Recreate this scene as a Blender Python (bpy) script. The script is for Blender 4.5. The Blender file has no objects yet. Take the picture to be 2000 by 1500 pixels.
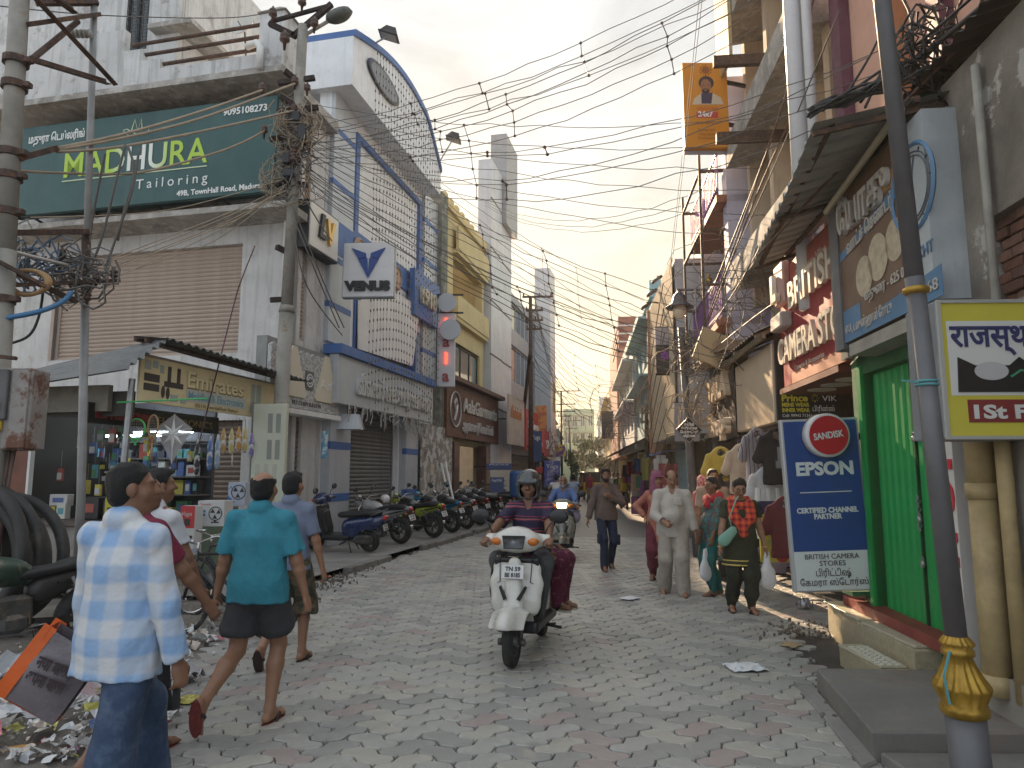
import bpy,math,random
import numpy as np
from mathutils import Vector,Matrix,Euler
rnd=random.Random(7)
SC=bpy.context.scene
COL=SC.collection
R=math.radians
FPX,CAMH=1370.0,1.66
PITCH=math.atan(175/FPX)
cd=bpy.data.cameras.new('camera')
cam=bpy.data.objects.new('camera',cd)
COL.objects.link(cam)
cd.sensor_fit='HORIZONTAL'
cd.sensor_width=36.0
cd.lens=FPX/2000*36.0
cd.clip_start,cd.clip_end=0.05,3000
cam.location=(0,0,CAMH)
cam.rotation_euler=(R(90)+PITCH,0,0)
SC.camera=cam
SUN_AZ,SUN_EL=(-0.12,1.0),24.0
SUN_STRENGTH,SKY_STRENGTH,EXPOSURE=5.0,0.14,1.62
W=bpy.data.worlds.new('World')
SC.world=W
W.use_nodes=True
def world_nodes():
 nt=W.node_tree
 nt.nodes.clear()
 N=nt.nodes.new
 L=nt.links.new
 out,bg=N('ShaderNodeOutputWorld'),N('ShaderNodeBackground')
 sky=N('ShaderNodeTexSky')
 sky.sky_type='NISHITA'
 sky.sun_disc=False
 sky.sun_elevation=R(SUN_EL)
 sky.sun_rotation=math.atan2(SUN_AZ[0],SUN_AZ[1])
 sky.air_density,sky.dust_density,sky.ozone_density=1.0,3.0,1.0
 tc,sep=N('ShaderNodeTexCoord'),N('ShaderNodeSeparateXYZ')
 L(tc.outputs['Generated'],sep.inputs[0])
 ramp=N('ShaderNodeValToRGB')
 ramp.color_ramp.elements[0].position,ramp.color_ramp.elements[0].color=0.02,(2.6,2.2,1.35,1)
 ramp.color_ramp.elements[1].position,ramp.color_ramp.elements[1].color=0.62,(1.78,1.88,1.95,1)
 for pos,c in((0.16,(2.5,2.28,1.55,1)),(0.30,(2.15,2.08,1.72,1)),(0.42,(1.92,1.96,1.86,1))):
  e=ramp.color_ramp.elements.new(pos)
  e.color=c
 L(sep.outputs['Z'],ramp.inputs[0])
 away,cool=N('ShaderNodeMapRange'),N('ShaderNodeMix')
 for k,v in enumerate((0.55,-0.55,0.0,1.0)):
  away.inputs[k+1].default_value=v
 away.interpolation_type='SMOOTHSTEP'
 L(sep.outputs['Y'],away.inputs[0])
 cool.data_type='RGBA'
 L(away.outputs[0],cool.inputs[0])
 L(ramp.outputs[0],cool.inputs[6])
 cool.inputs[7].default_value=(2.25,2.48,2.74,1)
 mp=N('ShaderNodeMapping')
 mp.inputs['Scale'].default_value=(1,1,2.6)
 L(tc.outputs['Generated'],mp.inputs[0])
 n1=N('ShaderNodeTexNoise')
 n1.inputs['Scale'].default_value,n1.inputs['Detail'].default_value,n1.inputs['Roughness'].default_value=3.6,9,0.6
 n1.inputs['Distortion'].default_value=0.35
 L(mp.outputs[0],n1.inputs['Vector'])
 cr=N('ShaderNodeMapRange')
 for k,v in enumerate((0.34,0.68,0.80,1.22)):
  cr.inputs[k+1].default_value=v
 L(n1.outputs['Fac'],cr.inputs[0])
 mul=N('ShaderNodeVectorMath')
 mul.operation='SCALE'
 L(cool.outputs[2],mul.inputs[0])
 L(cr.outputs[0],mul.inputs['Scale'])
 mix=N('ShaderNodeMix')
 mix.data_type='RGBA'
 mix.inputs['Factor'].default_value=0.985
 L(sky.outputs[0],mix.inputs[6])
 L(mul.outputs[0],mix.inputs[7])
 L(mix.outputs[2],bg.inputs['Color'])
 bg.inputs['Strength'].default_value=SKY_STRENGTH
 L(bg.outputs[0],out.inputs[0])
world_nodes()
sd=bpy.data.lights.new('sun','SUN')
sd.energy,sd.angle,sd.color=SUN_STRENGTH,R(1.2),(1.0,0.73,0.47)
sun=bpy.data.objects.new('sun',sd)
COL.objects.link(sun)
_s=Vector((SUN_AZ[0],SUN_AZ[1],0)).normalized()*math.cos(R(SUN_EL))+Vector((0,0,math.sin(R(SUN_EL))))
sun.rotation_euler=(-_s).to_track_quat('-Z','Y').to_euler()
sun.location=_s*60
vs=SC.view_settings
vs.view_transform,vs.look,vs.exposure,vs.gamma,vs.use_curve_mapping='Standard','None',EXPOSURE,1.0,False
SC.cycles.max_bounces,SC.cycles.diffuse_bounces,SC.cycles.glossy_bounces=9,7,3
SC.cycles.use_denoising=True
SC.cycles.sample_clamp_indirect=4.0
SC.cycles.volume_bounces=0
def ray(px,py):
 u,v=(px-1000)/FPX,(750-py)/FPX
 c,s=math.cos(PITCH),math.sin(PITCH)
 return u,c-v*s,v*c+s
def G(px,py,z=0.0):
 r=ray(px,py)
 t=(z-CAMH)/r[2]
 return Vector((r[0]*t,r[1]*t,z))
def D(px,py,Y):
 r=ray(px,py)
 t=Y/r[1]
 return Vector((r[0]*t,Y,CAMH+r[2]*t))
class Frame:
 """A vertical plane: x along it (to the right for someone facing it), y into it, z up."""
 def __init__(s,p,xd):
  l=math.hypot(*xd)
  s.p,s.x=p,(xd[0]/l,xd[1]/l)
  s.y=(-s.x[1],s.x[0])
  s.M=Matrix(((s.x[0],s.y[0],0,p[0]),(s.x[1],s.y[1],0,p[1]),(0,0,1,0),(0,0,0,1)))
 def at(s,px,py,off=0.0):
  r=ray(px,py)
  n=s.y
  k=n[0]*s.p[0]+n[1]*s.p[1]+off
  t=k/(n[0]*r[0]+n[1]*r[1])
  X,Y=r[0]*t-s.p[0],r[1]*t-s.p[1]
  return X*s.x[0]+Y*s.x[1],CAMH+r[2]*t
 def rect(s,x0,y0,x1,y1,off=0.0):
  """local x0,x1,z0,z1 of a sign whose left edge is near px x0 and right edge near x1 (y as (top,bottom) pairs)"""
  a,b=s.at(x0,y0[0],off),s.at(x0,y0[1],off)
  c,d=s.at(x1,y1[0],off),s.at(x1,y1[1],off)
  return(a[0]+b[0])/2,(c[0]+d[0])/2,(b[1]+d[1])/2,(a[1]+c[1])/2
 def w(s,x,y,z):
  return s.M@Vector((x,y,z))
MATS={}
def M(key,col,rough=0.75,metal=0.0,var=0.0,scale=3.0,bump=0.0,bscale=40.0,stain=0.0,stain_col=(0.05,0.045,0.04),streak=0.0,emit=None,coat=0.0,alpha=1.0,trans=0.0,mottle=None,mscale=4.0,mth=(0.5,0.62),patch=None):
 """procedural paint / plaster / metal: base colour with noise variation, drip stains, blotches of a second colour, fine relief"""
 if key in MATS:
  return MATS[key]
 m=bpy.data.materials.new(key)
 MATS[key]=m
 m.use_nodes=True
 nt=m.node_tree
 N,L=nt.nodes.new,nt.links.new
 b=nt.nodes['Principled BSDF']
 b.inputs['Roughness'].default_value,b.inputs['Metallic'].default_value=rough,metal
 b.inputs['Coat Weight'].default_value=coat
 b.inputs['Alpha'].default_value=alpha
 b.inputs['Transmission Weight'].default_value=trans
 col=(*col,1)
 b.inputs['Base Color'].default_value=col
 m.diffuse_color=col
 if emit:
  b.inputs['Emission Color'].default_value=(*emit[:3],1)
  b.inputs['Emission Strength'].default_value=emit[3]
 if not(var or bump or stain or streak or mottle or patch):
  return m
 tc=N('ShaderNodeTexCoord')
 cur=None
 def noise(sc,det=5,vec=None,rough_=0.6):
  n=N('ShaderNodeTexNoise')
  n.inputs['Scale'].default_value,n.inputs['Detail'].default_value,n.inputs['Roughness'].default_value=sc,det,rough_
  L(vec or tc.outputs['Object'],n.inputs['Vector'])
  return n.outputs['Fac']
 def mapr(v,a,b_,c,d):
  n=N('ShaderNodeMapRange')
  for k,q in enumerate((a,b_,c,d)):
   n.inputs[k+1].default_value=q
  L(v,n.inputs[0])
  return n.outputs[0]
 def mixc(f,c1,c2):
  n=N('ShaderNodeMix')
  n.data_type='RGBA'
  L(f,n.inputs[0])
  for k,c in((6,c1),(7,c2)):
   if isinstance(c,tuple):
    n.inputs[k].default_value=c
   else:
    L(c,n.inputs[k])
  return n.outputs[2]
 cur=col
 if var:
  d=tuple(max(0,q*(1-var))for q in col[:3])+(1,)
  u=tuple(min(0.9,q*(1+var*0.6))for q in col[:3])+(1,)
  cur=mixc(mapr(noise(scale,6),0.3,0.7,0,1),d,u)
 if mottle:
  cur=mixc(mapr(noise(mscale,8,rough_=0.7),mth[0],mth[1],0,1),cur,(*mottle,1))
 if stain:
  cur=mixc(mapr(noise(scale*0.7+0.31,9,rough_=0.75),0.52,0.78,0,stain),cur,(*stain_col,1))
 if streak:
  mp=N('ShaderNodeMapping')
  mp.inputs['Scale'].default_value=(5.0,5.0,0.35)
  L(tc.outputs['Object'],mp.inputs[0])
  cur=mixc(mapr(noise(1.3,7,mp.outputs[0],0.7),0.5,0.75,0,streak),cur,(*stain_col,1))
 if patch:
  ge=N('ShaderNodeNewGeometry')
  for sc_,a_,b2,am,pc in patch:
   cur=mixc(mapr(noise(sc_,7,ge.outputs['Position'],.65),a_,b2,0,am),cur,(*pc,1))
 if not isinstance(cur,tuple):
  L(cur,b.inputs['Base Color'])
 if bump:
  bn=N('ShaderNodeBump')
  bn.inputs['Strength'].default_value=bump
  bn.inputs['Distance'].default_value=0.02
  L(noise(bscale,5),bn.inputs['Height'])
  L(bn.outputs[0],b.inputs['Normal'])
 if rough>0.2 and var:
  L(mapr(noise(scale*2.1,4),0.3,0.7,max(0.05,rough-0.12),min(1,rough+0.1)),b.inputs['Roughness'])
 return m
class MB:
 def __init__(s):
  s.v,s.f,s.m,s.sm=[],[],[],[]
  s.mat,s.smooth,s.X=0,False,None
 def add(s,vs_,fs,X=None):
  o=len(s.v)
  T=X if X is not None else s.X
  if T is not None:
   vs_=[T@Vector(p)for p in vs_]
  s.v.extend(tuple(p)for p in vs_)
  for f in fs:
   s.f.append(tuple(i+o for i in f))
   s.m.append(s.mat)
   s.sm.append(s.smooth)
  return s
 def box(s,x0,x1,y0,y1,z0,z1,X=None):
  return s.add([(x0,y0,z0),(x1,y0,z0),(x1,y1,z0),(x0,y1,z0),(x0,y0,z1),(x1,y0,z1),(x1,y1,z1),(x0,y1,z1)],[(3,2,1,0),(4,5,6,7),(0,1,5,4),(1,2,6,5),(2,3,7,6),(3,0,4,7)],X)
 def cbox(s,c,d,X=None):
  return s.box(c[0]-d[0]/2,c[0]+d[0]/2,c[1]-d[1]/2,c[1]+d[1]/2,c[2]-d[2]/2,c[2]+d[2]/2,X)
 def rbox(s,x0,x1,y0,y1,z0,z1,b=0.01,X=None):
  """box with chamfered edges"""
  pts=[]
  for z,i in((z0,b),(z0+b,0),(z1-b,0),(z1,b)):
   pts+=[(x0+b+i,y0+i,z),(x1-b-i,y0+i,z),(x1-i,y0+b+i,z),(x1-i,y1-b-i,z),(x1-b-i,y1-i,z),(x0+b+i,y1-i,z),(x0+i,y1-b-i,z),(x0+i,y0+b+i,z)]
  fs=[tuple(range(7,-1,-1)),tuple(range(24,32))]
  for k in range(3):
   for i in range(8):
    fs.append((k*8+i,k*8+(i+1)%8,k*8+8+(i+1)%8,k*8+8+i))
  return s.add(pts,fs,X)
 def tube(s,pts,r,n=8,caps=True,X=None,squash=None):
  pts=[Vector(p)for p in pts]
  k=len(pts)
  rs=[r]*k if isinstance(r,(int,float))else list(r)
  vs_,fs=[],[]
  prev=None
  for i,p in enumerate(pts):
   t=(pts[min(i+1,k-1)]-pts[max(i-1,0)])
   t=t.normalized()if t.length>1e-9 else Vector((0,0,1))
   if prev is None:
    a=Vector((0,0,1))if abs(t.z)<0.9 else Vector((1,0,0))
    u=(a-t*a.dot(t)).normalized()
   else:
    u=(prev-t*prev.dot(t))
    u=u.normalized()if u.length>1e-6 else Vector((1,0,0))
   prev=u
   w=t.cross(u)
   for j in range(n):
    a=2*math.pi*(j+0.5)/n
    vs_.append(p+(u*math.cos(a)+w*math.sin(a)*(squash or 1))*rs[i])
  for i in range(k-1):
   for j in range(n):
    fs.append((i*n+j,i*n+(j+1)%n,i*n+n+(j+1)%n,i*n+n+j))
  if caps:
   fs.append(tuple(range(n-1,-1,-1)))
   fs.append(tuple(range((k-1)*n,k*n)))
  return s.add(vs_,fs,X)
 def bar(s,a,b,w,h,X=None):
  """rectangular bar from a to b"""
  a,b=Vector(a),Vector(b)
  t=(b-a).normalized()
  up=Vector((0,0,1))if abs(t.z)<0.95 else Vector((0,1,0))
  x=t.cross(up).normalized()
  z=x.cross(t)
  vs_=[q+x*(i*w/2)+z*(j*h/2)for q in(a,b)for i,j in((-1,-1),(1,-1),(1,1),(-1,1))]
  return s.add(vs_,[(3,2,1,0),(4,5,6,7),(0,1,5,4),(1,2,6,5),(2,3,7,6),(3,0,4,7)],X)
 def angle(s,a,b,w=0.06,t=0.008,X=None):
  """steel angle section"""
  a,b=Vector(a),Vector(b)
  d=(b-a).normalized()
  up=Vector((0,0,1))if abs(d.z)<0.95 else Vector((0,1,0))
  x=d.cross(up).normalized()
  z=x.cross(d)
  pr=[(0,0),(w,0),(w,t),(t,t),(t,w),(0,w)]
  vs_=[q+x*i+z*j for q in(a,b)for i,j in pr]
  return s.add(vs_,[(5,4,3,2,1,0),(6,7,8,9,10,11)]+[(i,(i+1)%6,6+(i+1)%6,6+i)for i in range(6)],X)
 def lathe(s,prof,n=16,X=None,caps=True):
  vs_,fs=[],[]
  for r,z in prof:
   for j in range(n):
    a=2*math.pi*j/n
    vs_.append((r*math.cos(a),r*math.sin(a),z))
  for i in range(len(prof)-1):
   for j in range(n):
    fs.append((i*n+j,i*n+(j+1)%n,i*n+n+(j+1)%n,i*n+n+j))
  if caps:
   fs.append(tuple(range(n-1,-1,-1)))
   fs.append(tuple(range((len(prof)-1)*n,len(prof)*n)))
  return s.add(vs_,fs,X)
 def prism(s,poly,y0,y1,X=None):
  """polygon in x,z (counter-clockwise seen from -y) extruded from y0 (front) to y1"""
  n=len(poly)
  vs_=[(p[0],y0,p[1])for p in poly]+[(p[0],y1,p[1])for p in poly]
  return s.add(vs_,[tuple(range(n)),tuple(range(2*n-1,n-1,-1))]+[(i,i+n,(i+1)%n+n,(i+1)%n)for i in range(n)],X)
 def grid(s,fn,nu,nv,X=None,two=0.0):
  """surface fn(u,v) for u,v in 0..1; TWO > 0 adds a second skin offset by fn's rough normal"""
  P=[[Vector(fn(i/nu,j/nv))for j in range(nv+1)]for i in range(nu+1)]
  vs_=[p for row in P for p in row]
  fs=[(i*(nv+1)+j,(i+1)*(nv+1)+j,(i+1)*(nv+1)+j+1,i*(nv+1)+j+1)for i in range(nu)for j in range(nv)]
  return s.add(vs_,fs,X)
 def ball(s,c,r,n=10,X=None):
  r=(r,r,r)if isinstance(r,(int,float))else r
  k=max(4,n//2)
  vs_,fs=[],[]
  for i in range(1,k):
   t=math.pi*i/k
   for j in range(n):
    a=2*math.pi*j/n
    vs_.append((c[0]+r[0]*math.sin(t)*math.cos(a),c[1]+r[1]*math.sin(t)*math.sin(a),c[2]+r[2]*math.cos(t)))
  for i in range(k-2):
   for j in range(n):
    fs.append((i*n+j,i*n+n+j,i*n+n+(j+1)%n,i*n+(j+1)%n))
  o=len(vs_)
  vs_+=[(c[0],c[1],c[2]+r[2]),(c[0],c[1],c[2]-r[2])]
  for j in range(n):
   fs.append((o,j,(j+1)%n))
   fs.append((o+1,(k-2)*n+(j+1)%n,(k-2)*n+j))
  return s.add(vs_,fs,X)
 def torus(s,c,Rr,r,n=24,k=8,X=None,axis='y'):
  vs_,fs=[],[]
  for i in range(n):
   a=2*math.pi*i/n
   for j in range(k):
    b=2*math.pi*j/k
    q,h=Rr+r*math.cos(b),r*math.sin(b)
    p={'y':(q*math.cos(a),h,q*math.sin(a)),'z':(q*math.cos(a),q*math.sin(a),h),'x':(h,q*math.cos(a),q*math.sin(a))}[axis]
    vs_.append((p[0]+c[0],p[1]+c[1],p[2]+c[2]))
  for i in range(n):
   for j in range(k):
    fs.append((i*k+j,i*k+(j+1)%k,(i+1)%n*k+(j+1)%k,(i+1)%n*k+j))
  return s.add(vs_,fs,X)
 def mesh(s,name,mats):
  me=bpy.data.meshes.new(name)
  me.from_pydata(s.v,[],s.f)
  for m in mats if isinstance(mats,(list,tuple))else[mats]:
   me.materials.append(m)
  if any(s.m):
   me.polygons.foreach_set('material_index',s.m)
  if any(s.sm):
   me.polygons.foreach_set('use_smooth',s.sm)
  me.update()
  return me
 def build(s,name,mats,parent=None):
  return put(name,s.mesh(name,mats),parent)
def put(name,me,parent=None,loc=None,rot=None,Mx=None):
 o=bpy.data.objects.new(name,me)
 COL.objects.link(o)
 if parent is not None:
  o.parent=parent
 if Mx is not None:
  o.matrix_local=Mx
 if loc is not None:
  o.location=loc
 if rot is not None:
  o.rotation_euler=rot
 return o
def tag(o,label=None,cat=None,group=None,kind=None):
 for k,v in(('label',label),('category',cat),('group',group),('kind',kind)):
  if v:
   o[k]=v
 return o
def thing(name,label,cat,loc=(0,0,0),rz=0.0,group=None,Mx=None):
 o=bpy.data.objects.new(name,None)
 COL.objects.link(o)
 o.empty_display_size=0.1
 o.location,o.rotation_euler=loc,(0,0,rz)
 if Mx is not None:
  o.matrix_world=Mx
 return tag(o,label,cat,group)
KIDS={}
def dup(o,label=None,loc=None,rz=None,parent=None,group=None):
 """copy a thing with its parts and sub-parts, sharing mesh data"""
 c=o.copy()
 COL.objects.link(c)
 if parent is not None:
  c.parent=parent
 for ch in list(o.children):
  dup(ch,parent=c)
 if label:
  c['label']=label
 if group:
  c['group']=group
 if loc is not None:
  c.location=loc
 if rz is not None:
  c.rotation_euler=(0,0,rz)
 return c
def text_mesh(body,size=1.0,extrude=0.0,bold=0.0,align='LEFT',spacing=1.0,width=None,shear=0.0,bevel=0.0):
 cu=bpy.data.curves.new('lettering','FONT')
 cu.body,cu.size,cu.extrude,cu.align_x,cu.space_character,cu.shear=body,size,extrude,align,spacing,shear
 cu.offset=bold
 cu.resolution_u=3
 cu.bevel_depth=bevel
 o=bpy.data.objects.new('lettering',cu)
 me=bpy.data.meshes.new_from_object(o)
 bpy.data.objects.remove(o)
 bpy.data.curves.remove(cu)
 co=np.empty(len(me.vertices)*3,np.float32)
 me.vertices.foreach_get('co',co)
 co=co.reshape(-1,3)
 if len(co):
  lo,hi=co.min(0),co.max(0)
  if width:
   k=width/max(1e-6,hi[0]-lo[0])
   co[:,0]*=k
   lo,hi=co.min(0),co.max(0)
  if align=='LEFT':
   co[:,0]-=lo[0]
  elif align=='CENTER':
   co[:,0]-=(lo[0]+hi[0])/2
  me.vertices.foreach_set('co',co.ravel())
 return me
FLAT=Matrix(((1,0,0,0),(0,0,-1,0),(0,1,0,0),(0,0,0,1)))
def text(parent,body,x,y,z,size,mat,extrude=0.0,name='lettering',X=None,smooth=False,**k):
 me=text_mesh(body,size,extrude,**k)
 me.materials.clear()
 for q in mat if isinstance(mat,(list,tuple))else[mat]:
  me.materials.append(q)
 T=Matrix.Translation((x,y,z))@(X or Matrix())@FLAT
 me.name=name
 return put(name,me,parent,Mx=T)
class Body:
 def __init__(s,lo,hi,res):
  s.lo,s.res=np.array(lo,np.float32),res
  s.n=np.ceil((np.array(hi)-np.array(lo))/res).astype(int)+1
  s.d=np.full(s.n,0.5,np.float32)
  s.t=np.zeros(s.n,np.int16)
  s.tag=0
 def _win(s,lo,hi,m):
  a=np.maximum(0,np.floor((np.array(lo)-m-s.lo)/s.res).astype(int))
  b=np.minimum(s.n,np.ceil((np.array(hi)+m-s.lo)/s.res).astype(int)+1)
  if(b<=a).any():
   return None
  g=[s.lo[i]+s.res*np.arange(a[i],b[i],dtype=np.float32)for i in range(3)]
  return(slice(a[0],b[0]),slice(a[1],b[1]),slice(a[2],b[2])),g[0][:,None,None],g[1][None,:,None],g[2][None,None,:]
 def _mix(s,w,d,k,mode):
  A=s.d[w]
  if mode=='add':
   T=s.t[w]
   T[d<A]=s.tag
   if k>0:
    h=np.clip(k-np.abs(A-d),0,None)/k
    s.d[w]=np.minimum(A,d)-h*h*k*0.25
   else:
    s.d[w]=np.minimum(A,d)
  elif mode=='sub':
   d=-d
   T=s.t[w]
   if s.tag>=0:
    T[d>A]=s.tag
   h=np.clip(k-np.abs(A-d),0,None)/k if k>0 else 0
   s.d[w]=np.maximum(A,d)+h*h*k*0.25
  elif mode=='paint':
   T=s.t[w]
   T[d<0]=s.tag
 def cap(s,a,b,ra,rb=None,k=0.02,mode='add',flat=None):
  """tapered capsule a->b; FLAT=(axis vector, factor) squashes the section along an axis"""
  rb=ra if rb is None else rb
  a,b=np.array(a,np.float32),np.array(b,np.float32)
  r=max(ra,rb)
  w=s._win(np.minimum(a,b)-r,np.maximum(a,b)+r,k+3*s.res)
  if w is None:
   return s
  sl,x,y,z=w
  ab=b-a
  L2=max(1e-9,float(ab@ab))
  px,py,pz=x-a[0],y-a[1],z-a[2]
  t=np.clip((px*ab[0]+py*ab[1]+pz*ab[2])/L2,0,1)
  qx,qy,qz=px-t*ab[0],py-t*ab[1],pz-t*ab[2]
  if flat is not None:
   f,q=np.array(flat[0],np.float32),flat[1]
   f=f/np.linalg.norm(f)
   dt=qx*f[0]+qy*f[1]+qz*f[2]
   g=(1/q-1)*dt
   qx,qy,qz=qx+g*f[0],qy+g*f[1],qz+g*f[2]
  d=np.sqrt(qx*qx+qy*qy+qz*qz)-(ra+(rb-ra)*t)
  s._mix(sl,d,k,mode)
  return s
 def chain(s,pts,rs,k=0.02,mode='add',flat=None):
  for i in range(len(pts)-1):
   s.cap(pts[i],pts[i+1],rs[i],rs[i+1],k,mode,flat)
  return s
 def ell(s,c,r,k=0.02,mode='add',rot=None):
  c=np.array(c,np.float32)
  r=np.array((r,r,r)if isinstance(r,(int,float))else r,np.float32)
  m=float(r.max())
  w=s._win(c-m,c+m,k+3*s.res)
  if w is None:
   return s
  sl,x,y,z=w
  p=[x-c[0],y-c[1],z-c[2]]
  if rot is not None:
   Q=np.array(Euler(rot).to_matrix().transposed(),np.float32)
   p=[Q[i,0]*p[0]+Q[i,1]*p[1]+Q[i,2]*p[2]for i in range(3)]
  k0=np.sqrt((p[0]/r[0])**2+(p[1]/r[1])**2+(p[2]/r[2])**2)
  k1=np.sqrt((p[0]/r[0]**2)**2+(p[1]/r[1]**2)**2+(p[2]/r[2]**2)**2)
  s._mix(sl,k0*(k0-1)/np.maximum(k1,1e-6),k,mode)
  return s
 def rbx(s,c,h,r=0.02,k=0.02,mode='add',rot=None):
  """rounded box centre c half sizes h"""
  c=np.array(c,np.float32)
  m=float(np.linalg.norm(h))if rot is not None else np.array(h,np.float32)
  w=s._win(c-m,c+m,k+3*s.res)
  if w is None:
   return s
  sl,x,y,z=w
  p=[x-c[0],y-c[1],z-c[2]]
  if rot is not None:
   Q=np.array(Euler(rot).to_matrix().transposed(),np.float32)
   p=[Q[i,0]*p[0]+Q[i,1]*p[1]+Q[i,2]*p[2]for i in range(3)]
  q=[np.abs(p[i])-(h[i]-r)for i in range(3)]
  out=np.sqrt(np.maximum(q[0],0)**2+np.maximum(q[1],0)**2+np.maximum(q[2],0)**2)
  d=out+np.minimum(np.maximum(q[0],np.maximum(q[1],q[2])),0)-r
  s._mix(sl,d,k,mode)
  return s
 def plane(s,p,n,k=0.0):
  """cut away the side the normal points to"""
  n=np.array(n,np.float32)
  n/=np.linalg.norm(n)
  sl,x,y,z=s._win(s.lo,s.lo+s.n*s.res,0)
  d=(x-p[0])*n[0]+(y-p[1])*n[1]+(z-p[2])*n[2]
  s.d[sl]=np.maximum(s.d[sl],d)
  return s
 def shell(s,th):
  s.d=np.maximum(s.d,-(s.d+th))
  return s
 def folds(s,amp,freq,seed=0,zlo=None,zhi=None,stretch=(1,1,0.4)):
  """cloth folds: displaces the field by a few warped sines"""
  q=np.random.RandomState(seed)
  sl,x,y,z=s._win(s.lo,s.lo+s.n*s.res,0)
  f=0
  for i in range(5):
   a=q.normal(size=3)*np.array(stretch)
   a*=freq*(0.6+0.8*q.rand())/max(1e-6,np.linalg.norm(a))
   b=q.normal(size=3)
   b*=freq*0.45/np.linalg.norm(b)
   ph=np.sin(b[0]*x+b[1]*y+b[2]*z+q.rand()*6)*1.5
   f=f+np.sin(a[0]*x+a[1]*y+a[2]*z+ph+q.rand()*6)/5
  g=f*amp
  if zlo is not None:
   g=g*np.clip((z-zlo[0])/(zlo[1]-zlo[0]),0,1)
  s.d=(s.d+g).astype(np.float32)
  return s
 def surface(s,relax=1):
  d=s.d
  d[0],d[-1]=np.maximum(d[0],1e-3),np.maximum(d[-1],1e-3)
  d[:,0],d[:,-1]=np.maximum(d[:,0],1e-3),np.maximum(d[:,-1],1e-3)
  d[:,:,0],d[:,:,-1]=np.maximum(d[:,:,0],1e-3),np.maximum(d[:,:,-1],1e-3)
  ins=d<0
  cnt=np.zeros(tuple(q-1 for q in d.shape),np.int8)
  for i in(0,1):
   for j in(0,1):
    for k in(0,1):
     cnt+=ins[i:d.shape[0]-1+i,j:d.shape[1]-1+j,k:d.shape[2]-1+k]
  cells=np.argwhere((cnt>0)&(cnt<8))
  if not len(cells):
   return np.zeros((0,3)),np.zeros((0,4),int),np.zeros(0,int)
  idx=np.full(cnt.shape,-1,np.int32)
  idx[cells[:,0],cells[:,1],cells[:,2]]=np.arange(len(cells))
  cv={}
  for i in(0,1):
   for j in(0,1):
    for k in(0,1):
     cv[i,j,k]=d[cells[:,0]+i,cells[:,1]+j,cells[:,2]+k]
  acc,num=np.zeros((len(cells),3)),np.zeros(len(cells))
  ks=list(cv)
  for a in ks:
   for ax in range(3):
    if a[ax]==0:
     b=tuple(1 if q==ax else a[q]for q in range(3))
     va,vb=cv[a],cv[b]
     m=(va<0)!=(vb<0)
     t=np.where(m,va/np.where(m,va-vb,1),0)
     p=np.tile(np.array(a,float),(len(cells),1))
     p[:,ax]+=t
     acc[m]+=p[m]
     num+=m
  P=(cells+acc/num[:,None])*s.res+s.lo
  Q=[]
  for ax in range(3):
   A=ins
   sl0=[slice(None)]*3
   sl1=[slice(None)]*3
   sl0[ax],sl1[ax]=slice(0,-1),slice(1,None)
   for flip in(0,1):
    e=(A[tuple(sl0)]&~A[tuple(sl1)])if flip==0 else(~A[tuple(sl0)]&A[tuple(sl1)])
    E=np.argwhere(e)
    o1,o2=[(1,2),(2,0),(0,1)][ax]
    E=E[(E[:,o1]>0)&(E[:,o2]>0)&(E[:,o1]<cnt.shape[o1])&(E[:,o2]<cnt.shape[o2])]
    def g(di,dj):
     q=E.copy()
     q[:,o1]-=di
     q[:,o2]-=dj
     return idx[q[:,0],q[:,1],q[:,2]]
    f=np.stack([g(1,1),g(0,1),g(0,0),g(1,0)],1)
    Q.append(f if flip==0 else f[:,::-1])
  Q=np.concatenate(Q)
  Q=Q[(Q>=0).all(1)]
  tg=s.t[cells[:,0],cells[:,1],cells[:,2]]
  for _ in range(relax):
   S,C=np.zeros_like(P),np.zeros(len(P))
   for a,b in((0,1),(1,2),(2,3),(3,0)):
    np.add.at(S,Q[:,a],P[Q[:,b]])
    np.add.at(C,Q[:,a],1)
    np.add.at(S,Q[:,b],P[Q[:,a]])
    np.add.at(C,Q[:,b],1)
   P=P*0.5+0.5*S/np.maximum(C,1)[:,None]
  return P,Q,tg
 def build(s,name,mats,parent=None,relax=1,Mx=None):
  P,Q,tg=s.surface(relax)
  me=bpy.data.meshes.new(name)
  me.vertices.add(len(P))
  me.vertices.foreach_set('co',P.astype(np.float32).ravel())
  me.loops.add(len(Q)*4)
  me.loops.foreach_set('vertex_index',Q.astype(np.int32).ravel())
  me.polygons.add(len(Q))
  me.polygons.foreach_set('loop_start',np.arange(0,len(Q)*4,4,dtype=np.int32))
  me.polygons.foreach_set('loop_total',np.full(len(Q),4,np.int32))
  me.update(calc_edges=True)
  mats=mats if isinstance(mats,(list,tuple))else[mats]
  for m in mats:
   me.materials.append(m)
  if len(mats)>1:
   me.polygons.foreach_set('material_index',np.minimum(tg[Q[:,0]],len(mats)-1).astype(np.int32))
  me.polygons.foreach_set('use_smooth',np.ones(len(Q),bool))
  return put(name,me,parent,Mx=Mx)
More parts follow.
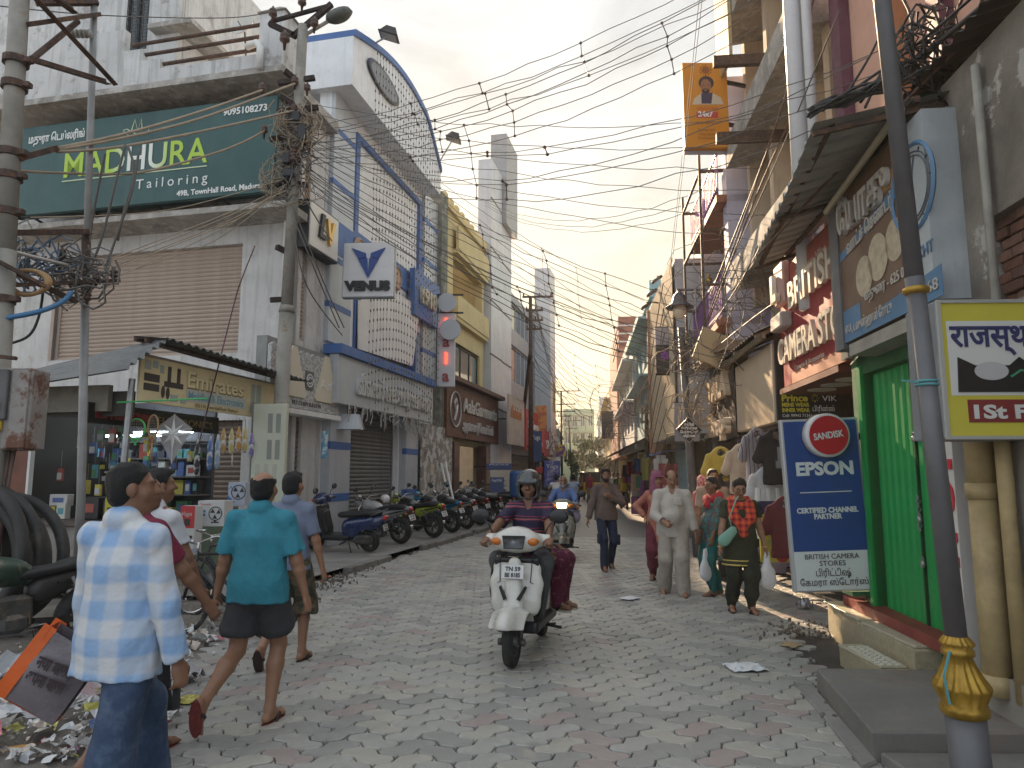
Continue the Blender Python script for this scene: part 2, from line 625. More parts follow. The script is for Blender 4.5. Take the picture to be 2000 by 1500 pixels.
# ================================================================ setting: ground, road, pavement
FR=Frame((2.74,0),(-.1,-1))
FL=Frame((-4.1,16),(.226,1))
FC=Frame((-4.53,14.1),(.9754,-.2204))
FB=Frame((1.3,40.7),(.1,1))
DIRT=(0.06,0.052,0.045)
m_dirt=M('dusty ground',(.17,.15,.13),.95,var=.35,scale=2.2,bump=.5,bscale=30,stain=.6,stain_col=(.09,.08,.07))
m_conc=M('worn concrete',(.25,.24,.225),.85,var=.3,scale=1.7,bump=.35,bscale=45,stain=.6,stain_col=(.12,.11,.1))
def paver_mat(key,c):
 return M(key,c,.46,var=.22,scale=5,bump=.35,bscale=90,stain=.5,stain_col=(.13,.125,.12),mottle=tuple(q*1.2 for q in c),mscale=60,mth=(.6,.7),patch=((.55,.5,.72,.55,(.17,.165,.16)),(1.7,.6,.74,.6,(.10,.098,.095)),(.9,.56,.7,.35,(.42,.38,.32)),(6.0,.64,.7,.5,(.09,.085,.08))))
PM=[paver_mat('paver grey',(.40,.392,.362)),paver_mat('paver dark grey',(.315,.31,.29)),paver_mat('paver buff',(.43,.41,.36)),paver_mat('paver red',(.37,.31,.29))]
def far_road_mat():
 m=bpy.data.materials.new('far pavers')
 m.use_nodes=True
 nt=m.node_tree
 N,L=nt.nodes.new,nt.links.new
 b=nt.nodes['Principled BSDF']
 b.inputs['Roughness'].default_value=.5
 tc,mp,br,n=N('ShaderNodeTexCoord'),N('ShaderNodeMapping'),N('ShaderNodeTexBrick'),N('ShaderNodeTexNoise')
 mp.inputs['Rotation'].default_value=(0,0,R(45))
 L(tc.outputs['Object'],mp.inputs[0])
 L(mp.outputs[0],br.inputs['Vector'])
 br.inputs['Scale'].default_value,br.inputs['Brick Width'].default_value,br.inputs['Row Height'].default_value,br.inputs['Mortar Size'].default_value=1.0,.25,.125,.006
 br.inputs['Color1'].default_value,br.inputs['Color2'].default_value,br.inputs['Mortar'].default_value=(.25,.24,.225,1),(.21,.2,.19,1),(.1,.095,.09,1)
 n.inputs['Scale'].default_value,n.inputs['Detail'].default_value=.7,8
 mx=N('ShaderNodeMix')
 mx.data_type='RGBA'
 L(n.outputs['Fac'],mx.inputs[0])
 L(br.outputs['Color'],mx.inputs[6])
 mx.inputs[7].default_value=(.2,.18,.165,1)
 L(mx.outputs[2],b.inputs['Base Color'])
 return m
def LEFT_EDGE(Y):
 return float(np.interp(Y,(3,5,6,8,9.5,10.96,20.3,40.7,90),(-2.0,-2.35,-2.7,-3.15,-3.2,-2.96,-.87,3.4,8.4)))
def make_ground():
 g=MB()
 g.add([(-90,-25,-.06),(90,-25,-.06),(90,420,-.06),(-90,420,-.06)],[(0,1,2,3)])
 tag(g.build('ground',m_dirt),kind='structure')
 r=MB()
 ys=[2,4,6,8,10,12,16,20,30,41,60,90,150,300]
 vs_=[]
 for y in ys:
  vs_+=[(LEFT_EDGE(y)-.3,y,-.022),(3.9+.1*y,y,-.022)]
 r.add(vs_,[(2*i,2*i+1,2*i+3,2*i+2)for i in range(len(ys)-1)])
 road=tag(r.build('road',M('joint dirt',(.055,.05,.045),.95,var=.3)),kind='structure')
 f=MB()
 ys=[18.6,25,41,60,90,150,300]
 vs_=[]
 for y in ys:
  vs_+=[(LEFT_EDGE(y)-.1,y,-.004),(3.3+.1*y,y,-.004)]
 f.add(vs_,[(2*i,2*i+1,2*i+3,2*i+2)for i in range(len(ys)-1)])
 f.build('far_paving',far_road_mat(),road)
 w,A,gap,h=.165,.019,.009,.05
 def outline(horiz):
  a,b=(2*w,w)if horiz else(w,2*w)
  pts=[]
  for(x0,y0,x1,y1)in((0,0,a,0),(a,0,a,b),(a,b,0,b),(0,b,0,0)):
   L_=abs(x1-x0)+abs(y1-y0)
   n=int(round(L_/w))*4
   for i in range(n):
    if i%2==1 or i==0:
     t=i/n
     pts.append((x0+(x1-x0)*t,y0+(y1-y0)*t))
  out=[]
  cx,cy=a/2,b/2
  for x,y in pts:
   zx=A*math.sin(2*math.pi*y/w)if True else 0
   zy=A*math.sin(2*math.pi*x/w)
   out.append((x+zx,y+zy))
  return out,(cx,cy)
 def solid(horiz):
  o,(cx,cy)=outline(horiz)
  n=len(o)
  def ins(d):
   res=[]
   for i in range(n):
    p,q,s_=Vector(o[i-1]),Vector(o[i]),Vector(o[(i+1)%n])
    e1,e2=(q-p).normalized(),(s_-q).normalized()
    nn=(Vector((-e1.y,e1.x))+Vector((-e2.y,e2.x)))
    nn=nn.normalized()if nn.length>1e-6 else Vector((0,0))
    res.append(q+nn*d)
   return res
  lo,mid,top=ins(gap/2),ins(gap/2+.001),ins(gap/2+.007)
  vs_=[(p.x-cx,p.y-cy,-.03)for p in lo]+[(p.x-cx,p.y-cy,-.006)for p in mid]+[(p.x-cx,p.y-cy,0)for p in top]
  fs=[(k*n+i,k*n+(i+1)%n,(k+1)*n+(i+1)%n,(k+1)*n+i)for k in(0,1)for i in range(n)]
  fs.append(tuple(range(2*n,3*n)))
  return vs_,fs,(cx,cy)
 shapes={True:solid(True),False:solid(False)}
 ang=R(47)
 Rz=Matrix.Rotation(ang,4,'Z')
 q=np.random.RandomState(3)
 tiles=[]
 N=190
 for i in range(-N,N):
  for j in range(-N,N):
   k=(i-j)%4
   if k==0:
    hz,c=True,((i+1)*w,(j+.5)*w)
   elif k==2:
    hz,c=False,((i+.5)*w,j*w)
   else:
    continue
   p=Rz@Vector((c[0],c[1],0))
   X,Y=p.x,p.y+11.4
   if not(3.5<Y<18.8)or X<LEFT_EDGE(Y)-.05 or X>2.62+.1*Y+(.5 if Y>7.4 else 0)or abs(X)>.80*Y+.5:
    continue
   if Y<7.5 and X>2.62+.1*Y-.55:
    continue
   tiles.append((X,Y,hz))
 tiles.sort(key=lambda t:t[0]**2+t[1]**2)
 inview=[t for t in tiles if abs(t[0])<.74*t[1]and t[1]>4.15]
 first=set(inview[:295])
 patch=lambda X,Y:math.sin(X*1.7+1.3*math.sin(Y*.9))+math.sin(Y*1.1+X*.6+2)
 meshes={}
 for hz,(vs_,fs,c)in shapes.items():
  for mi in range(4):
   b=MB()
   b.add(vs_,fs)
   meshes[hz,mi]=b.mesh('paver',PM[mi])
 rest=MB()
 for t in tiles:
  X,Y,hz=t
  pr=.03+.09*max(0,patch(X,Y))
  u=q.rand()
  mi=3 if u<pr else(0,1,2)[int(q.choice(3,p=(.5,.27,.23)))]
  T=Matrix.Translation((X,Y,q.normal()*.0022))@Rz@Euler((q.normal()*.009,q.normal()*.009,q.normal()*.008)).to_matrix().to_4x4()
  if t in first:
   put('paver',meshes[hz,mi],road,Mx=T)
  else:
   rest.mat=mi
   rest.add(shapes[hz][0],shapes[hz][1],T)
 o=rest.build('paver_field',PM,road)
 tag(o,kind='stuff')
make_ground()
def make_verges():
 q=np.random.RandomState(5)
 def verge(u,v):
  y=2.5+u*9.0
  xr=LEFT_EDGE(y)+.16*math.sin(y*3.1)+.1*math.sin(y*7.7)+.05*q.normal()
  x=xr-v*9
  return(x,y,-.012+.035*min(1,v*14)+.012*math.sin(x*5)*math.sin(y*4)*min(1,v*9))
 g=MB()
 g.smooth=True
 g.grid(verge,46,40)
 tag(g.build('dirt_verge',m_dirt),kind='structure')
 p=MB()
 ys=[9.3,10.5,12,14,17,20.3,24,30,36,41]
 vs_=[]
 for y in ys:
  e=LEFT_EDGE(y)-.13
  vs_+=[(e,y,.09),(e-(9 if y<15 else 5.5),y+.6,.1)]
 p.add(vs_,[(2*i,2*i+2,2*i+3,2*i+1)for i in range(len(ys)-1)])
 pav=tag(p.build('pavement',m_conc),kind='structure')
 Y=9.4
 mk=M('kerb stone',(.2,.19,.175),.9,var=.35,bump=.5,stain=.6)
 for i in range(34):
  L_=.55+.5*rnd.random()
  if i not in(2,3,7,8,14):
   a,b=(LEFT_EDGE(Y),Y),(LEFT_EDGE(Y+L_),Y+L_)
   k=MB()
   d=Vector((b[0]-a[0],b[1]-a[1],0))
   X=Matrix.Translation((a[0]-.07,a[1],.035+rnd.uniform(-.015,.01)))@Matrix.Rotation(math.atan2(d.y,d.x)+rnd.uniform(-.03,.03),4,'Z')
   k.rbox(0,d.length-.02,-.08,.08,-.08,.07,.012,X)
   k.build('kerb_stone',mk,pav)
  Y+=L_
 s_=MB()
 for(cx,cy,sx,sy,n)in((-2.85,10.75,.16,.75,260),(-2.75,12.0,.12,.5,90),(-1.6,17.2,.1,1.6,120),(3.05,7.75,.22,.25,120),(2.42,5.35,.13,.5,110),(-3.2,8.6,.3,.8,90)):
  for _ in range(n):
   x,y=cx+q.normal()*sx+(cy-11)*0,cy+q.normal()*sy
   x+=.22*(y-cy)
   r=.008+.02*q.rand()**2
   X=Matrix.Translation((x,y,.004+r*.5))@Euler(q.rand(3)*6).to_matrix().to_4x4()
   s_.ball((0,0,0),(r,r*(.6+.5*q.rand()),r*.7),5,X)
 tag(s_.build('rubble',M('broken stone',(.15,.125,.105),.95,var=.5,scale=30)),kind='stuff')
make_verges()
# ================================================================ building helpers
def building(name,label,fr,cat='building',group=None):
 return thing(name,label,cat,group=group,Mx=fr.M)
def walls(b,x0,x1,z0,z1,y0,y1,holes,mat,name='wall'):
 """wall from boxes around its openings (x0,x1,z0,z1)"""
 xs=sorted({x0,x1,*[q for h in holes for q in h[:2]if x0<q<x1]})
 zs=sorted({z0,z1,*[q for h in holes for q in h[2:]if z0<q<z1]})
 m=MB()
 for i in range(len(xs)-1):
  j=0
  while j<len(zs)-1:
   cx=(xs[i]+xs[i+1])/2
   free=lambda k:not any(h[0]<cx<h[1]and h[2]<(zs[k]+zs[k+1])/2<h[3]for h in holes)
   if not free(j):
    j+=1
    continue
   k=j
   while k+1<len(zs)-1 and free(k+1):
    k+=1
   m.box(xs[i],xs[i+1],y0,y1,zs[j],zs[k+1])
   j=k+1
 return m.build(name,mat,b)
def pbox(b,name,mat,x0,x1,y0,y1,z0,z1,bev=0.0,X=None):
 m=MB()
 if bev:
  m.rbox(x0,x1,y0,y1,z0,z1,bev,X)
 else:
  m.box(x0,x1,y0,y1,z0,z1,X)
 return m.build(name,mat,b)
def shutter(b,x0,x1,z0,z1,y,mat,pitch=.085,frame=None,slats=True):
 """roller shutter: each slat a sub-part, guide rails and bottom bar"""
 root=MB()
 root.box(x0,x1,y+.03,y+.04,z0,z1)
 sh=root.build('roller_shutter',mat,b)
 n=int((z1-z0)/pitch)
 h=(z1-z0)/n
 m=MB()
 m.smooth=False
 prof=[(0,.012),(h*.18,-.004),(h*.5,-.016),(h*.8,-.006),(h*.93,.012)]
 m.add([(x0,y+p[1],p[0])for p in prof]+[(x1,y+p[1],p[0])for p in prof],[(i,i+5,i+6,i+1)for i in range(4)])
 m.box(x0,x1,y+.013,y+.029,0,h)
 if slats:
  me=m.mesh('slat',mat)
  for i in range(n):
   put('slat',me,sh,loc=(0,rnd.uniform(-.002,.002),z0+i*h))
 else:
  a=MB()
  for i in range(n):
   a.add(m.v,m.f,Matrix.Translation((0,0,z0+i*h)))
  a.build('slat_curtain',mat,sh)
 for x in(x0-.05,x1-.02):
  pbox(sh,'guide_rail',frame or mat,x,x+.07,y-.04,y+.06,z0,z1)
 pbox(sh,'bottom_bar',frame or mat,x0,x1,y-.03,y-.018,z0,z0+.07)
 return sh
m_glass=M('window glass',(.05,.06,.065),.08,coat=.3)
m_white=M('white paint',(.7,.7,.68),.6,var=.12,stain=.3,stain_col=(.3,.29,.27))
m_dark=M('dark metal',(.035,.033,.032),.5,.4,var=.3)
m_rust=M('rusty steel',(.075,.05,.04),.75,.3,var=.45,scale=9,mottle=(.16,.075,.04),mscale=14,bump=.2)
m_galv=M('galvanised steel',(.33,.335,.34),.42,.75,var=.25,scale=4,mottle=(.2,.17,.14),mscale=5,mth=(.58,.75))
m_black=M('black plastic',(.015,.015,.016),.45)
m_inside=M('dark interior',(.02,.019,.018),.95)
def window(b,x0,x1,z0,z1,y,fm=None,panes=2,bars=0,gm=None):
 """window part with its frame and pane sub-parts"""
 fm=fm or m_white
 m=MB()
 t=.05
 m.box(x0,x0+t,y-.02,y+.05,z0,z1)
 m.box(x1-t,x1,y-.02,y+.05,z0,z1)
 m.box(x0+t,x1-t,y-.02,y+.05,z0,z0+t)
 m.box(x0+t,x1-t,y-.02,y+.05,z1-t,z1)
 for i in range(1,panes):
  x=x0+(x1-x0)*i/panes
  m.box(x-t/2,x+t/2,y-.02,y+.05,z0+t,z1-t)
 w=m.build('window',fm,b)
 for i in range(panes):
  a,c=x0+(x1-x0)*i/panes,x0+(x1-x0)*(i+1)/panes
  pbox(w,'pane',gm or m_glass,a+t/2,c-t/2,y+.012,y+.02,z0+t,z1-t)
 if bars:
  g=MB()
  for i in range(1,bars):
   z=z0+(z1-z0)*i/bars
   g.tube([(x0,y-.05,z),(x1,y-.05,z)],.009,5)
  for i in range(0,5):
   x=x0+(x1-x0)*i/4
   g.tube([(x,y-.055,z0),(x,y-.055,z1)],.009,5)
  g.build('grille',m_dark,w)
 return w
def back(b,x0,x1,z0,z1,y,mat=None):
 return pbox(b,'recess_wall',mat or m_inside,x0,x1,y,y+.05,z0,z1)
# ================================================================ left: the corner building
m_cream=M('weathered cream plaster',(.57,.565,.55),.9,var=.16,scale=1.2,bump=.25,bscale=25,mottle=(.42,.38,.32),mscale=1.5,mth=(.6,.68),stain=.6,stain_col=(.2,.185,.165),streak=.55)
m_cream2=M('grey white plaster',(.57,.57,.56),.9,var=.16,scale=1.2,bump=.25,bscale=25,stain=.75,stain_col=(.15,.145,.14),streak=.7,mottle=(.33,.315,.295),mscale=1.3,mth=(.58,.64))
m_slab=M('stained slab',(.34,.32,.29),.95,var=.3,scale=2,bump=.4,stain=.9,stain_col=(.06,.055,.05),mottle=(.48,.46,.43),mscale=5)
m_beige_sh=M('dusty pink beige shutter',(.42,.335,.275),.6,.1,var=.12,scale=2.5,stain=.3,stain_col=(.22,.18,.15))
m_brown_sh=M('brown shutter',(.19,.145,.115),.55,.2,var=.2,scale=3,stain=.4)
m_orange=M('orange lattice',(.42,.25,.12),.6,var=.2,scale=3,stain=.3)
def corner_building():
 b=building('corner_building','weathered cream corner building with a big beige roller shutter and concrete ledges',FC)
 walls(b,-9.6,0,.1,9.5,0,.35,[(-5.85,-1.2,4.15,6.5),(-5.6,-1.0,.1,2.75),(-5.4,-.95,7.6,9.4),(-7.95,-7.35,4.75,5.75)],m_cream)
 pbox(b,'storey_block',m_cream,-9.6,-4.1,.36,5.8,.1,9.6)
 pbox(b,'corner_block',m_cream,-4.09,-.02,.62,1.38,.1,9.6)
 shutter(b,-5.8,-1.2,4.15,6.5,.12,m_beige_sh,.088)
 pbox(b,'shutter_jamb',M('pink beige jamb',(.4,.31,.26),.7,var=.15),-5.93,-5.85,-.02,.1,4.15,6.5)
 shutter(b,-5.4,-.95,7.6,9.4,.16,m_brown_sh,.09,slats=False)
 shutter(b,-5.55,-1.0,.12,2.75,.16,m_brown_sh,.1)
 window(b,-7.95,-7.35,4.75,5.75,.15,m_dark,2,6)
 for z0,z1,x0,d in((6.82,7.04,-9.6,.75),(9.45,9.68,-9.9,1.15)):
  m=MB()
  m.add([(x0,-d,z0+.1),(.25,-d,z0+.1),(.25,1.3,z0-.02),(x0,1.3,z0-.02),(x0,-d,z1),(.25,-d,z1),(.25,1.3,z1),(x0,1.3,z1)],[(3,2,1,0),(4,5,6,7),(0,1,5,4),(1,2,6,5),(2,3,7,6),(3,0,4,7)])
  m.build('ledge',m_slab,b)
 p=MB()
 p.prism([(-9.9,9.69),(.2,9.69),(.2,10.0),(-2.6,10.0),(-2.6,10.22),(-3.05,10.22),(-3.05,10.5),(-3.5,10.5),(-3.5,11.0),(-9.9,11.2)],-1.1,-.95)
 p.build('parapet',m_cream2,b)
 pbox(b,'corner_pillar',m_cream2,-.3,.25,-1.12,-.6,9.69,10.85)
 c=MB()
 c.add([(-.35,-1.17,10.86),(.3,-1.17,10.86),(.3,-.55,10.86),(-.35,-.55,10.86),(-.03,-.86,11.15)],[(3,2,1,0),(0,1,4),(1,2,4),(2,3,4),(3,0,4)])
 c.build('pillar_cap',m_slab,b)
 for z,x in((10.15,-2.6),(10.42,-3.05),(10.68,-3.4)):
  r=MB()
  r.tube([(x,-1.0,z),(-.3,-1.0,z+.02)],.04,8)
  r.build('rail',m_rust,b)
 u=walls(b,-9.6,-3.9,9.7,15.2,.9,1.1,[(-5.4,-4.75,12.0,13.6)],m_cream2,'upper_wall')
 pbox(b,'upper_block',m_cream2,-9.6,-3.9,1.12,5.5,9.7,15.2)
 window(b,-5.4,-4.75,12.0,13.6,.97,m_dark,2,9)
 pbox(b,'sunshade',m_slab,-4.5,-3.3,.6,3.4,12.3,12.42)
 pbox(b,'stair_wall',m_cream2,-3.88,-2.6,2.5,4.6,9.7,11.4)
 d=MB()
 d.smooth=True
 d.tube([(-.55,-1.15,10.15),(-.3,-1.2,10.17),(-.2,-1.22,10.05),(-.2,-1.2,9.6)],.07,10)
 d.tube([(-.16,-.06,9.5),(-.16,-.06,4.4)],.05,8)
 d.build('drain_pipe',m_white,b)
 f=Frame((FC.p[0],FC.p[1]),(.2204,.9754))
 x0,x1=.05,1.38
 def F(name,mat,a,c,y0,y1,z0,z1):
  m=MB()
  m.box(a,c,y0,y1,z0,z1)
  o=m.build(name,mat,b)
  o.matrix_local=FC.M.inverted()@f.M
  return o
 F('flank_wall',m_cream,x0-.04,.2,.0,.3,.1,9.6)
 F('flank_wall',m_cream,1.25,x1,.0,.3,.1,9.6)
 F('flank_wall',m_cream,.2,1.25,.05,.3,6.6,7.4)
 F('flank_wall',m_cream,.2,1.25,.05,.3,3.4,4.45)
 h=bpy.data.objects.new('side_front',None)
 COL.objects.link(h)
 h.parent=b
 h.matrix_local=FC.M.inverted()@f.M
 sh=shutter(h,.22,1.24,4.45,6.6,.1,m_beige_sh,.088)
 shutter(h,.22,1.24,.12,3.3,.1,m_brown_sh,.1)
 z0,z1=7.4,9.5
 F('louvre_back',M('louvre back',(.12,.08,.05),.8),.2,1.25,.1,.3,z0,z1)
 m=MB()
 n=30
 for i in range(n):
  za=z1+1.0-i*(z1+1.0-z0)/n
  xa,xb,zb=.2,1.25,za-1.05*.75
  if zb<z0:
   xb=xa+(za-z0)/.75 if za>z0 else xa
   zb=max(zb,z0)
  if za>z1:
   xa+=(za-z1)/.75
   za=z1
  if xb-xa>.05:
   m.bar((xa,.07,za),(xb,.07,zb),.05,.035)
 o=m.build('louvre',m_orange,b)
 o.matrix_local=FC.M.inverted()@f.M
 return b,f
CB,FS=corner_building()
def madhura_board():
 x0,x1,z0,z1,y=-6.25,.0,7.2,9.22,-.85
 t=thing('tailoring_signboard','wide dark green tailoring signboard across the corner building','signboard',Mx=FC.M)
 g=M('signboard green',(.018,.078,.075),.42,var=.25,scale=1.1,stain=.3,stain_col=(.07,.105,.1),streak=.3)
 pbox(t,'board',g,x0,x1,y,y+.12,z0,z1,.01)
 pbox(t,'edge_frame',M('board edge',(.01,.035,.033),.5),x0-.02,x1+.02,y+.03,y+.2,z0-.02,z1+.02)
 yl=M('lime lettering',(.42,.58,.07),.5)
 wh=M('white lettering',(.75,.76,.74),.5)
 pg=M('pale lime lettering',(.6,.68,.45),.5)
 gr=bpy.data.materials.new('lime to white lettering')
 gr.use_nodes=True
 nt=gr.node_tree
 tc,sp,rp=nt.nodes.new('ShaderNodeTexCoord'),nt.nodes.new('ShaderNodeSeparateXYZ'),nt.nodes.new('ShaderNodeValToRGB')
 nt.links.new(tc.outputs['Generated'],sp.inputs[0])
 nt.links.new(sp.outputs['X'],rp.inputs[0])
 el=rp.color_ramp.elements
 el[0].color,el[1].color=(.40,.58,.06,1),(.40,.58,.06,1)
 el[0].position,el[1].position=.3,.68
 for p_,c_ in((.42,(.74,.76,.7,1)),(.55,(.74,.76,.7,1))):
  e=el.new(p_)
  e.color=c_
 nt.links.new(rp.outputs[0],nt.nodes['Principled BSDF'].inputs['Base Color'])
 Y=y-.008
 W_=x1-x0
 text(t,'MADHURA',x0+W_*.195,Y,z0+.76,.78,gr,.004,width=W_*.56,bold=.008)
 text(t,'Tailoring',x0+W_*.49,Y,z0+.33,.30,wh,.004,width=W_*.27,spacing=1.5)
 pbox(t,'underline',pg,x0+W_*.19,x0+W_*.755,Y-.004,y+.002,z0+.665,z0+.685)
 text(t,'9095108273',x1-1.22,Y,z1-.30,.2,wh,.003,width=1.0,bold=.005)
 text(t,'49B, TownHall Road, Madurai',x1-2.2,Y,z0+.09,.16,wh,.003,width=1.95,bold=.004)
 text(t,'மதுரா ெடய்லரிங்',x0+.22,Y,z1-.38,.24,wh,.003,width=1.45,bold=.006)
 me=MB()
 def sw(pts,r):
  me.tube([(x0+W_*.47+p[0]*.9,Y,z1-.3+p[1]*.8)for p in pts],r*.8,5,squash=.3)
 sw([(-.28,-.12),(-.2,-.2),(-.1,-.13),(-.02,.2),(.08,-.12),(.16,.2),(.2,-.14)],.018)
 sw([(-.28,-.12),(-.33,-.06),(-.22,-.04),(-.05,-.16),(.15,-.26),(.34,-.24),(.38,-.1),(.27,-.08)],.013)
 me.build('monogram',pg,t)
 st=MB()
 for k in(.05,.3,.55,.8):
  st.bar((x0+W_*k,y+.15,z0+.02),(x0+W_*k,-.02,z0-.1),.04,.04)
  st.bar((x0+W_*k,y+.15,z1-.1),(x0+W_*k,-.02,z1-.1),.04,.04)
 st.build('bracket',m_rust,t)
madhura_board()
def flank_signs():
 t=thing('emblem_signboard','small white signboard with a black and gold slanted emblem above the narrow side shutter','signboard',Mx=FS.M)
 z0,z1=6.4,7.35
 pbox(t,'board',M('ivory acrylic',(.68,.66,.6),.35),.1,1.36,-.3,-.02,z0,z1,.01)
 pbox(t,'edge_frame',m_black,.06,1.40,-.27,-.0,z0-.04,z1+.04)
 k,g=m_black,M('gold metal',(.55,.36,.13),.3,.8)
 a=MB()
 a.prism([(.42,z0+.28),(.72,z0+.28),(.72,z0+.38),(.56,z0+.38),(.66,z0+.82),(.52,z0+.82)],-.36,-.302)
 a.build('emblem',k,t)
 a=MB()
 a.prism([(.72,z0+.78),(.84,z0+.78),(.9,z0+.48),(1.0,z0+.78),(1.1,z0+.78),(.93,z0+.22),(.86,z0+.22)],-.37,-.302)
 a.build('emblem',g,t)
 t=thing('patterned_fascia','grey speckled fascia board with a pale rounded triangle beside the blue building','signboard',Mx=FS.M)
 sp=M('speckled grey',(.30,.30,.295),.8,mottle=(.5,.5,.49),mscale=16,mth=(.48,.52),bump=.3)
 z0,z1,y=2.95,4.1,-.3
 m=MB()
 n=26
 x0,x1=-1.15,1.62
 top=[(x1-(x1-x0)*i/n,z1+(.035 if i%2 else-.035))for i in range(n+1)]
 m.prism([(x0,z0),(x1,z0)]+top,y,y+.08)
 m.build('board',sp,t)
 pbox(t,'top_band',M('fascia grey',(.26,.26,.25),.8,var=.2),x0,x1,y+.1,y+.32,z0+.05,z1+.14)
 pbox(t,'soffit',m_white,x0,x1+.05,y-.05,.1,z0-.12,z0-.02)
 pl=M('pale cream plate',(.6,.55,.43),.6)
 def tri(cx,w,h,zb):
  pts=[(cx-w,zb+.06),(cx-w+.06,zb),(cx+w-.06,zb),(cx+w,zb+.06),(cx+.08,zb+h),(cx-.08,zb+h)]
  a=MB()
  a.prism(pts,y-.03,y-.002)
  return a.build('triangle_plate',pl,t)
 tri(1.0,.5,1.0,z0+.22)
 tri(-.35,.5,1.0,z0+.22)
 text(t,'A-zK',.68,y-.035,z0+.5,.3,M('faint white',(.75,.74,.7),.5),.003,width=.62,shear=.3)
 text(t,'ERY CORPORATION',-.35,y-.006,z0+.07,.12,m_black,.002,width=1.15)
 a=MB()
 a.box(.12,.44,y-.02,y-.001,z0+.42,z0+.8)
 a.build('logo_plate',M('logo grey',(.12,.12,.12),.6),t)
 text(t,'©',.14,y-.025,z0+.47,.38,M('logo white',(.7,.7,.7),.5),.003)
flank_signs()
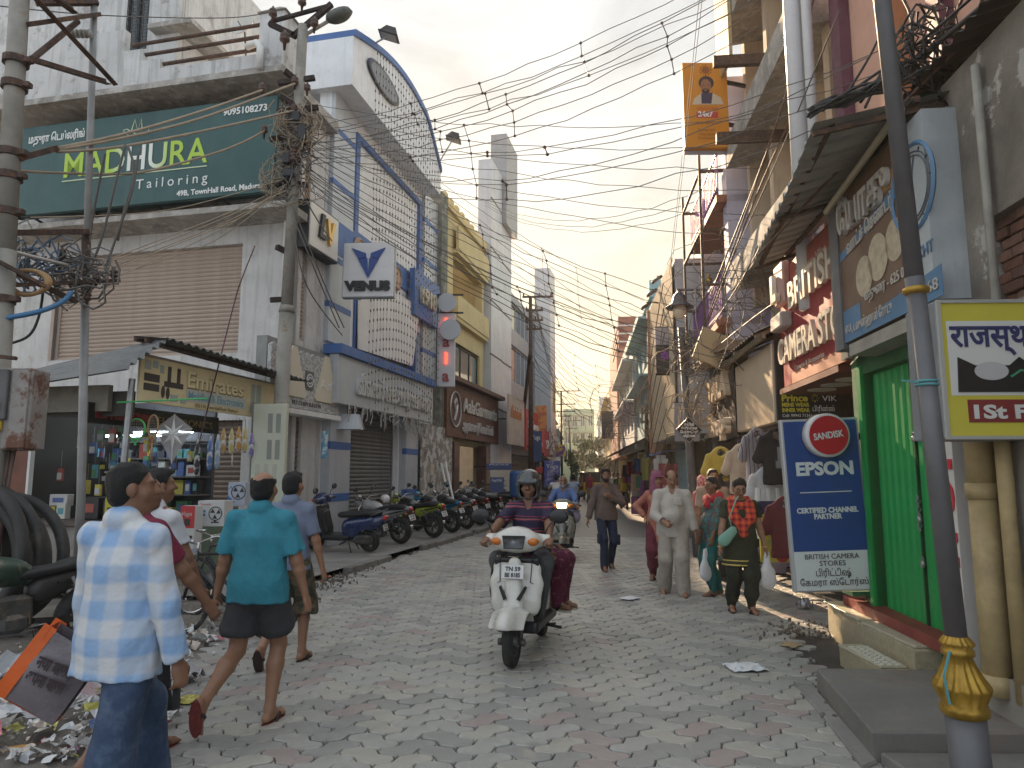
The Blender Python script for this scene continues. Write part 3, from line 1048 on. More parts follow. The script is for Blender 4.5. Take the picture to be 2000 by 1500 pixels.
# ================================================================ the blue and white building
m_acp=M('silver grey cladding',(.48,.51,.54),.42,.15,var=.1,scale=1.1,stain=.35,stain_col=(.25,.25,.25),streak=.35)
m_acpd=M('grey cladding',(.27,.285,.30),.45,.15,var=.12,stain=.35,streak=.3)
m_blue=M('blue band',(.06,.14,.36),.5,var=.12,stain=.2,stain_col=(.1,.15,.3))
m_wall_w=M('white cladding',(.74,.765,.79),.5,var=.08,stain=.35,stain_col=(.35,.35,.34),streak=.4)
def blue_building():
 b=building('blue_building','blue and white clad shop building with an arched roofline and a grey roller shutter',FL)
 at=lambda x,y,o=0:FL.at(x,y,o)
 L0,L1=-.55,6.9
 walls(b,L0,L1,.1,10.7,0,.3,[(.55,4.0,.1,3.3),(.9,5.6,4.6,6.0),(.75,5.4,7.6,10.2)],m_wall_w)
 pbox(b,'storey_block',m_wall_w,L0,L1,.9,3.4,.1,10.6)
 for x0,x1 in((.5,4.05),):
  pbox(b,'lobby_wall',m_acpd,x0-.02,x1+.02,.85,.9,.1,3.4)
 sh=shutter(b,.6,3.95,.12,3.3,.2,M('grey shutter',(.2,.195,.19),.55,.3,var=.2,scale=3,stain=.45),.1)
 for a,c in((-.5,.5),(4.05,5.0)):
  pbox(b,'pillar',m_acp,a,c,-.22,.0,.1,3.3)
  for z in(1.05,2.2):
   pbox(b,'blue_band',m_blue,a-.006,c+.006,-.228,-.1,z,z+.17)
 for a,c in((-.55,.55),(5.6,6.85)):
  pbox(b,'upper_pillar',m_acp,a,c,-.1,-.002,4.62,10.6)
  for z in(5.4,6.5,8.3,9.6):
   pbox(b,'blue_band',m_blue,a-.006,c+.006,-.108,-.003,z,z+.14)
  pbox(b,'blue_band',m_blue,a-.006,c+.006,-.112,-.004,7.05-.35,7.5)
 pbox(b,'blue_band',m_blue,.55,5.6,-.06,-.003,7.0,7.6)
 wp=M('washed out poster',(.72,.73,.73),.6,var=.12,scale=1.6,mottle=(.5,.48,.45),mscale=6,mth=(.55,.7))
 pbox(b,'poster_panel',wp,.95,5.3,.05,.12,7.65,10.05)
 fr=MB()
 for q in((.75,.95,7.5,10.2),(5.3,5.5,7.5,10.2)):
  fr.box(q[0],q[1],-.05,.1,q[2],q[3])
 fr.box(.95,5.3,-.05,.1,7.5,7.65)
 fr.box(.95,5.3,-.05,.1,10.05,10.2)
 fr.build('panel_frame',m_blue,b)
 w=MB()
 w.add([(1.0,-.1,4.7),(4.3,-.28,4.75),(5.0,-.22,6.7),(1.0,-.05,6.6)],[(0,1,2,3)])
 w.add([(1.0,-.08,4.7),(4.3,-.26,4.75),(5.0,-.2,6.7),(1.0,-.03,6.6)],[(3,2,1,0)])
 w.build('torn_flex_sheet',M('torn white flex',(.66,.65,.63),.5,var=.12,scale=2),b)
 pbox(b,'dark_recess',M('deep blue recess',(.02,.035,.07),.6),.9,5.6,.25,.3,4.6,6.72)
 fr=MB()
 for x in(.9,5.1):
  fr.box(x,x+.12,-.04,.2,4.6,6.7)
 fr.build('panel_frame',m_blue,b)
 pts=[]
 zc=lambda u:11.75+.75*math.sin(math.pi*min(1,u*.95))-.7*max(0,u-.8)/.2
 n=18
 X0,X1=-.75,5.6
 top=[(X1+(X0-X1)*i/n,zc(1-i/n)+0.0)for i in range(n+1)]
 m=MB()
 m.prism([(X0,10.55),(X1,10.45)]+top,-.6,.9)
 m.build('crown_box',m_wall_w,b)
 rim=MB()
 for i in range(n):
  a,c=top[i],top[i+1]
  rim.add([(a[0],-.66,a[1]+.003),(c[0],-.66,c[1]+.003),(c[0],1.0,c[1]+.003),(a[0],1.0,a[1]+.003),(a[0],-.66,a[1]+.16),(c[0],-.66,c[1]+.16),(c[0],1.0,c[1]+.16),(a[0],1.0,a[1]+.16)],[(3,2,1,0),(4,5,6,7),(0,1,5,4),(2,3,7,6),(0,4,7,3),(1,2,6,5)])
 rim.build('roof_rim',m_blue,b)
 o=MB()
 o.smooth=True
 o.lathe([(.62,0),(.66,.03),(.66,.06),(.58,.06)],28,Matrix.Translation((.95,-.6,11.55))@Matrix.Rotation(R(90),4,'X')@Matrix.Diagonal((1.5,.5,1,1)))
 o.build('oval_emblem',M('oval rim',(.06,.065,.08),.4,.5),b)
 o=MB()
 o.lathe([(.55,.02),(.55,.065)],24,Matrix.Translation((.95,-.6,11.55))@Matrix.Rotation(R(90),4,'X')@Matrix.Diagonal((1.5,.5,1,1)))
 o.build('oval_plate',M('oval plate',(.22,.23,.25),.4,.3),b)
 for k in range(26):
  s_=MB()
  x=.3+k*.2
  z_top=zc(min(1,(x+.75)/6.35))-.05
  z,p=z_top,[]
  while z>3.2-.5*rnd.random():
   p.append((x+rnd.uniform(-.02,.02),-.72+.012*math.sin(z*3+k)+(0 if z>10.2 else .0),z))
   z-=.5
  s_.tube(p,.004,3,False)
  for i in range(len(p)-1):
   for tt in(.2,.7):
    q=Vector(p[i]).lerp(Vector(p[i+1]),tt)
    s_.box(q.x-.012,q.x+.012,q.y-.012,q.y+.012,q.z-.03,q.z+.03)
  s_.build('light_string',M('dull bulb string',(.16,.14,.12),.6),b)
 return b
blue_building()
def blue_signs():
 f=Frame(tuple(FL.w(0,0,0).xy),(1,-.12))
 a=D(668,580,15.6)
 c=D(771,475,15.6)
 t=thing('box_sign','square white projecting box sign with a dark blue bird emblem and black lettering','sign',loc=(a.x,15.6,a.z),rz=-.04)
 w,h=c.x-a.x,c.z-a.z
 pbox(t,'box',M('white acrylic',(.68,.69,.7),.35,var=.05,stain=.15,stain_col=(.4,.4,.4)),0,w,0,.22,0,h,.015)
 pbox(t,'edge_frame',m_acpd,-.012,w+.012,.03,.19,-.012,h+.012)
 wing=[[(.17,.9),(.45,.8),(.46,.72),(.3,.7)],[(.83,.9),(.55,.8),(.54,.72),(.7,.7)],[(.3,.69),(.48,.71),(.5,.34)],[(.7,.69),(.52,.71),(.5,.34)]]
 e=MB()
 for p in wing:
  p=[(q[0]*w,q[1]*h)for q in p]
  ar=sum(p[i][0]*p[(i+1)%len(p)][1]-p[(i+1)%len(p)][0]*p[i][1]for i in range(len(p)))
  e.prism(p if ar>0 else p[::-1],-.04,-.002)
 e.build('bird_emblem',M('royal blue',(.03,.07,.27),.4),t)
 text(t,'VENUS',.04*w,-.03,.12*h,.28,m_black,.025,width=.9*w,bold=.022)
 ar=MB()
 ar.bar((w*.3,.1,h-.1),(w*.3-.1,.6,h-.1),.05,.05)
 ar.bar((w*.3,.1,.1),(w*.3-.1,.6,.1),.05,.05)
 ar.build('bracket',m_dark,t)
 t=thing('fascia_sign','grey fascia over the shutter with raised silver Tamil letters','signboard',Mx=FL.M)
 pbox(t,'fascia',m_acp,-.7,5.6,-.45,-.24,3.2,4.28)
 pbox(t,'blue_canopy',m_blue,-.75,5.65,-.55,-.1,4.29,4.5)
 text(t,'வீனஸ் எலக்ட்ரானிக்ஸ்',.2,-.49,3.5,.6,M('brushed letters',(.6,.6,.59),.35,.3),.035,width=5.2,bold=.02)
 fr=MB()
 q=np.random.RandomState(8)
 for i in range(60):
  x=-.2+5.7*q.rand()
  z=3.22
  l=.12+.4*q.rand()
  fr.tube([(x,-.46,z),(x+.05*q.normal(),-.46+.03*q.normal(),z-l*.5),(x+.1*q.normal(),-.46,z-l)],.012,4)
 fr.build('hanging_fringe',M('fringe',(.4,.39,.37),.8),t)
 t=thing('raised_letter_sign','round bronze emblem and raised cream letters on the upper blue band','sign',Mx=FL.M)
 m=MB()
 m.lathe([(.36,0),(.38,.04),(.3,.1),(.28,.08)],20,Matrix.Translation((.95,-.07,7.12))@Matrix.Rotation(R(90),4,'X'))
 m.build('round_emblem',M('bronze',(.3,.2,.15),.4,.5),t)
 text(t,'LG',1.75,-.12,6.88,.6,M('cream letters',(.55,.5,.38),.5),.05,bold=.02)
 m=MB()
 m.lathe([(.36,0),(.38,.04),(.3,.1),(.28,.08)],20,Matrix.Translation((3.3,-.07,7.12))@Matrix.Rotation(R(90),4,'X'))
 m.build('round_emblem',M('bronze',(.3,.2,.15),.4,.5),t)
 t=thing('year_sign','raised pale letters on the small blue panel at the far end','sign',Mx=FL.M)
 pbox(t,'panel',m_blue,4.3,6.6,-.3,-.12,6.3,7.7)
 text(t,'1918',4.7,-.36,6.75,.7,M('cream letters',(.55,.5,.38),.5),.05,bold=.02,width=1.3)
 for k,(px_,py_,x,z)in enumerate(((760,70,.3,12.2),(886,272,5.5,11.5))):
  w0=FL.w(x,-.6,z)
  end=D(px_,py_,w0.y-.1)
  t=thing('floodlight',['grey floodlight on a long arm over the blue roof rim','grey floodlight on a short arm at the far end of the blue arch'][k],'floodlight',loc=w0,group='floodlights on the blue building')
  v=end-w0
  a=MB()
  a.tube([(0,0,0),(v.x*.95,v.y,v.z)],.022,6)
  a.build('arm',m_galv,t)
  h=MB()
  X=Matrix.Translation(v)@Matrix.Rotation(R(18),4,'Y')
  h.add([(-.22,-.16,0),(.22,-.16,0),(.22,.16,0),(-.22,.16,0),(-.12,-.1,.2),(.12,-.1,.2),(.12,.1,.2),(-.12,.1,.2)],[(3,2,1,0),(4,5,6,7),(0,1,5,4),(1,2,6,5),(2,3,7,6),(3,0,4,7)],X)
  h.rbox(-.25,.25,-.19,.19,-.03,.0,.008,X)
  h.build('lamp_head',m_dark,t)
  g=MB()
  g.box(-.2,.2,-.14,.14,-.036,-.031,X)
  g.build('lens',M('lamp glass',(.3,.3,.3),.15),t)
 t=thing('canopy_lamp','dusty metal lamp hood hanging under the grey fascia','lamp',loc=FL.w(.0,-.4,3.0))
 a=MB()
 a.add([(-.3,-.22,-.35),(.3,-.22,-.35),(.3,.2,-.35),(-.3,.2,-.35),(-.22,-.05,0),(.22,-.05,0),(.22,.15,0),(-.22,.15,0)],[(3,2,1,0),(4,5,6,7),(0,1,5,4),(1,2,6,5),(2,3,7,6),(3,0,4,7)])
 a.build('hood',m_acp,t)
 a=MB()
 a.box(-.04,.04,-.02,.04,0,.25)
 a.build('stem',m_dark,t)
blue_signs()
# ================================================================ the electronics stall at the corner
ST=Frame((-5.17,9.5),(.226,1))
SF=Frame((-5.17,9.5),(.9754,-.2204))
m_board=M('yellowed board',(.70,.61,.36),.55,var=.15,scale=1.6,stain=.25,stain_col=(.3,.26,.17))
def corrugated(fn,n,m_,amp,b=None,two=True):
 """sheet over fn(u,v) with n waves along u"""
 g=MB()
 g.smooth=True
 nu=n*6
 def P(u,v):
  p,nn=Vector(fn(u,v)),None
  e=1e-3
  du,dv=Vector(fn(u+e,v))-p,Vector(fn(u,v+e))-p
  nn=du.cross(dv).normalized()
  return p+nn*amp*math.sin(u*n*2*math.pi)
 g.grid(P,nu,m_)
 return g
def stall():
 t=thing('electronics_stall','corner electronics stall with a corrugated sheet roof and an open lit shop front','stall',Mx=ST.M)
 Mi=ST.M.inverted()@SF.M
 L_=3.1
 def S(name,mat,x0,x1,y0,y1,z0,z1,bev=0):
  m=MB()
  m.rbox(x0,x1,y0,y1,z0,z1,bev)if bev else m.box(x0,x1,y0,y1,z0,z1)
  return m.build(name,mat,t)
 def F(name,mat,x0,x1,y0,y1,z0,z1):
  o=S(name,mat,x0,x1,y0,y1,z0,z1)
  o.matrix_local=Mi
  return o
 grn=M('pale green painted brick',(.20,.27,.19),.85,var=.2,stain=.5)
 S('counter',grn,1.2,3.0,.1,.5,.1,.85)
 F('front_counter',M('counter laminate',(.27,.25,.23),.7,var=.25,stain=.6),-1.6,-.3,-.05,.35,.1,.95)
 F('counter_top',M('counter edge',(.11,.085,.075),.6,var=.3),-2.2,.05,-.1,.5,.96,1.02)
 F('wood_panel',M('red brown panel',(.16,.05,.028),.5,var=.3,scale=4,bump=.1),-2.0,-1.64,.02,.07,1.03,2.42)
 F('panel_edge',m_white,-1.64,-1.6,.0,.07,1.03,2.42)
 F('side_wall',M('dark board',(.04,.035,.03),.8),-2.3,-2.2,.1,2.6,.1,2.9)
 F('inner_wall',M('shop back',(.10,.10,.11),.8,var=.3),-2.2,-.5,2.5,2.56,.1,2.9)
 F('lintel',M('dark lintel',(.06,.055,.05),.8,var=.3),-2.3,-.02,.0,.08,2.44,2.78)
 F('lintel_board',M('grime board',(.23,.21,.17),.8,var=.3,stain=.6),-2.3,-.3,-.1,-.02,2.5,2.86)
 m=MB()
 m.tube([(-.05,.08,.0),(.03,.05,2.95)],.045,8)
 m.build('post',m_galv,t)
 z0,z1=2.64,3.28
 bd=S('name_board',m_board,.05,L_+.35,-.06,-.01,z0,z1,.008)
 S('board_trim',m_galv,.03,L_+.37,-.05,.02,z1+.003,z1+.035)
 em=M('raised cream letters',(.75,.66,.40),.5,stain=.2)
 sh=M('letter shadow brown',(.25,.2,.11),.6)
 text(t,'Emirates',1.02,-.066,z0+.30,.34,sh,.002,width=1.42,bold=.012)
 text(t,'Emirates',1.0,-.074,z0+.315,.34,em,.004,width=1.42,bold=.006)
 pl=S('name_plate',M('pale grey plate',(.48,.5,.46),.6),1.0,2.5,-.067,-.062,z0+.1,z0+.285)
 text(t,'Mobiles & Electronics',1.04,-.071,z0+.135,.17,M('sky lettering',(.2,.36,.42),.5),.002,width=1.4,bold=.004)
 text(t,'25/2 F10, Town Hall Road, Madurai-1',1.2,-.07,z0+.03,.075,M('brown print',(.2,.14,.07),.6),.002,width=1.1)
 k=M('print black',(.05,.045,.04),.6)
 g=MB()
 for x,z,w,h in((.12,.3,.3,.11),(.12,.17,.3,.1)):
  g.box(x,x+w,-.066,-.061,z0+z,z0+z+h)
 for x in(.58,.78):
  g.box(x,x+.07,-.066,-.061,z0+.28,z0+.56)
 g.box(.52,.92,-.067,-.061,z0+.26,z0+.34)
 for x,z in((.5,.18),(.6,.17)):
  g.add([(x+.04*math.cos(a),-.066,z0+z+.09*math.sin(a))for a in np.linspace(0,6.1,14)],[tuple(range(14))])
 g.build('printed_goods',k,t)
 g=MB()
 for x,z,w,h,c in((.12,.46,.12,.13,0),(.28,.5,.1,.1,0),(.42,.44,.08,.12,0),(2.66,.06,.12,.5,0),(2.82,.05,.14,.52,0),(.66,.06,.16,.1,0),(.88,.05,.12,.08,0)):
  g.box(x,x+w,-.065,-.061,z0+z,z0+z+h)
 g.build('printed_appliances',M('print grey green',(.35,.4,.36),.6),t)
 st=S('inner_sign',M('black strip',(.02,.02,.018),.7),-.2,2.6,.5,.54,2.34,2.62)
 text(t,'Emirates',-.1,.48,2.42,.22,M('dull red letters',(.22,.03,.03),.6),.01,width=1.1,bold=.01)
 text(t,'ELECTRONICS',1.1,.48,2.41,.16,M('dull gold letters',(.2,.15,.06),.6),.006,width=1.3)
 m_sh=M('roof sheet',(.2,.205,.205),.5,.5,var=.2,mottle=(.16,.12,.09),mscale=3,mth=(.58,.75))
 g=corrugated(lambda u,v:(.05+u*(L_+.85),.1-v*.55,3.56-.06*v-.1*u),24,3,.022)
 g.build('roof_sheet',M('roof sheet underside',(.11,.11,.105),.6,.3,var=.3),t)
 g=corrugated(lambda u,v:(-2.5+v*2.9,.15-u*.75,(3.02+.5*v)*(1-u)+(2.68+.3*v)*u),6,2,.032)
 o=g.build('front_roof_sheet',m_sh,t)
 o.matrix_local=Mi
 r=MB()
 r.bar((.0,-.15,3.48),(L_+.5,-.15,3.42),.05,.05)
 r.bar((0,.02,3.5),(L_+.5,.02,3.44),.05,.05)
 r.build('rafter',m_rust,t)
 lamp=M('fluorescent tube',(.8,.85,.9),.4,emit=(.75,.9,1.0,9.0))
 for z,y in((2.36,2.2),(2.26,1.5)):
  m=MB()
  m.tube([(-1.85,y,z),(-.7,y,z)],.02,6)
  o=m.build('tube_light',lamp,t)
  o.matrix_local=Mi
 return t,Mi
STALL,STMi=stall()
def stall_goods():
 """shelves full of small boxed goods, and the things hanging and stacked outside"""
 q=np.random.RandomState(11)
 fr=ST.M@STMi
 cols=[(.5,.5,.5),(.08,.13,.3),(.02,.02,.02),(.35,.08,.06),(.55,.55,.5),(.1,.3,.35),(.5,.42,.08),(.05,.05,.06),(.1,.25,.12),(.3,.3,.34)]
 pm=[M('carton %d'%i,c,.5,var=.1)for i,c in enumerate(cols)]
 sh=thing('goods_shelf','back shelf crammed with small boxed electronics inside the stall','shelf',Mx=fr)
 for z in(1.0,1.32,1.62,1.92,2.2):
  pbox(sh,'shelf_board',M('shelf board',(.12,.11,.1),.7),-2.1,-.5,2.05,2.45,z-.025,z)
 n=0
 names=['white','blue','black','red','grey','teal','yellow','charcoal','green','silver']
 for zi,z in enumerate((1.0,1.32,1.62,1.92)):
  x=-2.05
  while x<-.62:
   w,h=.08+.14*q.rand(),.1+.16*q.rand()
   ci=q.randint(len(cols))
   m=MB()
   m.box(0,w,0,.12,0,h)
   if q.rand()<.6:
    m.mat=1
    m.box(w*.2,w*.8,-.004,.0,h*.25,h*.75)
   o=put('goods_box',m.mesh('goods_box',[pm[ci],pm[(ci+3)%10]]),None,Mx=fr@Matrix.Translation((x,2.07+.1*q.rand(),z)))
   tag(o,'small %s box packed on the %s stall shelf'%(names[ci],('lowest','second','third','top')[zi]),'box','boxed goods on the stall shelves')
   x+=w+.01+.04*q.rand()
   n+=1
 for i,(x,y,z,w,d,h,c,lab)in enumerate(((-1.5,.2,1.03,.17,.1,.17,6,'yellow cable box on the stall counter'),(-1.3,.2,1.03,.15,.1,.22,4,'pale box with two dark rings on the stall counter'),(-1.45,.22,1.21,.3,.12,.16,0,'white socket box stacked on the stall counter'),(-1.05,.3,1.03,.35,.25,.3,2,'black pile of goods on the stall counter'),(-.62,.3,1.03,.28,.25,.26,7,'charcoal goods carton on the stall counter'))):
  m=MB()
  m.rbox(x,x+w,y,y+d,z,z+h,.006)
  m.mat=1
  m.box(x+w*.2,x+w*.8,y-.004,y-.0005,z+h*.3,z+h*.7)
  o=put('goods_box',m.mesh('goods_box',[pm[c],pm[(c+1)%10]]),None,Mx=fr)
  tag(o,lab,'box')
 for i in range(46):
  x,z,y=-2.0+2.0*q.rand(),1.5+.85*q.rand(),.5+1.3*q.rand()
  w,h=.07+.06*q.rand(),.12+.1*q.rand()
  m=MB()
  m.box(-w/2,w/2,0,.03,-h,0)
  m.mat=1
  m.box(-w/2+.01,w/2-.01,-.012,-.0005,-h+.02,-h*.35)
  m.tube([(0,.015,0),(0,.015,.25)],.002,3)
  ci=q.randint(10)
  o=put('blister_pack',m.mesh('blister_pack',[pm[ci],pm[q.randint(10)]]),None,Mx=fr@Matrix.Translation((x,y,z)))
  tag(o,'small %s blister pack hanging inside the lit stall'%names[ci],'package','blister packs hanging in the stall')
 def racket(name,label,px_,py_,Y,c,oval,hl,hc):
  w=D(px_,py_,Y)
  t=thing(name,label,'racket',loc=w,group='rackets hanging from the stall')
  m=MB()
  m.smooth=True
  n=22
  a,b=oval
  m.tube([(a*math.cos(k*2*math.pi/n),0,b*math.sin(k*2*math.pi/n))for k in range(n+1)],.013,6,False)
  m.build('rim',c,t)
  s_=MB()
  for k in range(-3,4):
   x=a*k/4
   zz=b*math.sqrt(1-(x/a)**2)
   s_.tube([(x,0,-zz),(x,0,zz)],.0025,3)
   z=b*k/4
   xx=a*math.sqrt(1-(z/b)**2)
   s_.tube([(-xx,0,z),(xx,0,z)],.0025,3)
  s_.build('string_bed',M('racket strings',(.3,.3,.25),.6),t)
  h=MB()
  h.smooth=True
  h.tube([(-a*.55,0,-b*.85),(0,0,-b-.07)],.011,6)
  h.tube([(a*.55,0,-b*.85),(0,0,-b-.07)],.011,6)
  h.tube([(0,0,-b-.05),(0,0,-b-.1)],.012,6)
  h.build('throat',c,t)
  h=MB()
  h.smooth=True
  h.tube([(0,0,-b-.09),(0,0,-b-.1-hl)],[.013,.018],8)
  h.build('handle',hc,t)
  h=MB()
  h.tube([(0,0,b),(0,.02,b+.12)],.003,4)
  h.build('hook',m_dark,t)
 racket('mosquito_racket','green electric mosquito racket hanging under the yellow stall board',266,838,9.75,M('bright green plastic',(.08,.5,.14),.4),(.125,.14),.14,m_black)
 racket('wooden_racket','pale wooden racket hanging beside the green one',299,832,9.9,M('pale wood',(.45,.3,.15),.5,var=.2),(.07,.155),.22,M('pale wood',(.45,.3,.15)))
 racket('white_racket','white racket hanging among the brush packs at the right of the stall',455,868,11.6,M('off white plastic',(.5,.48,.42),.5),(.06,.08),.18,M('off white plastic',(.5,.48,.42)))
 w=D(338,848,10.1)
 t=thing('star_kite','translucent diamond kite with a white eight pointed star hanging from the stall','kite',loc=w)
 s_=.27
 m=MB()
 m.add([(0,.012,.29),(s_,.012,.08),(0,.012,-.42),(-s_,.012,.08)],[(0,1,2,3)])
 m.build('sail',M('clear film',(.36,.34,.33),.35,alpha=.85),t)
 m=MB()
 st=[]
 for k in range(16):
  r=.25 if k%4==0 else(.2 if k%2==0 else .075)
  a=math.pi/2+k*math.pi/8
  st.append((r*math.cos(a),r*math.sin(a)*1.05))
 for k in range(0,16):
  a,c=st[k],st[(k+1)%16]
  m.add([(0,-.035,0),(a[0],.0,a[1]),(c[0],.0,c[1])],[(0,2,1)])
 m.build('star',M('white foil',(.72,.72,.70),.4),t)
 m=MB()
 for a in((0,.29),(s_,.08),(0,-.42),(-s_,.08)):
  m.tube([(0,.006,.05),(a[0],.006,a[1])],.005,4)
 m.build('spar',m_white,t)
 hang=((385,892,10.8),(410,885,11.0),(425,882,11.15),(436,862,11.25),(452,862,11.4),(466,858,11.55),(478,860,11.7),(491,870,11.85))
 nm=['slim black','blue','pale blue','orange tipped','yellow tipped','orange','yellow and black','violet']
 cc=[(.04,.04,.05),(.1,.2,.45),(.3,.4,.5),(.5,.3,.1),(.55,.45,.15),(.55,.25,.05),(.5,.4,.12),(.2,.15,.35)]
 for i,(px_,py_,Y)in enumerate(hang):
  w=D(px_,py_,Y)
  t=thing('brush_pack',nm[i]+' brush pack hanging in the row under the stall board','package',loc=w,group='brush packs hanging from the stall')
  h=.55 if i<3 else .42
  m=MB()
  m.smooth=True
  m.tube([(0,0,-h/2),(0,0,-h/2+.06),(0,0,h*.2),(0,0,h/2)],[.02,.045,.045,.012],8,squash=.5)
  m.build('pack',M('pack %d'%i,cc[i],.4,var=.3,scale=12,mottle=(.6,.6,.58),mscale=9,mth=(.5,.55)),t)
  m=MB()
  m.tube([(0,0,h/2),(0,0,h/2+.14)],.004,4)
  m.build('hook',m_dark,t)
 a,c=D(228,786,9.3),D(407,778,9.9)
 m=MB()
 m.tube([a,c],.012,6)
 tag(m.build('green_pole',M('bright green plastic',(.08,.5,.14))),'thin bright green plastic pole sticking out below the yellow board','pole')
 t=thing('printed_display','tall pale printed panel standing in front of the leaning utility pole','panel',Mx=Frame(tuple(D(490,900,12.0).xy),(1,-.05)).M)
 pbox(t,'panel_board',M('pale green board',(.55,.56,.45),.5,var=.06),0,.58,0,.12,.35,2.85,.01)
 pbox(t,'edge_frame',m_galv,-.02,0,-.01,.13,.3,2.88)
 g=MB()
 for r_ in range(2):
  for c_ in range(2):
   g.rbox(.27+c_*.14,.35+c_*.14,-.006,-.001,2.35-r_*.45,2.68-r_*.45,.001)
 g.build('printed_remotes',M('print grey',(.28,.29,.26),.6),t)
 g=MB()
 for r_ in range(2):
  for c_ in range(3):
   g.rbox(.08+c_*.15,.15+c_*.15,-.006,-.001,1.5-r_*.5+(.0 if c_ else .05),1.82-r_*.5,.001)
 g.build('printed_remotes',M('print pale',(.46,.47,.38),.6),t)
 def carton(label,px0,px1,py0,py1,Y,c,d,ry,body):
  a,e=D(px0,py1,Y),D(px1,py0,Y)
  t=thing('carton',label,'carton',loc=(a.x,Y,a.z),rz=ry)
  w,h=e.x-a.x,e.z-a.z
  m=MB()
  m.rbox(0,w,0,d,0,h,.004)
  m.build('box',c,t)
  body(t,w,h)
 wcard=M('white carton',(.58,.58,.57),.6,var=.06)
 blk=M('print black',(.05,.045,.04),.6)
 blue=M('print blue',(.06,.15,.4),.6)
 red=M('print red',(.5,.05,.05),.55)
 def fan(t,w,h,cx,cz,r,stand=True):
  g=MB()
  g.torus((cx,-.004,cz),r,r*.07,24,4)
  for k in range(3):
   a=k*2.1
   g.add([(cx+r*.12*math.cos(a),-.005,cz+r*.12*math.sin(a)),(cx+r*.85*math.cos(a),-.005,cz+r*.85*math.sin(a)),(cx+r*.85*math.cos(a+.9),-.005,cz+r*.85*math.sin(a+.9))],[(0,1,2)])
  if stand:
   g.bar((cx,-.004,cz-r),(cx,-.004,cz-r*1.25),r*.3,.004)
   g.box(cx-r*.6,cx+r*.6,-.006,-.001,cz-r*1.4,cz-r*1.22)
  g.build('printed_fan',blk,t)
 def b1(t,w,h):
  fan(t,w,h,w*.68,h*.5,h*.26)
  text(t,'Tornado',w*.1,-.003,h*.82,h*.13,red,.001,width=w*.4)
  g=MB()
  for i in range(2):
   for j in range(2):
    g.box(w*(.1+.12*i),w*(.18+.12*i),-.004,-.001,h*(.4+.14*j),h*(.5+.14*j))
  g.build('printed_icon',blue,t)
 def b2(t,w,h):
  fan(t,w,h,w*.62,h*.58,h*.3,False)
  text(t,'A',w*.08,-.003,h*.72,h*.2,blue,.001)
  g=MB()
  g.add([(0,-.004,h*.15),(w*.45,-.004,h*.15),(0,-.004,h*.45)],[(0,1,2)])
  g.build('printed_flash',blue,t)
 def b3(t,w,h):
  pbox(t,'red_panel',red,0,w,-.004,-.001,h*.55,h)
  text(t,'Vega',w*.1,-.007,h*.8,h*.12,wcard,.001,width=w*.7,shear=.3)
  g=MB()
  g.box(w*.5,w*.9,-.006,-.001,h*.34,h*.4)
  g.box(w*.3,w*.7,-.006,-.001,h*.6,h*.74)
  g.build('printed_goods',blk,t)
  text(t,'WING',w*.2,-.004,h*.06,h*.12,blue,.001)
 carton('white fan carton with a dark round fan printed on it, on the green counter',384,440,978,1028,10.6,wcard,.3,-.05,b1)
 carton('grey blue fan carton with a large letter A, beside the pale printed panel',444,480,942,988,11.2,M('grey blue carton',(.42,.46,.54),.6,var=.06),.25,-.05,b2)
 carton('tall carton with a red upper half showing a kitchen appliance',348,383,988,1085,10.2,wcard,.22,-.1,b3)
 carton('yellow carton with a black silhouette beside the shop counter',203,224,972,1010,9.3,M('yellow carton',(.5,.45,.05),.6),.1,0,lambda t,w,h:pbox(t,'printed_goods',blk,w*.3,w*.8,-.004,-.001,0,h*.5))
 w=G(405,1122)
 t=thing('stool','brown wooden stool in front of the green counter','stool',loc=w)
 wd=M('brown wood',(.2,.1,.05),.6,var=.3)
 m=MB()
 m.rbox(-.17,.17,-.17,.17,.5,.54,.01)
 m.build('seat',wd,t)
 for x in(-1,1):
  for y in(-1,1):
   m=MB()
   m.bar((x*.16,y*.16,0),(x*.12,y*.12,.5),.035,.035)
   m.build('leg',wd,t)
 m=MB()
 for y in(-1,1):
  m.bar((-.15,y*.15,.18),(.15,y*.15,.18),.025,.025)
 m.build('stretcher',wd,t)
stall_goods()
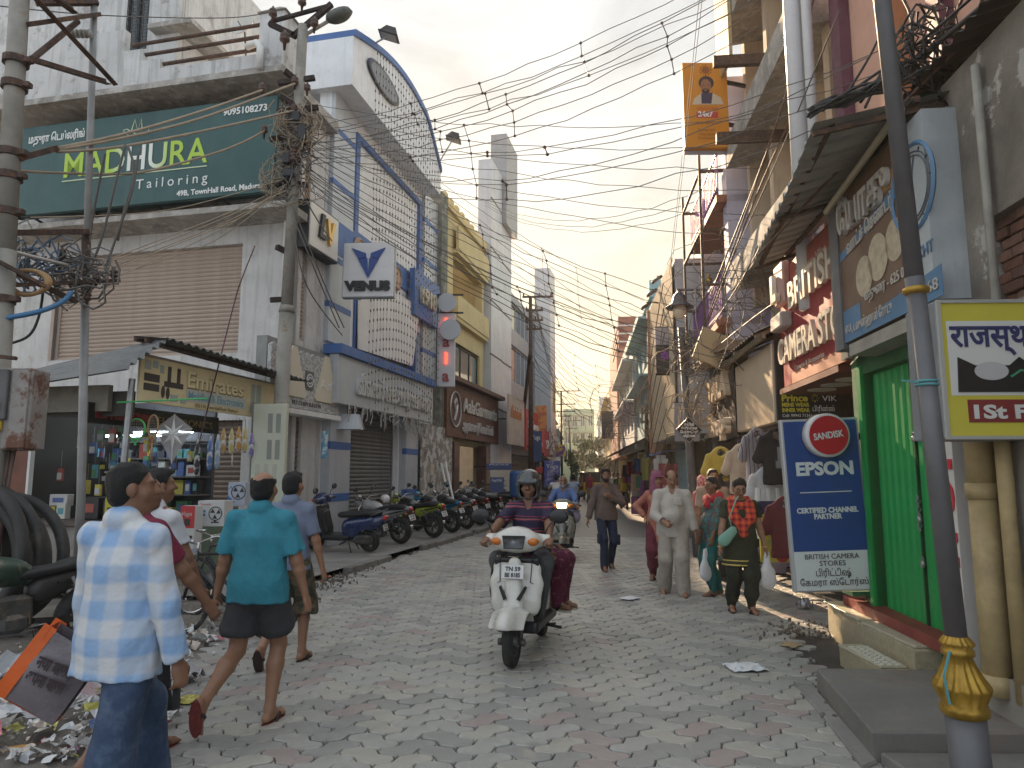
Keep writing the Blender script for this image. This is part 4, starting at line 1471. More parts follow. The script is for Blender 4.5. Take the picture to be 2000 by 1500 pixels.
# ================================================================ further along the left side
m_yel=M('cream yellow plaster',(.58,.48,.25),.85,var=.12,scale=1.1,stain=.35,stain_col=(.3,.25,.14),streak=.35)
m_ybal=M('shaded yellow plaster',(.5,.36,.14),.85,var=.15)  # deeper yellow puts the shade of the balcony recesses into the colour
def yellow_building():
 b=building('yellow_building','cream yellow building with a stepped parapet and recessed balconies',FL)
 walls(b,7.0,13.25,.1,11.0,0,.3,[(8.9,12.9,7.4,9.5),(9.0,12.6,3.9,6.4),(8.5,12.8,.1,2.7)],m_yel)
 pbox(b,'storey_block',m_ybal,7.0,13.25,1.5,4.5,.1,10.9)
 pbox(b,'aged_strip',M('grimy old wall',(.16,.17,.14),.95,var=.4,scale=2,mottle=(.3,.29,.25),mscale=3,streak=.6),6.85,7.5,-.25,3.3,.1,11.1)  # depth carried back out of view to close a slit of sun
 for xe in(7.52,13.03):  # unseen walls added to stop sun passing through the balcony openings
  pbox(b,'sun_stop_wall',m_yel,xe,xe+.2,.301,1.5,3.3,10.9)
 st=MB()
 for k in range(9):
  x=7.55+k*.68
  st.prism([(x,11.0),(x+.66,11.0),(x+.66,11.18),(x+.33,11.18),(x+.33,11.42),(x,11.42)],-.12,.15)
 st.build('stepped_parapet',m_yel,b)
 pbox(b,'balcony_slab',m_yel,8.8,13.2,-.2,0,7.1,7.25)
 pbox(b,'balcony_wall',m_yel,8.8,13.2,-.24,-.14,7.25,8.05)
 pbox(b,'balcony_slab',m_yel,8.8,13.2,-.2,0,9.6,9.75)
 pbox(b,'balcony_wall',m_yel,8.8,13.2,-.24,-.14,9.75,10.6)
 window(b,9.6,10.6,7.5,9.1,1.42,M('blue frame',(.08,.13,.28),.6),2,5)
 window(b,9.05,12.55,3.95,6.35,.1,m_dark,3,0,M('green glass',(.13,.19,.17),.06,coat=.5))
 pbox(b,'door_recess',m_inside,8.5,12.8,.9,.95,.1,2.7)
 br=M('brown stone',(.11,.055,.04),.4,var=.3)
 for x0,x1 in((8.2,8.8),(12.4,13.0)):
  pbox(b,'door_pillar',br,x0,x1,-.35,.05,.1,2.75)
 pbox(b,'glass_door',M('dark door glass',(.03,.03,.032),.45),9.6,11.6,.6,.63,.12,2.5)
 t=thing('garment_fascia','brown shop fascia with raised silver lettering and a round figure emblem','signboard',Mx=FL.M)
 pbox(t,'fascia',M('brown fascia',(.13,.055,.035),.5,var=.2),7.3,14.4,-.35,-.05,2.9,4.75)
 pbox(t,'hood',M('brown hood',(.08,.04,.03),.5),7.1,14.6,-.6,-.05,4.77,4.92)
 sl=M('silver letters',(.5,.5,.49),.35,.3)
 text(t,'AalaGarments',9.0,-.39,3.85,.7,sl,.03,width=4.9,bold=.015,shear=.15)
 text(t,'ஆலாகார்ெமண்ட்ஸ்',9.0,-.39,3.2,.45,sl,.03,width=4.3,bold=.012)
 m=MB()
 m.torus((8.2,-.38,3.85),.6,.03,24,5)
 m.tube([(8.05,-.38,3.45),(8.2,-.4,3.75),(8.35,-.38,4.0),(8.2,-.38,4.2),(8.05,-.38,4.05),(8.15,-.38,3.85)],.05,6)
 m.build('round_emblem',sl,t)
 a,c=D(853,755,21.6),D(889,612,21.6)
 t=thing('vertical_sign','tall white projecting sign with red lit letters and round discs','sign',loc=(a.x,21.6,a.z))
 w,h=c.x-a.x,c.z-a.z
 pbox(t,'box',M('pale grey acrylic',(.5,.52,.55),.4,var=.05),0,w,0,.25,0,h,.01)
 lit=M('red neon',(.7,.05,.03),.4,emit=(1,.05,.02,1.6))
 dr=M('dull red letters2',(.3,.04,.04),.5)
 for i,(ch,m_)in enumerate((('A',lit),('a',dr),('l',lit),('a',dr))):
  text(t,ch,w*.5,-.03,h*(.78-.235*i),.5,m_,.02,align='CENTER',bold=.01)
 for dx,dz,r in((w*.75,h*.76,.33),(w*.55,h*1.13,.3)):
  m=MB()
  m.lathe([(r,0),(r,.08)],26,Matrix.Translation((dx,-.14,dz))@Matrix.Rotation(R(90),4,'X'))
  m.build('disc',M('grey disc',(.36,.39,.41),.4,.2),t)
 m=MB()
 for z in(h+.04,h+.62):
  m.bar((-.05,.1,z),(w+.25,.1,z),.05,.05)
 m.bar((0,.1,-.02),(0,.1,h+.62),.05,.05)
 m.bar((w*.55,.05,h),(w*.55,.05,h+.62),.04,.04)
 m.build('frame',m_dark,t)
 f=Frame(tuple(FL.w(8.4,4.6,0).xy),(1,0.02))
 b=building('concrete_block','raw grey concrete roof block with round vent holes behind the yellow parapet',f)
 mg=M('raw concrete',(.24,.24,.24),.9,var=.15,stain=.4)
 a,c=f.at(880,480),f.at(946,362)
 pbox(b,'wall',mg,-3.5,2.9,0,2,8,13.4)
 pbox(b,'coping',M('brown coping',(.2,.13,.08),.8),-3.5,1.0,-.05,2.05,13.41,13.5)
 m=MB()
 for i in range(4):
  for j in range(4):
   X=Matrix.Translation((.75+i*.27,-.02,11.55+j*.24))@Matrix.Rotation(R(90),4,'X')
   m.lathe([(.08,0),(.08,.03)],10,X)
 m.build('vent_hole',m_inside,b)
 m=MB()
 for i in range(4):
  m.box(.55,1.78,-.03,-.001,11.4+i*.24,11.43+i*.24)
 m.build('vent_ledge',mg,b)
yellow_building()
def tower_building():
 b=building('clad_tower','narrow silver clad twin fin tower rising above the left side of the street',FL)
 for(x0,x1,z0,z1,y0,y1,mt)in((13.3,15.2,.1,15.2,-.3,.3,m_acp),(15.25,17.6,13.0,17.3,-.5,.25,m_acpd),(15.25,17.35,.1,12.98,-.25,.35,m_acp)):
  pbox(b,'fin',mt,x0,x1,y0,y1,z0,z1)
 for z in(4.4,6.6,8.9,11.2,13.4):
  pbox(b,'joint_line',m_dark,13.28,15.22,-.32,-.25,z,z+.05)
  if z<12:
   pbox(b,'joint_line',m_dark,15.23,17.37,-.27,-.2,z,z+.05)
 c=building('grey_shop_building','grey clad shop building with long window bands beyond the twin fin tower',FL)
 walls(c,17.7,26.5,.1,10.6,0,.3,[(17.9,24.5,3.6,5.0),(17.9,24.5,6.2,8.0),(17.9,24.5,8.8,10.2),(18,26,.1,2.6)],m_acpd)
 pbox(c,'storey_block',m_acpd,17.7,26.5,.8,4.5,.1,10.5)
 for z0,z1 in((3.6,5.0),(6.2,8.0),(8.8,10.2)):
  window(c,17.9,24.5,z0,z1,.15,m_acp,6)
 shutter(c,18.1,25.9,.12,2.6,.3,M('grey shutter',(.2,.195,.19)),.12,slats=False)
 m=MB()
 m.prism([(22,10.61),(26.5,10.61),(26.5,11.6)],-.1,.5)
 m.build('gable',m_acpd,c)
 pbox(c,'end_fin',m_acp,24.6,26.4,-.9,-.0,2.7,13.6)
 t=thing('yellow_sign','tall narrow yellow sign on the grey shop building','sign',Mx=FL.M)
 pbox(t,'board',M('signal yellow',(.62,.45,.03),.5,var=.08),25.4,26.4,-.9,-.75,5.2,7.0)
 pbox(t,'edge_frame',m_dark,25.3,26.5,-.74,-.6,5.1,7.1)
 def banner(label,x0,x1,z0,z1,y,c,lines,lc,extra=None):
  t=thing('shop_banner',label,'banner',Mx=FL.M)
  pbox(t,'board',c,x0,x1,y,y+.08,z0,z1)
  for s_,fx,fz,fh,fw in lines:
   text(t,s_,x0+fx*(x1-x0),y-.01,z0+fz*(z1-z0),fh*(z1-z0),lc,.01,width=fw*(x1-x0),bold=.01)
  m=MB()
  m.bar((x0,y+.1,(z0+z1)/2),(x0,0,(z0+z1)/2),.05,.05)
  m.bar((x1,y+.1,(z0+z1)/2),(x1,0,(z0+z1)/2),.05,.05)
  m.build('bracket',m_dark,t)
 wl=M('white lettering',(.75,.76,.74))
 banner('pale shop banner with orange lower half beside the brown garment fascia',14.0,17.2,2.9,5.0,-.9,M('faded cream banner',(.5,.42,.36),.6,var=.2),[('சில்க்ஸ்',.1,.55,.3,.7)],M('faded orange',(.5,.18,.06),.6))
 banner('red shop banner with white lettering on the left side',17.6,22.5,2.75,4.7,-.9,M('banner red',(.42,.05,.045),.6,var=.15),[('Sri Kumaran',.1,.55,.28,.7),('டவுன்ஹால் ேராடு',.12,.15,.2,.75)],wl)
 banner('long red banner further along with small white print',23,26.2,2.6,4.0,-.8,M('banner dark red',(.33,.04,.05),.6,var=.15),[('SALE',.2,.3,.5,.6)],wl)
 pr=thing('flex_banner','white skewed projecting flex panel above the banners','sign',loc=D(882,650,29.5),rz=-.1)
 m=MB()
 m.prism([(0,0),(1.15,-.1),(1.15,2.0),(.2,2.05)],0,.1)
 m.build('board',m_wall_w,pr)
 m=MB()
 for z in(-.05,2.06):
  m.bar((-.1,.14,z),(1.4,.14,z),.05,.05)
 m.bar((1.3,.14,-.05),(1.3,.14,2.06),.05,.05)
 m.build('frame',m_dark,pr)
 return b
tower_building()
# ================================================================ right side of the street
m_old=M('peeling old plaster',(.20,.18,.155),.95,var=.4,scale=2.2,bump=.6,bscale=18,stain=.9,stain_col=(.07,.062,.055),mottle=(.40,.385,.36),mscale=1.15,mth=(.555,.58))
m_peach=M('peach plaster',(.62,.36,.27),.85,var=.1,scale=1.5,stain=.3,stain_col=(.35,.2,.16),streak=.25)
m_purp=M('dark purple paint',(.13,.045,.075),.6,var=.2)
m_strip=M('cream grey plaster',(.56,.45,.33),.9,var=.14,scale=1.3,stain=.5,stain_col=(.2,.17,.14),streak=.6)
m_pipe=M('white pvc pipe',(.62,.64,.66),.35,var=.05)
m_grplas=M('grey plaster',(.27,.25,.22),.9,var=.25,scale=1.6,bump=.3,stain=.7,stain_col=(.13,.11,.09))
def fx(Y):
 return-Y*1.005
def near_wall():
 b=building('old_house','old house with a peeling dark plaster wall and exposed bricks at the right edge',FR)
 walls(b,-5.25,-1.2,0,4.55,0,.4,[(-4.6,-3.55,2.75,3.35)],m_old)
 back(b,-4.6,-3.55,2.75,3.35,.16,M('brick backing',(.07,.045,.035),.95))
 bm=[M('old brick %d'%i,c,.95,var=.35,scale=14,bump=.4)for i,c in enumerate(((.15,.07,.05),(.12,.06,.045),(.18,.1,.075)))]
 for r_ in range(8):
  for c_ in range(6):
   m=MB()
   m.rbox(0,.205,0,.09,0,.068,.006)
   x=-4.68+c_*.215+(.1 if r_%2 else 0)
   if x+.2<-3.5 and rnd.random()<.92:
    o=put('brick',m.mesh('brick',bm[rnd.randrange(3)]),b,loc=(x,.06+rnd.uniform(0,.03),2.76+r_*.075),rot=(0,rnd.uniform(-.02,.02),rnd.uniform(-.03,.03)))
 g=corrugated(lambda u,v:(-5.4+u*4.3,-.16+v*.8,4.62+v*.25),28,2,.02)
 g.build('eave_sheet',M('dark sheet',(.04,.035,.033),.7,.2,var=.3),b)
 m=MB()
 m.smooth=True
 m.tube([(-4.45,-.05,4.4),(-4.45,-.05,2.3)],.028,8)
 m.build('thin_pipe',M('dirty pipe',(.33,.32,.28),.7,var=.3,stain=.4),b)
 pbox(b,'lower_wall',m_grplas,-4.75,-1.2,-.06,-.003,.1,2.72)
 pbox(b,'black_panel',M('black panel',(.016,.015,.018),.5,var=.3),-4.82,-4.66,-.12,-.061,.22,2.5)
 pbox(b,'plinth',m_grplas,-4.8,-1.2,-.16,-.062,.1,.42)
 m=MB()
 m.smooth=True
 m.tube([(-4.57,-.17,.3),(-4.57,-.17,1.55)],.085,12)
 m.tube([(-4.57,-.17,1.5),(-4.57,-.17,1.6)],.098,12)
 m.tube([(-4.57,-.17,1.58),(-4.57,-.17,2.6)],.085,12)
 m.tube([(-4.57,-.17,.3),(-4.57,-.17,.42)],.1,12)
 m.tube([(-4.38,-.13,.3),(-4.38,-.13,2.6)],.045,10)
 m.build('drain_pipe',M('yellowed pipe',(.42,.32,.16),.6,var=.25,scale=5,stain=.6,stain_col=(.16,.12,.07)),b)
 t=thing('vertical_banner','narrow white vertical banner with red letters beside the green door','banner',Mx=FR.M)
 pbox(t,'board',M('white flex',(.62,.6,.57),.5,var=.08),-5.12,-4.84,-.2,-.1,.35,2.75)
 rr=M('red lettering',(.5,.03,.05),.5)
 for i,ch in enumerate('SNOINU'):
  text(t,ch,-4.87,-.205,.7+i*.33,.3,rr,.003,X=Matrix.Rotation(R(-90),4,'Y'),bold=.02)if i<6 else None
 pale=building('pale_house','pale plastered house rising behind the old dark wall',FR)
 pbox(pale,'wall',M('pale plaster',(.6,.56,.5),.9,var=.1,stain=.3),-4.9,-1.5,1.2,4,4.4,9)
 pbox(pale,'coping',m_slab,-5.0,-1.4,1.1,4,9.01,9.15)
 pbox(pale,'window_band',m_glass,-4.2,-2.4,1.15,1.19,6.2,7.4)
near_wall()
def clock_shop():
 b=building('clock_shop','peach and purple two storey shop house with bright green folding metal doors',FR)
 gm=M('green door paint',(.003,.27,.06),.5,var=.14,scale=2.5,stain=.12,stain_col=(.01,.12,.04),bump=.05)
 gd=M('old green paint',(.02,.13,.05),.7,var=.3,scale=4,stain=.5,stain_col=(.02,.05,.03))
 walls(b,-7.08,-5.28,0,4.75,0,.35,[(-6.8,-5.5,.42,2.62)],gd)
 pbox(b,'upper_wall',m_peach,-7.9,-4.6,.45,4,4.78,10.5)
 for k,(x0,x1)in enumerate(((-6.78,-5.98),(-5.96,-5.52))):
  r=MB()
  r.box(x0,x1,.1,.12,.42,2.62)
  leaf=r.build('door_leaf',gm,b)
  n=int((x1-x0)/.12)
  w=(x1-x0)/n
  for i in range(n):
   m=MB()
   m.prism([(0,.43),(w,.43),(w,2.61),(0,2.61)],.085,.0995)
   m.add([(.012,.085,.43),(w*.3,.07,.43),(w*.7,.07,.43),(w-.012,.085,.43),(.012,.085,2.61),(w*.3,.07,2.61),(w*.7,.07,2.61),(w-.012,.085,2.61)],[(0,1,5,4),(1,2,6,5),(2,3,7,6)])
   put('door_rib',m.mesh('door_rib',gm),leaf,loc=(x0+i*w,0,0))
 m=MB()
 m.box(-5.98,-5.96,.06,.12,.42,2.62)
 m.build('door_gap',M('door gap',(.004,.05,.015),.7),b)
 m=MB()
 m.smooth=True
 for z in(1.95,1.28,.92):
  m.ball((-5.95,.05,z),(.03,.02,.035),8)
  m.torus((-5.95,.05,z+.04),.018,.005,10,4)
 for k in range(9):
  m.torus((-5.96+.012*(k%2),.05,1.2+k*.033),.016,.005,8,4,axis='x' if k%2 else 'y')
 m.build('padlock_chain',m_galv,b)
 pbox(b,'door_frame',gm,-6.88,-6.8,-.03,.1,.42,2.7)
 pbox(b,'red_threshold',M('red oxide',(.22,.045,.035),.6,var=.2),-7.4,-5.25,-.1,.1,.34,.43)
 m=MB()
 for i in range(9):
  x0=-6.9+i*.16
  m.add([(x0,-.08,2.72+.1*math.sin(i/8*math.pi)),(x0+.165,-.08,2.72+.1*math.sin((i+1)/8*math.pi)),(x0+.165,.05,2.98),(x0,.05,2.98)],[(0,1,2,3)])
 m.build('lintel_arch',gd,b)
 for x0,x1 in((-7.95,-7.68),(-5.75,-5.55),(-4.75,-4.55)):
  pbox(b,'pilaster',m_purp,x0,x1,.32,.44,4.6,10.5)
 pbox(b,'bay_frame',M('rust orange paint',(.42,.19,.09),.7,var=.2),-6.6,-6.35,.3,.44,4.6,7.2)
 pbox(b,'band',m_purp,-7.95,-4.55,.3,.46,7.4,7.65)
 for x in(-8.22,-8.02):
  m=MB()
  m.smooth=True
  m.tube([(x,-.02+(.1 if x>-8.1 else 0),3.6),(x,-.02+(.1 if x>-8.1 else 0),12.5)],.11 if x<-8.1 else .06,12)
  m.build('drain_pipe',m_pipe,b)
 t=thing('clock_signboard','weathered brown clock shop signboard with a big clock face above the green doors','signboard',Mx=FR.M)
 x0,x1,z0,z1,y=-6.75,-4.7,2.88,4.3,-.24
 pbox(t,'box',M('sign brown',(.17,.10,.065),.45,var=.25,scale=1.5,stain=.3),x0+.22,x1-.55,y,.3,z0,z1)
 pbox(t,'clock_panel',M('sign white panel',(.42,.46,.48),.45,var=.2,scale=2,stain=.5,stain_col=(.25,.25,.24),streak=.3),x1-.548,x1-.12,y,.3,z0,z1)
 pbox(t,'end_post',M('sign grey',(.15,.15,.155),.6,var=.2),x0,x0+.218,y-.02,.3,z0-.05,z1)
 blu=M('sign blue',(.09,.2,.34),.5,var=.15)
 pbox(t,'bottom_strip',blu,x0+.22,x0+.62,y-.004,y-.001,z0,z0+.3)
 m=MB()
 m.prism([(x0+.22,z0+.78),(x1-.55,z0+.95),(x1-.55,z0+1.05),(x0+.22,z0+.86)],y-.005,y-.001)
 m.prism([(x0+.63,z0),(x1,z0),(x1,z0+.22),(x0+.63,z0+.12)],y-.005,y-.001)
 m.build('blue_sweep',blu,t)
 oc=M('sign ochre',(.42,.24,.1),.5,var=.25,scale=4)
 pbox(t,'ochre_field',oc,x0+.45,x1-.56,y-.003,y-.0005,z0+1.06,z0+1.2)
 wl=M('pale lettering',(.52,.49,.44),.5,var=.1)
 text(t,'ேயாகு',x0+.3,y-.03,z0+1.0,.42,wl,.02,width=1.1,bold=.008)
 text(t,'வாட்ச் ெசண்டர்',x0+.42,y-.01,z0+.8,.16,wl,.004,width=1.0,bold=.003,X=Matrix.Rotation(R(-6),4,'Y'))
 text(t,'47-A, டவுன்ஹால் ேராடு',x0+.26,y-.01,z0+.07,.12,wl,.003,width=1.0)
 text(t,'மதுைர - 625 001',x0+.75,y-.01,z0+.28,.12,wl,.003,width=.85)
 m=MB()
 def disc(cx,cz,r,yy):
  m.add([(cx+r*math.cos(a),yy,cz+r*math.sin(a))for a in np.linspace(0,2*math.pi,25)[:-1]],[tuple(range(24))])
 for cx,cz,r in((x0+.75,z0+.5,.18),(x0+1.05,z0+.58,.2),(x0+1.38,z0+.62,.17)):
  disc(cx,cz,r,y-.006)
 m.build('printed_watch',M('sign cream',(.5,.42,.3),.5,var=.3,scale=14),t)
 c=MB()
 cx,cz=x1-.33,z0+.9
 c.torus((cx,y-.004,cz),.33,.018,36,4)
 c.build('clock_ring',blu,t)
 c=MB()
 for r_ in(.27,.24):
  c.torus((cx,y-.005,cz),r_,.006,30,4)
 c.bar((cx-.01,y-.008,cz),(cx+.06,y-.008,cz+.24),.012,.004)
 c.bar((cx-.15,y-.008,cz-.02),(cx+.02,y-.008,cz),.014,.004)
 for k in range(12):
  a=k*math.pi/6
  c.bar((cx+.26*math.cos(a),y-.007,cz+.26*math.sin(a)),(cx+.30*math.cos(a),y-.007,cz+.30*math.sin(a)),.01,.004)
 c.build('clock_hand',M('clock ink',(.1,.12,.15),.5),t)
 text(t,'YACHT',x1-.48,y-.008,z0+.34,.13,M('sign blue',None),.003,width=.4)
 text(t,'70768',x1-.45,y-.012,z0+.06,.12,wl,.003,width=.4)
 pbox(t,'base_board',M('sign underside',(.33,.31,.27),.7,var=.25),x0+.3,x1-.1,y+.0,.3,z0-.14,z0-.03)
 m=MB()
 m.tube([(x0+.2,y-.1,z1-.12),(x1-.2,y-.1,z1+.05)],.03,8)
 m.build('tube_lamp',M('dusty tube',(.42,.38,.26),.5,var=.2),t)
 P=[Vector(p)for p in((2.28,5.0,4.28),(3.08,8.7,4.26),(3.24,4.85,4.46),(3.62,8.6,4.46))]
 def fn(u,v):
  a,c_=P[0].lerp(P[1],u),P[2].lerp(P[3],u)
  return a.lerp(c_,v)
 g=MB()
 n=15
 pr=[(0,0),(.35,0),(.45,.045),(.6,.045),(.7,0)]
 us=[(i+p[0])/n for i in range(n)for p in pr]+[1.0]
 hs=[p[1]for i in range(n)for p in pr]+[0]
 for sgn,th in((1,0),(-1,.006)):
  vs_=[]
  for u,h in zip(us,hs):
   for v in(0,.5,1):
    p=fn(u,v)
    vs_.append((p.x,p.y+(0 if v else .02*math.sin(u*90)),p.z+h+th-.03*math.sin(u*5)*(1-v)))
  k=len(us)
  fs=[(i*3+j,i*3+3+j,i*3+4+j,i*3+1+j)for i in range(k-1)for j in(0,1)]
  g.add(vs_,fs)
 aw=thing('tin_awning','dark ribbed tin awning projecting over the clock signboard','awning')
 g.build('sheet',M('tin sheet',(.36,.37,.345),.6,.35,var=.25,scale=3,stain=.5),aw)
 r=MB()
 r.bar(fn(.02,.15),fn(.98,.15),.04,.04)
 r.bar(fn(.0,.75),fn(1,.75),.05,.05)
 for u in(.02,.5,.97):
  q=fn(u,0)
  r.bar(q-Vector((0,0,.05)),fn(u,1)-Vector((0,0,.06)),.035,.035)
 r.build('frame',m_rust,aw)
clock_shop()
def steps():
 tile=M('cream tile',(.48,.45,.33),.35,var=.1,scale=3,stain=.35,stain_col=(.3,.27,.2))
 tw=M('patterned tile',(.38,.33,.22),.5,var=.25,scale=30)
 grt=M('tile joint',(.2,.18,.14),.9)
 cm=M('grey step concrete',(.185,.18,.165),.85,var=.25,scale=2.2,bump=.25,stain=.6,stain_col=(.1,.095,.085),mottle=(.22,.17,.145),mscale=1.6,mth=(.52,.66))
 def poly(name,pts,z0,z1,mat,parent=None):
  m=MB()
  n=len(pts)
  b=.012
  c=Vector((sum(p[0]for p in pts)/n,sum(p[1]for p in pts)/n))
  ins=[Vector(p)+(c-Vector(p)).normalized()*b for p in pts]
  vs_=[(p[0],p[1],z0)for p in pts]+[(p[0],p[1],z1-b)for p in pts]+[(p[0],p[1],z1)for p in ins]
  fs=[(k*n+i,k*n+(i+1)%n,(k+1)*n+(i+1)%n,(k+1)*n+i)for k in(0,1)for i in range(n)]+[tuple(range(2*n,3*n))]
  m.add(vs_,fs)
  return m.build(name,mat,parent)
 t=thing('concrete_step','broad grey concrete step in front of the green door and lamp post','step',loc=(2.7,4.9,0))
 def rel(pts,o):
  return[(p[0]-o[0],p[1]-o[1])for p in pts]
 poly('upper_slab',rel([(2.10,4.31),(3.4,4.28),(3.4,5.6),(2.95,5.62),(2.35,5.65)],(2.7,4.9)),-.05,.17,cm,t)
 poly('lower_slab',rel([(2.19,3.2),(3.4,3.2),(3.4,4.26),(2.13,4.29)],(2.7,4.9)),-.05,.065,cm,t)
 poly('rough_edge',rel([(1.98,4.2),(2.1,4.28),(2.34,5.7),(2.24,5.85),(2.12,5.0)],(2.7,4.9)),-.04,.022,m_conc,t)
 t=thing('tiled_steps','cream tiled double step below the green folding doors','step',loc=(3.1,6.5,0))
 o=(3.1,6.5)
 poly('upper_core',rel([(3.16,6.62),(3.1,5.62),(3.42,5.6),(3.62,7.6),(3.33,7.64),(3.18,6.72)],o),-.05,.315,tw,t)
 poly('lower_core',rel([(2.86,5.68),(3.085,5.66),(3.14,6.5),(2.9,6.46)],o),-.05,.15,tw,t)
 def tiles(c0,ux,uy,nx,ny,z,sx,sy):
  for i in range(nx):
   for j in range(ny):
    m=MB()
    m.rbox(.003,sx-.003,.003,sy-.003,0,.02,.003)
    put('tile',m.mesh('tile',tile),t,Mx=Matrix.Translation((c0[0]-o[0]+ux[0]*i*sx+uy[0]*j*sy,c0[1]-o[1]+ux[1]*i*sx+uy[1]*j*sy,z))@Matrix.Rotation(math.atan2(ux[1],ux[0]),4,'Z'))
 tiles((3.17,6.66),(1,-.06),(.12,.993),1,3,.317,.27,.31)
 tiles((3.12,5.64),(1,0),(.05,.99),1,3,.317,.27,.31)
 tiles((2.87,5.7),(1,0),(.05,.99),1,1,.152,.21,.72)
 m=MB()
 for i in range(9):
  for j in range(3):
   x,y=2.9+j*.065-o[0]+.004*i,5.74+i*.07-o[1]
   m.torus((x,y,.174),.022,.006,8,4,axis='z')
 m.build('embossed_mat',M('off white relief',(.5,.48,.4),.6),t)
steps()
def camera_store():
 b=building('cream_block','tall cream block with long horizontal sunshades and window bands, drain pipes at its near edge',FR)
 holes=[]
 for z in(5.3,7.7,10.1):
  for x in(-12.4,-10.9,-9.4):
   holes.append((x,x+1.05,z,z+1.5))
 walls(b,-12.95,-8.3,2.9,13.2,.8,1.15,holes,m_strip)
 pbox(b,'storey_block',m_strip,-12.95,-8.3,1.5,5,2.9,13.1)
 for h in holes:
  window(b,h[0],h[1],h[2],h[3],.95,m_white,3,0)
 for z in(4.95,7.3,9.75,12.2):
  m=MB()
  m.add([(-12.6,.02,z+.02),(-8.35,.02,z+.02),(-8.35,.8,z+.12),(-12.6,.8,z+.12),(-12.6,.02,z+.5),(-8.35,.02,z+.5),(-8.35,.8,z+.5),(-12.6,.8,z+.5)],[(3,2,1,0),(4,5,6,7),(0,1,5,4),(1,2,6,5),(2,3,7,6),(3,0,4,7)])
  m.build('sunshade',m_slab,b)
 for x in(-12.7,-11.2,-9.7,-8.5):
  pbox(b,'fin',m_strip,x-.1,x+.1,.45,.8,4.7,13.2)
 pbox(b,'parapet_sheet',M('patched yellow sheet',(.42,.33,.18),.7,var=.25,stain=.4),-12.7,-11.6,-.06,.0,9.0,13.2)
 for z in(8.15,6.85):
  pbox(b,'steel_beam',m_rust,-10.6,-10.5,-.55,.8,z,z+.17)
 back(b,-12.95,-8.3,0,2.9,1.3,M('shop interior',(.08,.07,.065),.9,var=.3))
 pbox(b,'soffit',M('red brown soffit',(.13,.03,.02),.5),-9.5,-7.3,-.05,1.3,2.72,2.79)
 m=MB()
 for x,y in((-8.9,.3),(-8.4,.3),(-7.9,.3)):
  m.lathe([(.17,2.705),(.17,2.719)],18,Matrix.Translation((x,y,0)))
 m.build('ceiling_lamp',M('pale lamp disc',(.5,.48,.4),.5),b)
 pbox(b,'side_wall',M('green grey wall',(.08,.1,.07),.9,var=.4),-7.6,-7.45,.36,1.3,0,2.78)
 t=thing('camera_signboard','red signboard with raised cream BRITISH CAMERA STORES letters lit by low sun','signboard',Mx=FR.M)
 x0,x1,z0,z1,y=-9.3,-6.9,2.8,4.35,-.04
 rd=M('sign red',(.30,.028,.035),.45,var=.12)
 pbox(t,'board',rd,x0,x1,y,.3,z0,z1)
 pbox(t,'pink_panel',M('faded pink panel',(.45,.12,.1),.45,var=.15),x0+.02,x1-.02,y-.006,y-.001,z0+.95,z1-.02)
 pbox(t,'end_strip',M('aluminium strip',(.5,.45,.38),.35,.4,var=.1),x1-.18,x1+.0,y-.05,y-.008,z0,z1)
 wl=M('cream raised letters',(.66,.58,.46),.4)
 sd_=M('letter side',(.3,.25,.2),.6)
 text(t,'BRITISH',x0+.62,y-.06,z0+.92,.46,wl,.025,width=1.7,bold=.008)
 text(t,'CAMERA STORES',x0+.06,y-.06,z0+.28,.46,wl,.025,width=2.9,bold=.008)
 m=MB()
 m.rbox(x0+.08,x0+.5,y-.1,y-.002,z0+1.05,z0+1.6,.02)
 m.build('logo_box',M('pale pink logo',(.5,.3,.26),.5),t)
 text(t,'L',x0+.14,y-.14,z0+1.12,.45,wl,.03,bold=.03)
 m=MB()
 m.rbox(x0+.04,x0+.52,y-.16,y-.002,z0+.72,z0+.92,.02)
 m.build('camera_emblem',M('grey emblem',(.4,.36,.33),.5),t)
 text(t,'Sony Canon Nikon',x0+.75,y-.01,z1-.28,.16,wl,.004,width=1.1)
 pbox(t,'lower_band',M('pale red band',(.48,.2,.12),.5),x0+.35,x1,y-.004,y-.0005,z0,z0+.14)
 text(t,'Cameras & Accessories',x0+.5,y-.008,z0+.15,.09,wl,.002,width=1.1)
 f=Frame((3.0,7.62),(1,-.02))
 t=thing('standing_sign','tall blue and white dealer sign standing beside the green doors','sign',Mx=Matrix.Translation((2.725,6.92,D(1625,1158,6.92).z-.36*.912))@Matrix.Scale(.912,4)@Matrix.Rotation(R(-2.2),4,'Y')@Matrix.Rotation(-.05,4,'Z'))
 w,z0,z1=.82,.36,2.18
 pbox(t,'frame',M('aluminium frame',(.55,.56,.57),.4,.5),0,w,0,.09,z0,z1,.008)
 bl=M('dealer blue',(.01,.06,.25),.4,var=.1,stain=.15,stain_col=(.05,.09,.2))
 wh=M('dealer white',(.68,.7,.7),.45,var=.05,stain=.15,stain_col=(.5,.48,.45))
 pbox(t,'blue_panel',bl,.025,w-.025,-.008,-.001,z0+.42,z1-.025)
 pbox(t,'white_panel',wh,.025,w-.025,-.008,-.001,z0+.02,z0+.42)
 text(t,'EPSON',.12,-.012,z1-.6,.19,wh,.002,width=.6,bold=.008)
 pbox(t,'rule',wh,.14,w-.14,-.013,-.009,z1-.79,z1-.78)
 text(t,'CERTIFIED CHANNEL',w*.5,-.012,z0+.82,.075,wh,.002,align='CENTER',width=.64,bold=.003)
 text(t,'PARTNER',w*.5,-.012,z0+.755,.075,wh,.002,align='CENTER',width=.29,bold=.003)
 k=M('print black',(.05,.045,.04))
 text(t,'BRITISH CAMERA',w*.5,-.012,z0+.34,.075,k,.002,align='CENTER',width=.56)
